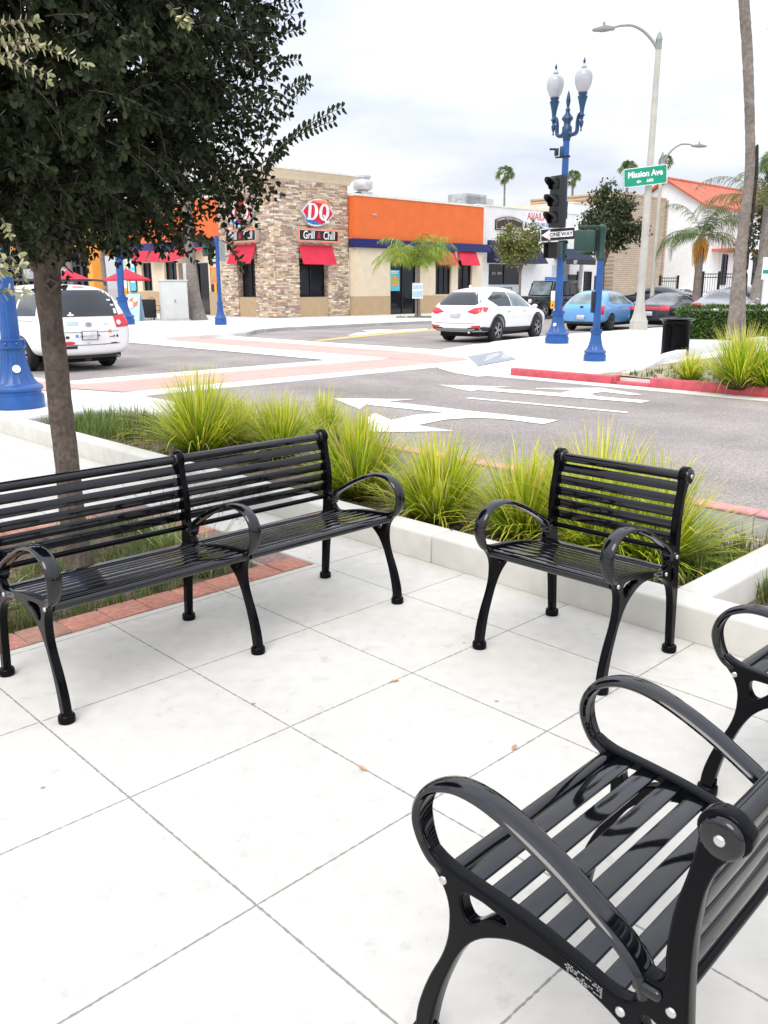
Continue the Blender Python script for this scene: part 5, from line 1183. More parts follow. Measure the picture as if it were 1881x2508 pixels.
def wheel(parent, x, y, r, w=.22, spokes=5, side=1, cover='alloy'):
    key = (r, w, spokes, side, cover)
    if key not in WH:
        m = MB(); m.lathe([(r*.62, -w/2), (r*.90, -w/2), (r*.985, -w*.40), (r, -w*.2), (r, w*.2), (r*.985, w*.40), (r*.90, w/2), (r*.62, w/2), (r*.60, 0)], 36, cap=False)
        m.lathe([(0, -.02), (r*.62, -.02), (r*.62, .02), (0, .02)], 20, cap=False)
        t = m.mesh('tyre', MATS['tyre'], smooth=40)
        a = MB(); a.lathe([(r*.64, w*.44), (r*.64, w*.50), (r*.58, w*.47), (r*.58, w*.30)], 32, cap=False); a.lathe([(r*.14, w*.28), (r*.13, w*.44), (0, w*.45)], 12, cap=False)
        for k in range(spokes):
            for dd in (-.16, .16):
                q = 2*pi*k/spokes; a.M = Matrix.Rotation(q+dd, 4, 'Z'); a.box(r*.06, r*.60, -r*.045, r*.045, w*.33, w*.43)
        a.M = Matrix.Identity(4); h = a.mesh('rim', MATS[cover], smooth=30)
        R_ = Matrix.Rotation(-side*pi/2, 4, 'X')
        for q in (t, h): q.transform(R_)
        WH[key] = (t, h)
    t, h = WH[key]; o = link('wheel', t, parent, (x, y, r)); link('rim', h, o); return o
def hull_extra(t, L_, W_, zb, r, wheels, shadow=True):
    m = MB(); m.box(-L_*.44, L_*.44, -W_*.36, W_*.36, zb-.06, zb+.25)
    for wx in wheels: m.box(wx-r*.9, wx+r*.9, -W_*.33, W_*.33, zb, r*2+.1)
    m.build('underbody', MATS['well'], t)
def plate_w(t, x, z, s, rz=0., y=0.):
    m = MB(); m.box(x-.012, x, y-.155, y+.155, z-.078, z+.078); p = m.build('number_plate', MATS['plate'], t, bevel=.003)
    w = write(s, .105, MATS['seam'] if False else MATS['signblack'], p, (0, 0, 0), ext=.0005, off=.002, sx=.95)
    w.data.transform(Matrix.Translation((x-.0145, y, z-.005)) @ Matrix.Rotation(-pi/2, 4, 'Z') @ RX90); return p
def car(name, label, loc, az, st, wheels, r, paintm, group=None, cat='car', spokes=5, W_=1.8):
    """az: compass heading of the nose, clockwise from +Y"""
    t = thing(name, label, cat, loc, pi/2-az, group); L_ = st[-1][0]-st[0][0]
    me, bv = body_mesh(st, wheels, r, L_); me.materials.clear(); me.materials.append(MATS[paintm]); b = link('body', me, t); b['w'] = 0; del b['w']
    hull_extra(t, L_, W_, st[len(st)//2][1], r, wheels)
    for wx in wheels:
        for s in (-1, 1): wheel(t, wx, s*(W_/2-.125), r, .22, spokes, s)
    return t, bv
def mirror_side(bv, poly, name, mt, t, off=.004, n=3):
    panel(bv, poly, 'L', name, mt, t, off, n); return panel(bv, poly, 'R', name, mt, t, off, n)
def mirror_cap(t, x, y, z, mt):
    for s in (-1, 1):
        m = MB(); m.blob((x, s*(y-.02), z), (.055, .095, .062), 10, 7); m.tube([(x, s*(y-.16), z-.05), (x, s*y, z-.04)], .03, 6); m.build('door_mirror', MATS[mt], t, smooth=60)
def seam(bv, pts, side, t, w=.008):
    P_ = [Vector(p) for p in pts]; poly = []
    l = []; r_ = []
    for i, p in enumerate(P_):
        d = (P_[min(i+1, len(P_)-1)]-P_[max(i-1, 0)]).normalized(); n = Vector((-d.y, d.x))*w/2; l.append(p+n); r_.append(p-n)
    return panel(bv, [tuple(q) for q in l+r_[::-1]], side, 'panel_gap', 'seam', t, .003, 2)
# --- white minivan
W_ = 1.96
st = [(-2.54, .42, .72, .78, .66, .80), (-2.52, .36, .86, .92, .74, .98), (-2.46, .33, .93, 1.02, .74, 1.20), (-2.36, .32, .955, 1.06, .70, 1.50), (-2.26, .32, .965, 1.07, .69, 1.68), (-2.10, .30, .975, 1.06, .72, 1.735), (-1.4, .26, .98, 1.04, .74, 1.755), (-.4, .24, .98, 1.02, .74, 1.76), (.5, .24, .98, 1.0, .73, 1.73), (.95, .24, .98, .99, .70, 1.64), (1.45, .24, .975, .98, .68, 1.30), (1.75, .25, .96, .95, .70, 1.10), (2.2, .27, .90, .86, .72, .96), (2.46, .32, .78, .72, .62, .80), (2.52, .40, .62, .62, .5, .66)]
ax = Vector((-6.72, 18.46)); hd = Vector((-.696, .718)); c_ = ax+hd*1.46
t, bv = car('minivan', 'white minivan driving away, stickers on its tailgate, behind the tree trunk', (c_.x, c_.y, -.12), atan2(-.696, .718), st, (-1.46, 1.57), .335, 'carwhite', 'vehicles in the street', 'minivan', 7, W_)
panel(bv, [(-.70, 1.10), (.70, 1.10), (.63, 1.62), (-.63, 1.62)], 'B', 'rear_window', 'carglass', t, .006, 4)
mirror_side(bv, [(-2.16, 1.12), (-1.22, 1.10), (-1.22, 1.58), (-2.02, 1.58)], 'side_window', 'carglass', t)
mirror_side(bv, [(-1.12, 1.10), (-.12, 1.08), (-.12, 1.58), (-1.12, 1.58)], 'side_window', 'carglass', t)
mirror_side(bv, [(-.02, 1.08), (1.1, 1.06), (.75, 1.50), (.5, 1.58), (-.02, 1.58)], 'side_window', 'carglass', t)
for s in (-1, 1):
    tl = panel(bv, [(s*.56, 1.10), (s*.95, 1.17), (s*.965, .90), (s*.60, .87)], 'B', 'tail_light', 'taillight', t, .012); panel(bv, [(s*.66+.05*cos(a), .975+.05*sin(a)) for a in [i*pi/5 for i in range(10)]], 'B', 'reversing_lamp', 'lampclear', tl, .018, 1)
panel(bv, [(-.13, 1.665), (.13, 1.665), (.11, 1.70), (-.11, 1.70)], 'B', 'brake_light', 'taillight', t, .01, 2)
seam(bv, [(-.83, .555), (0, .535), (.83, .555)], 'B', t, .014); seam(bv, [(-.64, .80), (0, .785), (.64, .80)], 'B', t, .010); seam(bv, [(.885, .58), (.90, .84)], 'B', t, .008); seam(bv, [(-.885, .58), (-.90, .84)], 'B', t, .008)
seam(bv, [(-1.16, .35), (-1.16, 1.6)], 'L', t); seam(bv, [(-.06, .35), (-.06, 1.6)], 'L', t); seam(bv, [(-2.05, 1.02), (-.1, 1.0)], 'L', t, .012)
m = MB(); m.tube([(-2.40, .0, .28), (-2.2, .0, .26)], .08, 8); m.box(-2.44, -1.9, -.70, .70, .27, .37); m.build('tow_bar', MATS['cladding'], t)
m = MB(); m.tube([(-2.3, -.55, .30), (-2.56, -.60, .28)], .03, 8); m.build('exhaust_pipe', MATS['alloy'], t)
for s in (-1, 1):
    m = MB(); m.tube(cr([(-2.15, s*.62, 1.72), (-2.0, s*.64, 1.80), (-1, s*.66, 1.83), (.2, s*.65, 1.81), (.5, s*.64, 1.74)], 4), .022, 8); m.build('roof_rail', MATS['cladding'], t)
for x in (-1.5, -.5):
    m = MB(); m.tube([(x, -.66, 1.82), (x, .66, 1.82)], .02, 8); m.build('roof_bar', MATS['cladding'], t)
xr = -2.535
pl = plate_w(t, xr+.0, .725, '5HGW117'); pl.location.x = -.012
m = MB(); m.box(-2.555, -2.5475, -.172, .172, .638, .812); m.build('plate_frame', MATS['cladding'], t)
m = MB(); m.tube([(-2.37, .05, 1.13), (-2.385, -.25, 1.135), (-2.38, -.52, 1.18)], .012, 6); m.build('wiper', MATS['cladding'], t)
panel(bv, [(.07*cos(i*pi/6), .945+.045*sin(i*pi/6)) for i in range(12)], 'B', 'badge', 'alloy', t, .010, 1)
for (y, z, w, h, c, s) in ((.27, .72, .055, .055, 'stkblue', None), (.33, .97, .12, .030, 'stkpale', 'CITY TRAIL'), (-.38, .95, .13, .016, 'stkpale', None), (.47, .70, .07, .05, 'signblack', None), (.45, .585, .13, .035, 'stkred', 'Bistro'), (.43, .50, .15, .028, 'signblack', 'DRIVE A WAVE'), (.03, .575, .075, .030, 'stkpale', None), (-.20, .72, .04, .05, 'seam', None), (-.45, .80, .055, .055, 'stkred', None), (-.47, .69, .09, .014, 'signblack', None), (-.53, .70, .05, .05, 'seam', None), (-.60, .70, .04, .05, 'signblack', None), (-.30, .54, .07, .025, 'seam', None), (-.52, .56, .14, .022, 'signblack', None)):
    if s == 'Bistro': pg = [(y+w*cos(i*pi/7), z+h*sin(i*pi/7)) for i in range(14)]
    elif c in ('seam',) : pg = [(y-w*.5, z), (y, z-h*.5), (y+w*.5, z), (y, z+h*.5)]
    else: pg = [(y-w*.5 if s is None else y-w, z-h*.5 if s is None else z-h), (y+w*.5 if s is None else y+w, z-h*.5 if s is None else z-h), (y+w*.5 if s is None else y+w, z+h*.5 if s is None else z+h), (y-w*.5 if s is None else y-w, z+h*.5 if s is None else z+h)]
    panel(bv, pg, 'B', 'sticker', c, t, .008, 1)
panel(bv, [(-.47, .775), (-.44, .775), (-.44, .825), (-.47, .825)], 'B', 'sticker', 'yellowbox', t, .011, 1)
for (y, z, w, h) in ((-.55, 1.42, .09, .025), (-.60, 1.32, .07, .03), (-.63, 1.20, .06, .10), (.34, 1.135, .13, .03), (.34, 1.17, .04, .04)):
    panel(bv, [(y-w/2, z-h/2), (y+w/2, z-h/2), (y+w/2, z+h/2), (y-w/2, z+h/2)], 'B', 'window_sticker', 'signwhite', t, .012, 1)
mirror_cap(t, .95, 1.10, 1.08, 'carwhite')
# --- white crossover
st = [(-2.32, .42, .78, .80, .66, .86), (-2.30, .36, .88, .93, .72, 1.0), (-2.22, .33, .92, 1.02, .68, 1.14), (-2.05, .31, .935, 1.05, .60, 1.36), (-1.88, .30, .94, 1.06, .59, 1.545), (-1.6, .28, .945, 1.05, .62, 1.62), (-.8, .26, .945, 1.02, .66, 1.675), (0, .25, .945, 1.0, .66, 1.67), (.55, .25, .945, .98, .63, 1.60), (1.05, .25, .94, .97, .60, 1.32), (1.38, .25, .93, .95, .64, 1.11), (1.9, .28, .90, .88, .70, 1.02), (2.22, .34, .82, .76, .66, .86), (2.33, .42, .66, .62, .55, .68)]
az = radians(36); hd = Vector((sin(az), cos(az))); rt = Vector((cos(az), -sin(az))); rl = Vector((2.12, 27.75)); c_ = rl+rt*.80+hd*1.30
t, bv = car('crossover', 'white crossover pulling away beside the far corner kerb, black lower trim', (c_.x, c_.y, -.12), az, st, (-1.30, 1.40), .365, 'carwhite', 'vehicles in the street', 'crossover', 5, 1.90)
panel(bv, [(-.62, 1.12), (.62, 1.12), (.72, 1.20), (.57, 1.50), (-.57, 1.50), (-.72, 1.20)], 'B', 'rear_window', 'carglass', t, .006, 4)
mirror_side(bv, [(-1.72, 1.30), (-1.25, 1.08), (-.42, 1.07), (-.42, 1.50), (-1.1, 1.52)], 'side_window', 'carglass', t); mirror_side(bv, [(-.36, 1.07), (.95, 1.03), (.35, 1.44), (-.36, 1.50)], 'side_window', 'reflectglass', t)
for s in (-1, 1):
    panel(bv, [(s*.40, .93), (s*.62, 1.04), (s*.93, 1.08), (s*.93, .94), (s*.68, .86)], 'B', 'tail_light', 'taillight', t, .012); panel(bv, [(s*.55, .52), (s*.86, .54), (s*.84, .46), (s*.60, .46)], 'B', 'reflector', 'taillight', t, .012)
    panel(bv, [(-2.12, 1.07), (-1.86, 1.05), (-2.05, .93), (-2.2, .95)], 'L' if s > 0 else 'R', 'tail_light', 'taillight', t, .012)
    sd_ = 'L' if s > 0 else 'R'
    for wx in (-1.30, 1.40):
        ar = [(wx+(.49)*cos(a), .365+.49*sin(a)) for a in [radians(-12+204*i/16) for i in range(17)]]+[(wx+(.415)*cos(a), .365+.415*sin(a)) for a in [radians(192-204*i/16) for i in range(17)]]
        panel(bv, ar, sd_, 'arch_trim', 'cladding', t, .012, 1)
    panel(bv, [(-.85, .28), (.95, .28), (.95, .42), (-.85, .44)], sd_, 'sill_trim', 'cladding', t, .010, 3); panel(bv, [(-2.2, .34), (-1.78, .32), (-1.76, .46), (-2.28, .50)], sd_, 'bumper_trim', 'cladding', t, .010, 2)
    seam(bv, [(-.39, .45), (-.39, 1.5)], sd_, t); seam(bv, [(.72, .45), (.80, 1.05)], sd_, t); seam(bv, [(-1.12, 1.05), (-.98, .75), (-.85, .5)], sd_, t)
    for x in (-.62, .42): panel(bv, [(x-.11, .90), (x+.10, .90), (x+.10, .925), (x-.11, .925)], sd_, 'door_handle', 'chrome', t, .02, 1)
panel(bv, [(-.84, .36), (.84, .36), (.88, .47), (.50, .47), (.40, .44), (-.40, .44), (-.50, .47), (-.88, .47)], 'B', 'bumper_trim', 'cladding', t, .012, 3); panel(bv, [(-.60, .365), (.60, .365), (.72, .44), (.44, .425), (-.44, .425), (-.72, .44)], 'B', 'skid_plate', 'skid', t, .020, 3)
m = MB(); m.tube([(-2.2, -.50, .335), (-2.40, -.54, .33)], .038, 10); m.build('exhaust_pipe', MATS['chrome'], t)
pl = plate_w(t, -2.345, .86, '7XKT318', y=.0); m = MB(); m.blob((-1.45, 0, 1.665), (.09, .02, .05), 8, 6); m.build('antenna', MATS['carwhite'], t)
mirror_cap(t, .92, 1.06, 1.05, 'carwhite')
seam(bv, [(-.70, .60), (0, .585), (.70, .60), (.80, .90)], 'B', t, .010)
# --- blue hatchback
st = [(-2.2, .38, .74, .62, .66, .68), (-2.18, .32, .82, .84, .70, .90), (-2.08, .30, .87, .92, .66, 1.02), (-1.9, .28, .885, .95, .58, 1.30), (-1.72, .28, .89, .97, .55, 1.46), (-1.3, .26, .89, .96, .58, 1.53), (-.5, .24, .89, .94, .61, 1.55), (.2, .24, .89, .93, .60, 1.51), (.8, .24, .885, .92, .56, 1.27), (1.2, .24, .88, .90, .60, 1.06), (1.7, .28, .84, .82, .62, .93), (2.08, .34, .74, .68, .56, .76), (2.2, .42, .55, .56, .45, .60)]
az = radians(38); hd = Vector((sin(az), cos(az))); c_ = Vector((7.62, 33.4))+hd*2.0
t, bv = car('hatchback', 'bright blue hatchback parked behind the blue posts, pale reflections in its windows', (c_.x, c_.y, -.12), az, st, (-1.32, 1.38), .315, 'carblue', 'vehicles in the street', 'hatchback', 5, 1.78)
panel(bv, [(-.60, 1.02), (.60, 1.02), (.53, 1.38), (-.53, 1.38)], 'B', 'rear_window', 'reflectglass', t, .006, 4)
mirror_side(bv, [(-1.45, 1.12), (-1.2, 1.0), (-.42, .99), (-.42, 1.42), (-1.1, 1.42)], 'side_window', 'reflectglass', t); mirror_side(bv, [(-.36, .99), (.72, .98), (.12, 1.34), (-.36, 1.42)], 'side_window', 'reflectglass', t)
for s in (-1, 1):
    panel(bv, [(s*.72, .98), (s*.86, .92), (s*.86, .62), (s*.80, .62), (s*.76, .85)], 'B', 'tail_light', 'taillight', t, .012); sd_ = 'L' if s > 0 else 'R'
    seam(bv, [(-.39, .35), (-.39, 1.42)], sd_, t); seam(bv, [(.62, .35), (.68, .98)], sd_, t)
    for x in (-.60, .40): panel(bv, [(x-.10, .84), (x+.09, .84), (x+.09, .865), (x-.10, .865)], sd_, 'door_handle', 'chrome', t, .02, 1)
panel(bv, [(.30+.09*cos(i*pi/6), .50+.09*sin(i*pi/6)) for i in range(12)], 'R', 'door_emblem', 'stkpale', t, .012, 1)
panel(bv, [(.08*cos(i*pi/6), .90+.045*sin(i*pi/6)) for i in range(12)], 'B', 'badge', 'signblack', t, .012, 1)
plate_w(t, -2.225, .52, '8DRV204'); mirror_cap(t, .68, .99, 1.0, 'carblue'); m = MB(); m.box(-2.2, -2.05, -.7, .7, .28, .36); m.build('bumper_trim', MATS['cladding'], t)
m = MB(); m.tube([(-2.0, -.2, 1.06), (-1.98, .25, 1.12)], .012, 6); m.build('wiper', MATS['cladding'], t)
# --- sedans
SED = [(-2.38, .40, .74, .66, .64, .72), (-2.36, .34, .82, .86, .70, .93), (-2.2, .32, .88, .93, .74, 1.01), (-1.75, .28, .90, .94, .70, 1.06), (-1.3, .26, .905, .94, .60, 1.24), (-.85, .25, .905, .94, .56, 1.39), (-.2, .24, .905, .93, .58, 1.43), (.3, .24, .905, .92, .56, 1.38), (.85, .24, .90, .91, .58, 1.12), (1.15, .24, .895, .90, .64, .98), (1.8, .28, .86, .82, .66, .88), (2.25, .34, .76, .66, .58, .74), (2.38, .42, .58, .54, .46, .58)]
def at(u, D):
    d = _f+((u/.882-940.5)/FPX)*_x2+math.tan(PITCH)*_u2; v = Vector((d.x, d.y)).normalized(); return v*D
def sedan(name, label, u, D, azd, pm, plate=None, lights='wide', glass='carglass', st=SED, z=-.12, cat='sedan', group='vehicles in the street'):
    p = at(u, D); t, bv = car(name, label, (p.x, p.y, z), radians(azd), st, (-1.38, 1.42), .32, pm, group, cat, 5, 1.82)
    panel(bv, [(-.62, 1.06), (.62, 1.06), (.52, 1.34), (-.52, 1.34)], 'B', 'rear_window', glass, t, .006, 3); panel(bv, [(-.64, 1.02), (.64, 1.02), (.53, 1.34), (-.53, 1.34)], 'F', 'windscreen', 'reflectglass', t, .006, 3)
    mirror_side(bv, [(-1.25, 1.06), (-1.1, 1.0), (-.36, .99), (-.36, 1.33), (-.85, 1.33)], 'side_window', glass, t); mirror_side(bv, [(-.30, .99), (.80, .97), (.22, 1.30), (-.30, 1.33)], 'side_window', glass, t)
    for s in (-1, 1):
        pg = [(s*.40, .90), (s*.84, .92), (s*.86, .74), (s*.40, .74)] if lights == 'wide' else [(s*.45, .90), (s*.86, .99), (s*.87, .70), (s*.72, .68), (s*.74, .86), (s*.45, .86)]
        panel(bv, pg, 'B', 'tail_light', 'taillight', t, .012); panel(bv, [(s*.50, .72), (s*.78, .76), (s*.76, .62), (s*.52, .62)], 'F', 'headlight', 'lampclear', t, .012)
        sd_ = 'L' if s > 0 else 'R'; seam(bv, [(-.33, .35), (-.33, 1.33)], sd_, t)
    if lights == 'wide': panel(bv, [(-.39, .88), (.39, .88), (.39, .76), (-.39, .76)], 'B', 'reflector', 'taillight', t, .012)
    if plate: plate_w(t, -2.40, .62 if lights == 'wide' else .70, plate)
    mirror_cap(t, .72, 1.0, 1.0, pm); return t
sedan('sedan', 'dark grey sedan with wide red tail lights parked behind the white street light base', 1457, 38.0, 40, 'cargraphite', '4PLN902')
sedan('sedan', 'silver grey sedan with hooked red tail lights parked above the box hedge', 1572, 35.5, 30, 'carsilver', '7KMT551', 'hook', z=.03)
sedan('sedan', 'black car facing left in the second parking row, behind the dark grey sedan', 1412, 53, 300, 'carblack', z=.15)
sedan('sedan', 'small white car far back in the lot by the iron gate', 1500, 60, 150, 'carwhite', z=.05)
sedan('sedan', 'dark car half hidden behind the black iron gate and palm', 1590, 62, 330, 'carblack', z=.15)
# --- black upright four by four on the far side of the street
p = at(1180, 47.5)
t = thing('off_road_car', 'boxy black off road car facing the camera, parked before the white building', 'off road car', (p.x, p.y, -.05), pi/2-radians(228), 'vehicles in the street')
m = MB(); m.box(-1.95, 1.95, -.80, .80, .50, 1.10); m.add([(-1.95, -.80, 1.102), (.55, -.80, 1.102), (.55, .80, 1.102), (-1.95, .80, 1.102), (-1.85, -.70, 1.90), (.25, -.70, 1.88), (.25, .70, 1.88), (-1.85, .70, 1.90)], [(0, 3, 2, 1), (4, 5, 6, 7), (0, 1, 5, 4), (1, 2, 6, 5), (2, 3, 7, 6), (3, 0, 4, 7)]); m.build('body', MATS['carblack'], t, bevel=.05)
m = MB()
for s in (-1, 1):
    for x in (-1.25, 1.25): m.box(x-.55, x+.55, s*.80, s*.94, .85, .93)
m.build('mudguard', MATS['cladding'], t, bevel=.02)
m = MB(); m.add([(.565, -.66, 1.16), (.565, .66, 1.16), (.30, .60, 1.80), (.30, -.60, 1.80)], [(0, 1, 2, 3)]); m.build('windscreen', MATS['reflectglass'], t)
for s in (-1, 1):
    for (a, b) in ((-1.75, -1.05), (-.95, -.35), (-.27, .36)):
        m = MB(); m.add([(a, s*.802, 1.18), (b, s*.802, 1.18), (b-.04, s*.728, 1.76), (a+.03, s*.728, 1.76)], [(0, 1, 2, 3)]); m.build('side_window', MATS['carglass'], t)
    for x in (-1.25, 1.25): wheel(t, x, s*.80, .40, .25, 5, s)
m = MB(); m.box(1.95, 1.99, -.45, .45, .62, 1.02); g = m.build('grille', MATS['cladding'], t)
for s in (-1, 1): m = MB(); m.M = Matrix.Translation((1.97, s*.52, .86)) @ Matrix.Rotation(pi/2, 4, 'Y'); m.lathe([(.11, -.02), (.11, .03), (0, .05)], 16, cap=False); m.build('headlight', MATS['lampclear'], t)
m = MB(); m.box(2.0, 2.15, -.78, .78, .48, .60); m.build('bumper', MATS['cladding'], t, bevel=.02)
# ------------------------------------------------------------------ buildings beyond the restaurant
mat('block', (.46, .36, .26), rough=.9, var=.06, vs=3, extra=None)
def blockfn(nn, L, co, cur, b):
    br = nn.new('ShaderNodeTexBrick'); mp = nn.new('ShaderNodeMapping'); mp.inputs['Rotation'].default_value = (pi/2, 0, 0); L.new(co.outputs['Object'], mp.inputs['Vector'])
    br.inputs['Scale'].default_value = 1; br.inputs['Brick Width'].default_value = .6; br.inputs['Row Height'].default_value = .15; br.inputs['Mortar Size'].default_value = .018
    br.inputs['Color1'].default_value = (1, 1, 1, 1); br.inputs['Color2'].default_value = (.84, .84, .84, 1); br.inputs['Mortar'].default_value = (.62, .60, .58, 1); L.new(mp.outputs[0], br.inputs['Vector'])
    v = nn.new('ShaderNodeVectorMath'); v.operation = 'MULTIPLY'; L.new(cur, v.inputs[0]); L.new(br.outputs[0], v.inputs[1]); return v.outputs[0]
mat('block', (.50, .40, .30), rough=.9, var=.06, vs=1.5, extra=blockfn)
def tilefn(nn, L, co, cur, b):
    wv = nn.new('ShaderNodeTexWave'); wv.inputs['Scale'].default_value = 1.6; wv.inputs['Distortion'].default_value = 1.2; L.new(co.outputs['Object'], wv.inputs['Vector'])
    mr = nn.new('ShaderNodeMapRange'); mr.inputs[3].default_value = .78; mr.inputs[4].default_value = 1.1; L.new(wv.outputs['Fac'], mr.inputs[0])
    v = nn.new('ShaderNodeVectorMath'); v.operation = 'SCALE'; L.new(cur, v.inputs[0]); L.new(mr.outputs[0], v.inputs['Scale']); return v.outputs[0]
mat('rooftile', (.56, .15, .09), rough=.85, var=.2, vs=9, var2=.15, vs2=1, extra=tilefn)
mat('navy', (.010, .014, .05), rough=.7, var=.1); mat('darkbrown', (.045, .025, .018), rough=.5, var=.1); mat('lettering', (.70, .66, .58), rough=.5); mat('redletter', (.70, .05, .12), rough=.5); mat('blueletter', (.12, .24, .48), rough=.5)
mat('frosted', (.50, .55, .58), rough=.5, var=.1); mat('metalgrey', (.40, .41, .42), rough=.5, metal=.3, var=.2, vs=3, var2=.2, vs2=1)
B = thing('office_building', 'white single storey law office with arched dark sign and navy awning', 'building', LP(15.80, 0.0), TH)
def bp(name, x0, x1, y0, y1, z0, z1, mt, parent=B, bevel=0): m = MB(); m.box(x0, x1, y0, y1, z0, z1); return m.build(name, MATS[mt], parent, bevel=bevel)
m = MB(); ops = [(1.25, 4.75, .55, 2.95), (9.2, 12.0, .0, 3.4)]
wall_with(m, 0, 12.2, 0, 6.42, ops, lambda a, b, p, q: m.box(a, b, 0, .3, p, q)); m.build('wall', MATS['white'], B)
bp('roof', .3, 11.9, .31, 9, 3.5, 6.2, 'capwhite'); bp('parapet_cap', -.02, 12.2, -.04, .36, 6.423, 6.50, 'capwhite'); bp('side_wall', 0, .3, .31, 9, 0, 6.42, 'white')
window(B, 'R', 1.26, 4.74, 1.65, 2.94, .12, 1); bp('shop_window_film', 1.26, 4.74, .10, .14, .56, 1.64, 'frosted')
w = write('LAW OFFICES', .30, MATS['seam'], B, (3.0, .085, 1.36), ext=.002, off=.004); w = write('DUI   DMV', .22, MATS['lettering'], B, (2.2, .085, 2.35), ext=.002)
for z in (.75, .90, 1.05): bp('print', 1.5+random.random()*.2, 2.2, .088, .096, z, z+.05, 'seam'); bp('print', 3.8, 4.4+random.random()*.2, .088, .096, z, z+.05, 'seam')
m = MB(); m.add([(1.05, 0, 4.40), (6.35, 0, 4.40), (6.35, -1.0, 3.0), (1.05, -1.0, 3.0), (1.05, 0, 3.0), (6.35, 0, 3.0)], [(0, 1, 2, 3), (0, 3, 4), (1, 5, 2), (3, 2, 5, 4)]); m.build('awning', MATS['navy'], B)
def arch_poly(x0, x1, z0, z1, rise, n=12): return [(x0, z0), (x1, z0), (x1, z1)]+[(x1+(x0-x1)*i/n, z1+rise*(1-(2*i/n-1)**2)) for i in range(1, n)]+[(x0, z1)]
m = MB(); slab(m, arch_poly(1.75, 4.62, 5.04, 5.66, .24), -.08, -.001); sg = m.build('arched_sign', MATS['darkbrown'], B)
m = MB(); pl = arch_poly(1.83, 4.54, 5.11, 5.62, .21); 
for p, q in zip(pl, pl[1:]+pl[:1]): m.tube([(p[0], -.085, p[1]), (q[0], -.085, q[1])], .012, 4)
m.build('sign_border', MATS['lettering'], sg)
for i, ch in enumerate('CRIMINAL DEFENSE ATTORNEYS'):
    if ch == ' ': continue
    x = 1.98+i*.0965; zc = 5.56+.21*(1-(2*(x-1.83)/2.71-1)**2)
    write(ch, .14, MATS['lettering'], sg, (x, -.09, zc), ext=.002, off=.003)
write('JONES LANCASTER', .21, MATS['lettering'], sg, (3.18, -.09, 5.19), ext=.002, off=.004)
m = MB(); m.tube([(2.98, -.09, 5.50), (3.38, -.09, 5.50)], .012, 5); m.tube([(3.18, -.09, 5.34), (3.18, -.09, 5.54)], .012, 5); m.blob((3.0, -.09, 5.42), (.06, .01, .03), 8, 5); m.blob((3.36, -.09, 5.42), (.06, .01, .03), 8, 5); m.build('scales_emblem', MATS['lettering'], sg)
m = MB(); m.box(4.72, 8.55, -.03, -.001, 5.36, 6.40); bn = m.build('banner', MATS['signwhite'], B)
write('AVAILABLE', .66, MATS['redletter'], bn, (6.66, -.036, 6.03), ext=.002, off=.008, sx=.97); write('858-348-3000', .34, MATS['blueletter'], bn, (6.9, -.036, 5.56), ext=.002, off=.006); m = MB(); m.box(4.85, 5.05, -.036, -.031, 5.44, 5.68); m.build('print', MATS['blueletter'], bn)
m = MB(); m.add([(8.4, 0, 4.1), (12.1, 0, 4.1), (12.1, -1.0, 3.35), (8.4, -1.0, 3.35), (8.4, 0, 3.35), (12.1, 0, 3.35)], [(0, 1, 2, 3), (0, 3, 4), (1, 5, 2), (3, 2, 5, 4)]); dk = m.build('door_canopy', MATS['navy'], B)
bp('canopy_valance', 8.4, 12.1, -1.012, -1.0, 3.0, 3.35, 'signblack'); write('207', .30, MATS['signwhite'], dk, (9.5, -1.02, 3.16), ext=.002, off=.006)
d_ = window(B, 'R', 10.4, 11.6, .01, 2.35, .12, 0); d_.name = 'office_door'; bp('poster', 8.2, 9.15, -.02, -.001, 2.25, 2.95, 'frosted'); bp('blue_board', 7.4, 10.1, -.05, -.021, 1.7, 2.15, 'signblue')
# rooftop unit
m = MB(); m.box(1.7, 4.3, 2.4, 4.2, 6.35, 6.45); m.box(1.8, 3.9, 2.5, 4.1, 6.45, 7.45); k = m.build('rooftop_unit', MATS['metalgrey'], B, bevel=.02); m = MB(); m.box(3.93, 4.9, 2.7, 3.9, 6.7, 7.25); m.build('duct', MATS['galv'], k); m = MB()
for i in range(9): m.box(1.9, 3.8, 2.47, 2.499, 6.7+i*.07, 6.73+i*.07)
m.build('louvre', MATS['metalgrey'], k)
B2 = thing('office_building', 'taller cream walled building set back between law office and tan block wall', 'building', LP(27.9, 1.2), TH)
bp('wall', 0, 5.5, 0, 9, 0, 7.35, 'white', B2); bp('parapet_cap', -.05, 5.55, -.05, 9, 7.353, 7.45, 'cream', B2); window(B2, 'R', 1.0, 2.9, .9, 2.6, -.06, 1); bp('door', 3.4, 4.4, -.05, -.001, 0, 2.3, 'navy', B2); bp('shed_roof', -4.0, 1.5, 2.0, 9, 6.4, 7.1, 'cream', B2)
B3 = thing('block_building', 'tall tan concrete block wall building behind the street light', 'building', LP(32.0, 0), TH)
m = MB(); m.box(0, 7.2, 0, 8, 0, 8.2); m.build('wall', MATS['block'], B3); bp('coping', -.05, 7.25, -.05, 8.05, 8.203, 8.32, 'tan', B3); bp('pier', 7.21, 7.45, -.12, .3, 0, 8.15, 'block', B3)
B4 = thing('mission_hall', 'white stucco hall with red tiled gable roof behind the palms', 'building', LP(44.2, -.6), TH)
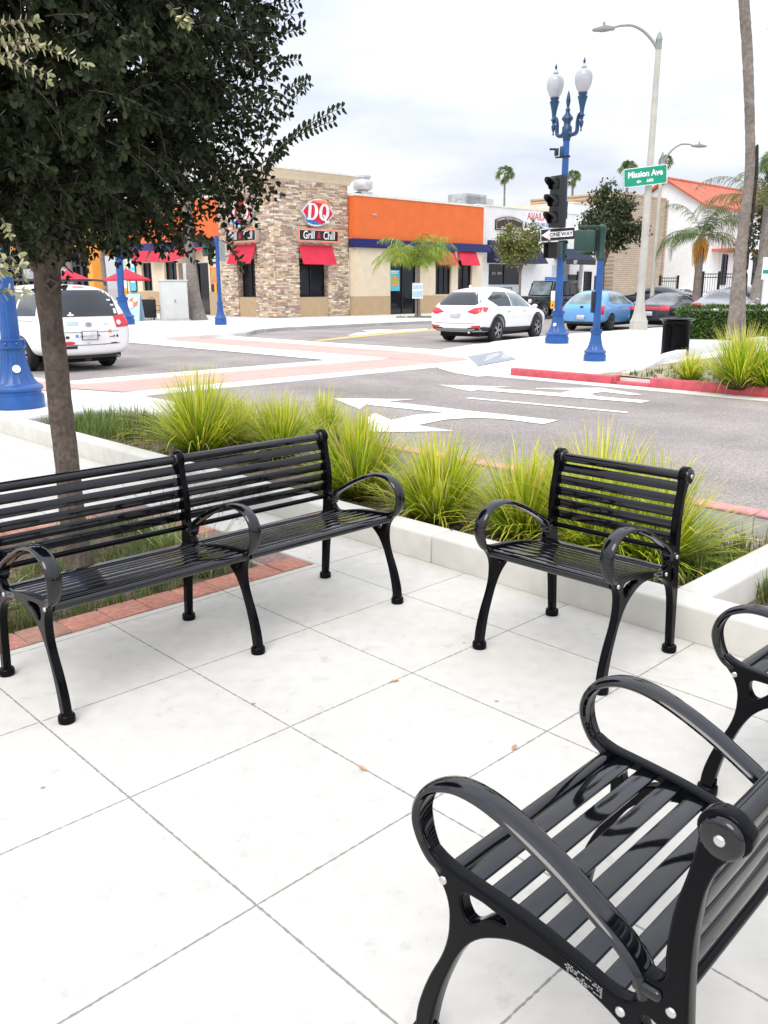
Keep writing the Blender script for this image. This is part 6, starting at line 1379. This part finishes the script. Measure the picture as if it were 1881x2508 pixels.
m = MB(); m.add([(0, 0, 0), (26, 0, 0), (26, 6.8, 0), (0, 6.8, 0), (0, 0, 8.15), (26, 0, 8.15), (26, 6.8, 8.15), (0, 6.8, 8.15), (0, 3.4, 10.15), (26, 3.4, 10.15)], [(0, 1, 5, 4), (2, 3, 7, 6), (1, 2, 6, 9, 5), (3, 0, 4, 8, 7), (0, 3, 2, 1), (4, 5, 9, 8), (7, 8, 9, 6)]); m.build('wall', MATS['white'], B4)
m = MB()
for s in (0, 1):
    y0, y1 = (-.5, 3.4) if s == 0 else (7.3, 3.4); z0 = 8.15-.28
    m.add([(-.4, y0, z0), (26.4, y0, z0), (26.4, y1, 10.25), (-.4, y1, 10.25), (-.4, y0, z0+.16), (26.4, y0, z0+.16), (26.4, y1, 10.43), (-.4, y1, 10.43)], [(0, 3, 2, 1), (4, 5, 6, 7), (0, 1, 5, 4), (1, 2, 6, 5), (2, 3, 7, 6), (3, 0, 4, 7)])
rf = m.build('roof', MATS['rooftile'], B4); m = MB(); m.tube([(-.4, 3.4, 10.42), (26.4, 3.4, 10.42)], .14, 8)
for i in range(52): x = -.3+i*.52; m.blob((x, 3.4, 10.5), (.27, .15, .08), 6, 4)
m.build('ridge_tiles', MATS['rooftile'], rf)
for x in (4.2, 11, 17): window(B4, 'R', x, x+1.3, 1.6, 4.2, -.10, 1)
bp('porch_roof', 2.4, 8.2, -1.8, -.01, 4.4, 4.62, 'rooftile', B4); bp('window_surround', 4.0, 4.19, -.14, -.001, 1.4, 4.35, 'capwhite', B4)
B5 = thing('side_street_building', 'dark glass building with orange columns behind the red patio umbrellas', 'building', LP(-.5, 19), TH)
m = MB(); m.box(0, 10, 0, 30, 4.2, 5.6); m.build('orange_band', MATS['orange2'], B5); bp('upper_wall', .2, 10, 0, 30, 5.6, 8.5, 'metalgrey', B5); m = MB(); m.box(.3, .34, 0, 30, 0, 4.2); m.build('curtain_glass', MATS['glassdark'], B5)
m = MB()
for i in range(31): m.box(.16, .298, i*1.0-.03, i*1.0+.03, 0, 4.19)
for z in (.6, 2.1, 2.95): m.box(.14, .29, 0, 30, z, z+.07)
m.build('mullions', MATS['framedark'], B5)
for y in (-.4, 14.5, 23): bp('orange_column', -.3, .4, y, y+.7, 0, 4.19, 'orange2', B5)
m = MB(); m.box(-.02, .12, 3.5, 11.5, 2.15, 2.9); fas = m.build('fascia', MATS['metalgrey'], B5); write('ATVIK', .62, MATS['galv'], fas, (-.06, 7.4, 2.52), face='L', ext=.02, sp=1.5)
bp('pale_front', -.1, .2, 15.3, 22.8, 0, 4.1, 'frosted', B5)
# long low buildings closing the view between the nearer ones
B6 = thing('distant_building', 'pale low building far behind the parked cars', 'building', LP(66, 14), TH); bp('wall', 0, 70, 0, 10, 0, 5.5, 'white', B6); bp('roof_edge', -.1, 70.1, -.1, 10, 5.503, 5.7, 'cream', B6)
# ------------------------------------------------------------------ patio
def umbrella(u, v, D, label):
    p = at(u, D); t = thing('patio_umbrella', label, 'umbrella', (p.x, p.y, 0), .3, 'red patio umbrellas'); z = 2.42; R_ = 1.12; n = 8
    m = MB(); vs = [(0, 0, z)]+[(R_*cos(2*pi*i/n), R_*sin(2*pi*i/n), z-.50) for i in range(n)]+[(R_*cos(2*pi*i/n), R_*sin(2*pi*i/n), z-.57) for i in range(n)]
    m.add(vs, [(0, 1+i, 1+(i+1) % n) for i in range(n)]+[(1+i, 9+i, 9+(i+1) % n, 1+(i+1) % n) for i in range(n)]); m.build('canopy', MATS['awning'], t)
    m = MB(); m.tube([(0, 0, .0), (0, 0, z+.06)], .022, 8)
    for i in range(n): a = 2*pi*i/n; m.tube([(0, 0, z-.06), (R_*.98*cos(a), R_*.98*sin(a), z-.52)], .01, 4)
    m.build('pole', MATS['framedark'], t); m = MB(); m.lathe([(.25, 0), (.25, .05), (.05, .08), (.04, .25)], 16); m.build('base', MATS['framedark'], t)
umbrella(275, 580, 45.0, 'red patio umbrella nearest the restaurant, behind the blue lamp post'); umbrella(150, 586, 47.5, 'red patio umbrella above the minivan roof')
mat('mesh_brown', (.14, .10, .06), rough=.6)
def patio_chair(u, D, rz, label):
    p = at(u, D); t = thing('patio_chair', label, 'chair', (p.x, p.y, 0), rz, 'patio chairs')
    m = MB()
    for x, y in ((-.22, -.22), (.22, -.22), (-.22, .22), (.22, .22)): m.tube([(x*1.1, y*1.1, 0), (x, y, .44)], .012, 6)
    for s in (-1, 1): m.tube(cr([(s*.24, .24, .44), (s*.26, .22, .66), (s*.26, -.15, .66), (s*.25, -.24, .64)], 4), .013, 6)
    m.tube(cr([(-.22, -.22, .44), (-.24, -.27, .8), (-.14, -.30, 1.0), (0, -.31, 1.04), (.14, -.30, 1.0), (.24, -.27, .8), (.22, -.22, .44)], 4), .014, 6); m.build('frame', MATS['mesh_brown'], t)
    m = MB(); m.cbox((0, 0, .44), (.44, .44, .02)); m.build('seat', MATS['mesh_brown'], t, bevel=.008)
    m = MB()
    for i in range(-4, 5): m.tube([(i*.046, -.225, .46), (i*.044, -.29, .99-.02*abs(i))], .006, 4)
    for i in range(8): z = .52+i*.06; m.tube([(-.2, -.235-.01*i, z), (.2, -.235-.01*i, z)], .006, 4)
    m.build('back_mesh', MATS['mesh_brown'], t)
patio_chair(335, 44.6, radians(120), 'brown mesh patio chair right of the black draped table'); patio_chair(318, 46.0, radians(160), 'brown mesh patio chair behind the black draped table'); patio_chair(291, 45.6, radians(-80), 'dark patio chair left of the black draped table')
p = at(310, 44.4); t = thing('patio_table', 'small patio table wrapped in black plastic beside the chairs', 'table', (p.x, p.y, 0), .35); m = MB(); m.box(-.50, .50, -.30, .30, .10, .98); o = m.build('black_wrap', MATS['signalblack'], t, bevel=.03); m = MB()
for x in (-.4, .4):
    for y in (-.22, .22): m.tube([(x, y, 0), (x, y, .12)], .02, 6)
m.build('legs', MATS['framedark'], t)
p = at(287, 43.2); t = thing('sandwich_board', 'pavement sandwich board with an ice cream picture by the blue lamp post', 'sign board', (p.x, p.y, 0), -.25)
m = MB(); m.add([(-.36, -.28, 0), (.36, -.28, 0), (.36, -.03, 1.25), (-.36, -.03, 1.25), (-.36, -.24, 0), (.36, -.24, 0), (.36, .0, 1.25), (-.36, .0, 1.25)], [(0, 1, 2, 3), (4, 7, 6, 5), (0, 3, 7, 4), (1, 5, 6, 2), (3, 2, 6, 7), (0, 4, 5, 1)]); m.build('front_board', MATS['stkpale'], t)
m = MB(); m.add([(-.36, .28, 0), (.36, .28, 0), (.36, .03, 1.25), (-.36, .03, 1.25)], [(0, 1, 2, 3)]); m.build('rear_board', MATS['stkpale'], t)
m = MB(); m.M = Matrix.Translation((0, -.165, .62)) @ Matrix.Rotation(radians(-11.3), 4, 'X'); m.blob((.02, -.01, .25), (.24, .012, .22), 12, 8); m.build('picture', MATS['signorange'], t); m = MB(); m.M = Matrix.Translation((0, -.175, .62)) @ Matrix.Rotation(radians(-11.3), 4, 'X'); m.blob((-.10, -.016, .12), (.14, .012, .16), 10, 6); m.blob((.12, -.016, .35), (.10, .012, .10), 10, 6); m.build('picture', MATS['signwhite'], t)
# utility cabinet
p = G(381, 693, 0); t = thing('utility_cabinet', 'tall pale grey metal utility cabinet beside the flared palm trunk', 'utility cabinet', (p.x, p.y, 0), radians(28)); mat('cabinet', (.62, .63, .60), rough=.55, var=.06, vs=2)
m = MB(); m.box(-.62, .50, -.45, .45, .06, 1.82); m.box(-.66, .54, -.49, .49, 1.822, 1.88); m.build('housing', MATS['cabinet'], t, bevel=.015); m = MB(); m.box(-.58, .46, -.465, -.452, .12, 1.76); m.build('door', MATS['cabinet'], t, bevel=.004); m = MB(); m.cbox((-.12, -.49, .92), (.05, .04, .14)); m.build('handle', MATS['metalgrey'], t); m = MB(); m.box(-.68, .56, -.5, .5, 0, .058); m.build('plinth', MATS['concrete'], t)
# ------------------------------------------------------------------ palms and street trees
mat('palmtrunk', (.215, .185, .16), rough=.95, var=.28, vs=12, var2=.25, vs2=2.2, bump=.8, bs=22); leafmat('frond', .55, .25); mat('skirt', (.55, .25, .05), rough=.9, attr='Col', var=.2)
def palm_trunk(t, pts, rs, rings=True, mt='palmtrunk', n=28, amp=.012, sub=14):
    P_ = cr(pts, sub); R_ = []
    for i in range(len(P_)): f = i/(len(P_)-1)*(len(rs)-1); j = min(int(f), len(rs)-2); R_.append((rs[j]+(rs[j+1]-rs[j])*(f-j))*(1+(.018 if i % 2 else 0)))
    m = MB(); m.tube(P_, R_, n); me = m.mesh('trunk', MATS[mt], smooth=60); bark_disp(me, amp, (9, 9, 14)); return link('trunk', me, t)
def feather(m, base, az, el, L_, droop, cols, lw=.022, ll=.38, n=26, hang=.5):
    x = Vector(base); th = el; pts = []
    for i in range(n+1): pts.append(x.copy()); d = Vector((cos(az)*cos(th), sin(az)*cos(th), sin(th))); x = x+d*L_/n; th -= droop/n*(.4+1.2*i/n)
    m.col = (.22, .26, .08); m.tube(pts[::3], [.018*(1-.8*i/len(pts[::3])) for i in range(len(pts[::3]))], 4)
    s = Vector((-sin(az), cos(az), 0))
    for i in range(3, n+1):
        f = i/n; l = ll*(sin(pi*(.15+.8*f)))**.6; t_ = (pts[i]-pts[i-1]).normalized()
        for sd_ in (-1, 1):
            for q in range(2):
                d = (s*sd_*random.uniform(.7, 1)+t_*.55+Vector((0, 0, -hang*random.uniform(.3, 1.3)))).normalized(); c = random.choice(cols); k = random.uniform(.7, 1.25); c = tuple(v*k for v in c)
                a = pts[i]+t_*random.uniform(0, L_/n); kk = len(m.v); w = t_*lw*.5; b = a+d*l*.6; e = a+d*l+Vector((0, 0, -l*hang*.5))
                m.v += [a-w, a+w, b+w, b-w, e]; m.c += [c]*5; m.f += [[kk, kk+1, kk+2, kk+3], [kk+3, kk+2, kk+4]]; m.mi += [0, 0]
def queen_palm(name, label, loc, h, r, L_, n, cols, seed, group=None, lean=(0, 0), el=(.1, 1.3), fl=.0, nf=26, az0=0, hang=.5, droop=1.7, ll=.38):
    random.seed(seed); t = thing(name, label, 'palm tree', loc, 0, group)
    palm_trunk(t, [(0, 0, -.1), (0, 0, 0), (lean[0]*.3, lean[1]*.3, h*.35), (lean[0], lean[1], h)], [r*(1.6+fl), r*(1.5+fl), r, r*.85], n=16, amp=.008, sub=8)
    m = MB(); m.c = []
    for i in range(n): feather(m, (lean[0], lean[1], h), az0+i*2.4+random.uniform(-.2, .2), random.uniform(*el), L_*random.uniform(.8, 1.1), droop*random.uniform(.8, 1.25), cols, n=nf, hang=hang, ll=ll)
    m.build('crown', MATS['frond'], t, fix=False); return t
LG = [(.22, .34, .04), (.34, .44, .06), (.16, .27, .04), (.45, .48, .10)]; MG = [(.10, .17, .06), (.16, .24, .07), (.07, .12, .05), (.24, .28, .08)]
t = queen_palm('young_palm', 'young feathery palm on the pavement before the restaurant doors', (1.78, 45.3, 0), 2.45, .11, 2.6, 26, LG, 5, 'palms along the street', el=(.7, 1.55), nf=26, droop=1.9, ll=.55, hang=.8)
s = thing('pavement_notice', 'pale blue notice fixed to the young palm trunk', 'notice', (1.75, 45.1, 0)); m = MB(); m.box(-.27, .27, -.02, .0, .95, 1.72); m.build('board', MATS['signwhite'], s); m = MB(); m.box(-.25, .25, -.026, -.021, 1.02, 1.32); m.box(-.22, .22, -.026, -.021, 1.42, 1.60); m.build('print', MATS['stkpale'], s)
m = MB(); m.tube([(0, .02, 0), (0, .02, .95)], .02, 6); m.build('stake', MATS['framedark'], s)
tufts('palm_base_grass', lambda: (1.78+random.uniform(-1.1, 1.1), 45.2+random.uniform(-.5, .5), .0), 150, .10, 'scrap of grass round the foot of the young palm', GR, w=.02, seed=10)
t = thing('tall_palm', 'palm with flared grey trunk rising into the oak like tree, beside the utility cabinet', 'palm tree', (-9.15, 42.7, 0), 0, 'palms along the street')
palm_trunk(t, [(0, 0, -.1), (0, 0, 0), (-.02, 0, .5), (-.06, 0, 1.5), (-.12, 0, 4), (-.25, 0, 10.5)], [.62, .58, .42, .30, .21, .19], n=24); m = MB(); m.c = []; random.seed(9)
def fan_palm_crown(m, c, R_, n, cols, seed=1):
    random.seed(seed); c = Vector(c)
    for i in range(n):
        d = rdir(.25); st = c+d*R_*.45; s = d.orthogonal().normalized(); u = s.cross(d)
        m.col = (.2, .22, .08); m.tube([c, st], R_*.012, 3)
        for j in range(13):
            a = (j-6)/6*1.25; v = (d*cos(a)+s*sin(a)).normalized(); l = R_*.55*random.uniform(.8, 1.1); k = len(m.v); c_ = tuple(q*random.uniform(.7, 1.2) for q in random.choice(cols)); p_ = v.cross(u).normalized()*R_*.035
            e = st+v*l+Vector((0, 0, -l*.35)); mm = st+v*l*.55
            m.v += [st, mm+p_, e, mm-p_]; m.c += [c_]*4; m.f.append([k, k+1, k+2, k+3]); m.mi.append(0)
fan_palm_crown(m, (-.25, 0, 10.7), 2.0, 38, MG); m.build('crown', MATS['frond'], t, fix=False)
# big palm on the far corner
p0 = G(1590, 752, 0); t = thing('tall_palm', 'massive grey palm trunk leaning up out of frame behind the box hedge corner', 'palm tree', (p0.x, p0.y, 0), 0, 'palms along the street')
Dp = sqrt(p0.x**2+p0.y**2); kp = []
for (u, v) in ((1590, 713), (1599, 565), (1610, 466), (1620, 367), (1620, 278), (1615, 124), (1607, 0)):
    d = _f+((u/.882-940.5)/FPX)*_x2-((v/.882-1254)/FPX)*_u2; k = Dp/sqrt(d.x**2+d.y**2); kp.append(Vector((d.x*k-p0.x, d.y*k-p0.y, EYE+d.z*k)))
kp = [Vector((0, 0, -.1)), Vector((0, 0, 0))]+kp; e = kp[-1]+(kp[-1]-kp[-2])*2.6; kp.append(e)
palm_trunk(t, kp, [.31, .29, .225, .150, .125, .115, .112, .12, .12, .12], n=36, amp=.012, sub=16)
m = MB(); random.seed(4); m.c = []
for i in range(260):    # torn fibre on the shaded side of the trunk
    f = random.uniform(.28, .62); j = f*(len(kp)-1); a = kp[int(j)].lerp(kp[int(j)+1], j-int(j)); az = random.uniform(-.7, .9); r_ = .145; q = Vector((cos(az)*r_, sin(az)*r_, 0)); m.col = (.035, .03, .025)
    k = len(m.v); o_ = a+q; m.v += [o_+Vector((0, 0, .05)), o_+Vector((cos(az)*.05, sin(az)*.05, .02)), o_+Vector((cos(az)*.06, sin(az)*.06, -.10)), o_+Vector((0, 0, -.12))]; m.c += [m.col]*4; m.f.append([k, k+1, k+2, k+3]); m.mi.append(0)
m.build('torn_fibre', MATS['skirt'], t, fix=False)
m = MB(); m.c = []; fan_palm_crown(m, e, 2.0, 46, MG, 3); m.build('crown', MATS['frond'], t, fix=False)
# queen palm in the car park, hanging fruit stalks
p = at(1506, 50); t = queen_palm('queen_palm', 'feathery palm with orange fruit stalks before the white hall', (p.x, p.y, 0), 4.1, .20, 2.9, 19, [(.07, .13, .04), (.12, .19, .05), (.05, .09, .035), (.2, .25, .07)], 15, 'palms along the street', el=(.0, 1.45), droop=1.9, ll=.62, hang=.7)
m = MB(); m.c = []; random.seed(6)
for i in range(240):
    az = random.uniform(0, 6.28); r_ = random.uniform(.10, .42); z = 4.0-random.uniform(0, .5); c = random.choice([(.62, .30, .05), (.70, .38, .10), (.50, .24, .05)]); m.col = c; m.tube([(r_*.3*cos(az), r_*.3*sin(az), z+.1), (r_*cos(az), r_*sin(az), z-.25), (r_*.9*cos(az), r_*.9*sin(az), z-random.uniform(.4, 1.2))], .014, 3)
m.build('fruit_stalks', MATS['skirt'], t, fix=False)
p = at(1640, 44); queen_palm('queen_palm', 'olive green palm crown showing right of the massive trunk', (p.x, p.y, 0), 5.0, .20, 3.6, 20, [(.20, .20, .08), (.28, .27, .10), (.12, .14, .06)], 16, 'palms along the street', el=(-.3, 1.2), droop=1.7, ll=.6, hang=.7)
def far_palm(u, v, D, label, trunk=.16, R_=1.7, seed=2, cols=MG):
    p = at(u, D); h = ray_at(u, v, D).z; t = thing('fan_palm', label, 'palm tree', (p.x, p.y, 0), 0, 'distant fan palms'); m = MB(); m.tube([(0, 0, 0), (.1, 0, h*.5), (0, 0, h)], [trunk*1.3, trunk, trunk*.9], 8); m.build('trunk', MATS['palmtrunk'], t, smooth=60)
    m = MB(); m.c = []; fan_palm_crown(m, (0, 0, h), R_, 36, cols, seed); m.build('crown', MATS['frond'], t, fix=False)
far_palm(1083, 376, 110, 'distant fan palm above the rooftop unit', R_=1.35, seed=5, trunk=.12); far_palm(1226, 384, 115, 'distant fan palm behind the traffic signal head', R_=1.2, seed=6); far_palm(1340, 366, 100, 'distant fan palm left of the green street sign', R_=1.25, seed=7); far_palm(1418, 350, 120, 'distant fan palm peeping over the green street sign', R_=1.1, seed=8)
far_palm(1660, 352, 60, 'leaning fan palm at the right edge above the hall roof', R_=1.5, seed=9, trunk=.24)
p = at(1626, 41); t = thing('tall_palm', 'slender tan palm trunk directly right of the massive one', 'palm tree', (p.x, p.y, 0), 0, 'palms along the street'); palm_trunk(t, [(0, 0, 0), (.35, 0, 3), (.9, 0, 8), (1.3, 0, 12)], [.22, .17, .15, .14], n=16); m = MB(); m.c = []; fan_palm_crown(m, (1.3, 0, 12.2), 1.8, 30, MG, 12); m.build('crown', MATS['frond'], t, fix=False)
def street_tree(label, u, D, h0, c, R_, N_, cols, seed, r=.09, leaf=.10, group='street trees', n_l=6, trunkmt='bark'):
    random.seed(seed); p = at(u, D); t = thing('street_tree', label, 'tree', (p.x, p.y, 0), 0, group); c = Vector(c); m = MB(); m.tube(cr([(0, 0, 0), (.03, 0, h0*.5), (.0, 0, h0)], 3), [r*1.2]*7 if False else r, 9)
    lb = []
    for i in range(8):
        tg = c+Vector((rdir().x*R_[0]*.6, rdir().y*R_[1]*.6, random.uniform(-.5, .7)*R_[2])); m.tube(cr([(0, 0, h0-.1), ((tg.x)*.4, tg.y*.4, h0+(tg.z-h0)*.55), tg], 4), [r*.6*(1-.8*j/8) for j in range(9)], 5)
    m.build('trunk', MATS[trunkmt], t, smooth=60); m = MB(); m.c = []; k = 0; centers = [c+Vector((v.x*R_[0], v.y*R_[1], v.z*R_[2]))*1 if False else Vector((c.x+v.x*R_[0], c.y+v.y*R_[1], c.z+v.z*R_[2])) for v in [rdir()*random.uniform(.25, .85) for _ in range(24)]]
    for i in range(N_):
        q = random.choice(centers)+rdir()*random.uniform(.05, .36)*R_[0]
        for j in range(n_l): cc = random.choice(cols); f = random.uniform(.7, 1.3); m.col = tuple(v*f for v in cc); leaf_quad(m, q+rdir()*leaf*.8, rdir(), rdir(), leaf*random.uniform(.7, 1.2), leaf*.5)
    m.build('crown', MATS['weed'], t, fix=False); return t
OL = [(.055, .075, .03), (.09, .115, .05), (.04, .055, .025), (.13, .15, .08)]
street_tree('dark bushy street tree left of the white street light, crown over the office door', 1300, 51, 2.6, (.25, 0, 4.9), (2.05, 1.9, 2.5), 1500, OL, 31, leaf=.20, r=.10)
street_tree('light olive street tree before the navy awning', 1122, 46.5, 2.2, (-.10, 0, 3.55), (1.45, 1.3, 1.15), 620, [(.20, .22, .06), (.28, .29, .09), (.14, .16, .05)], 32, leaf=.17, r=.06, trunkmt='palmtrunk')
street_tree('thin bare pale trunk with few leaves, left of the blue lamp post', 226, 50, 3.2, (.3, 0, 4.8), (1.2, 1.2, 1.2), 130, [(.3, .3, .06), (.4, .36, .10)], 33, leaf=.16, r=.13, trunkmt='palmtrunk')
street_tree('round pinkish trunk standing behind the minivan roof', 153, 52, 3.4, (.0, 0, 5.2), (1.4, 1.3, 1.4), 200, OL, 34, leaf=.18, r=.18, trunkmt='palmtrunk')
street_tree('dark tree at the right edge behind the slender palm', 1668, 50, 2.0, (0, 0, 4.6), (2.4, 2, 3.2), 900, OL, 35, leaf=.22, r=.2)
# box hedge
random.seed(12); t = thing('box_hedge', 'long clipped green box hedge behind the litter bin', 'hedge', (0, 0, 0)); h0 = Vector((8.75, 26.1)); h1 = Vector((15.5, 24.3)); hd = (h1-h0).normalized(); hn = Vector((-hd.y, hd.x)); HL = (h1-h0).length
m = MB(); m.M = Matrix.Translation((h0.x, h0.y, 0)) @ Matrix.Rotation(atan2(hd.y, hd.x), 4, 'Z'); m.box(.12, HL-.1, .12, 1.5, 0, .80); mat('hedgecore', (.018, .030, .010), rough=1, var=.4, vs=8); m.build('branches', MATS['hedgecore'], t)
m = MB(); m.c = []; HC = [(.07, .15, .025), (.11, .21, .04), (.045, .09, .02), (.18, .28, .06)]
for i in range(15000):
    x = random.uniform(0, HL); f = random.random(); e = min(1, (x+.05)/.55)**.5; H_ = .98*(.72+.28*e)+.05*noise.noise(Vector((x*2, 0, 0)))
    if f < .62: y, z = random.uniform(-.02, .14)+.05*noise.noise(Vector((x*3, i*.001, 1))), random.uniform(.02, H_)
    else: y, z = random.uniform(0, 1.6), H_-random.uniform(0, .10)-max(0, .12-y)*.8 if f < 0 else H_-random.uniform(0, .09)
    if z > H_-.10: y = max(y, (z-(H_-.10))*.9)
    cc = random.choice(HC); k = random.uniform(.6, 1.3); m.col = tuple(v*k for v in cc); P_ = h0+hd*x+hn*y; leaf_quad(m, Vector((P_.x, P_.y, z)), rdir(.3)+Vector((-hn.x, -hn.y, 0))*.5, rdir(), .060, .036)
m.build('leaves', MATS['weed'], t, fix=False)
# iron gate and fence
def iron_fence(label, u0, u1, D, H_, posts, z0=.3):
    a, b = at(u0, D), at(u1, D+.5); t = thing('iron_fence', label, 'fence', (a.x, a.y, 0), atan2(b.y-a.y, b.x-a.x), 'black iron fences round the lot'); L_ = (b-a).length; m = MB()
    for z in (z0, H_-.25, H_-.06): m.box(0, L_, -.02, .02, z, z+.05)
    m.build('rails', MATS['signblack'], t); m = MB(); n = int(L_/.14)
    for i in range(n): x = i*L_/n; m.box(x-.010, x+.010, -.01, .01, .1, H_)
    m.build('bars', MATS['signblack'], t)
    for i in range(posts): x = L_*i/(posts-1); m = MB(); m.box(x-.06, x+.06, -.06, .06, 0, H_+.12); m.build('post', MATS['signblack'], t)
iron_fence('black iron gate frame in front of the white hall', 1517, 1586, 56, 2.25, 3); iron_fence('thin black iron fence beside the tan block wall', 1425, 1463, 58, 2.05, 2)
m = MB(); p = at(1484, 54); t = thing('planter_box', 'small orange red box planter beyond the dark grey sedan', 'planter', (p.x, p.y, .3), .4); m.box(-.9, .9, -.4, .4, -.3, .55); m.build('box', MATS['orange2'], t, bevel=.03)
# green street sign post at the right edge
p = at(1656, 34); t = thing('sign_post', 'white post with a small pale sign at the right edge', 'sign', (p.x, p.y, 0)); m = MB(); m.box(-.12, .12, -.06, .06, 0, 2.3); m.build('post', MATS['signwhite'], t); m = MB(); m.box(-.25, .25, -.08, -.061, 1.75, 2.5); m.build('plate', MATS['signwhite'], t); m = MB(); m.box(-.22, .22, -.086, -.081, 1.95, 2.08); m.build('print', MATS['signgreen'], t)
bpy.context.view_layer.update()
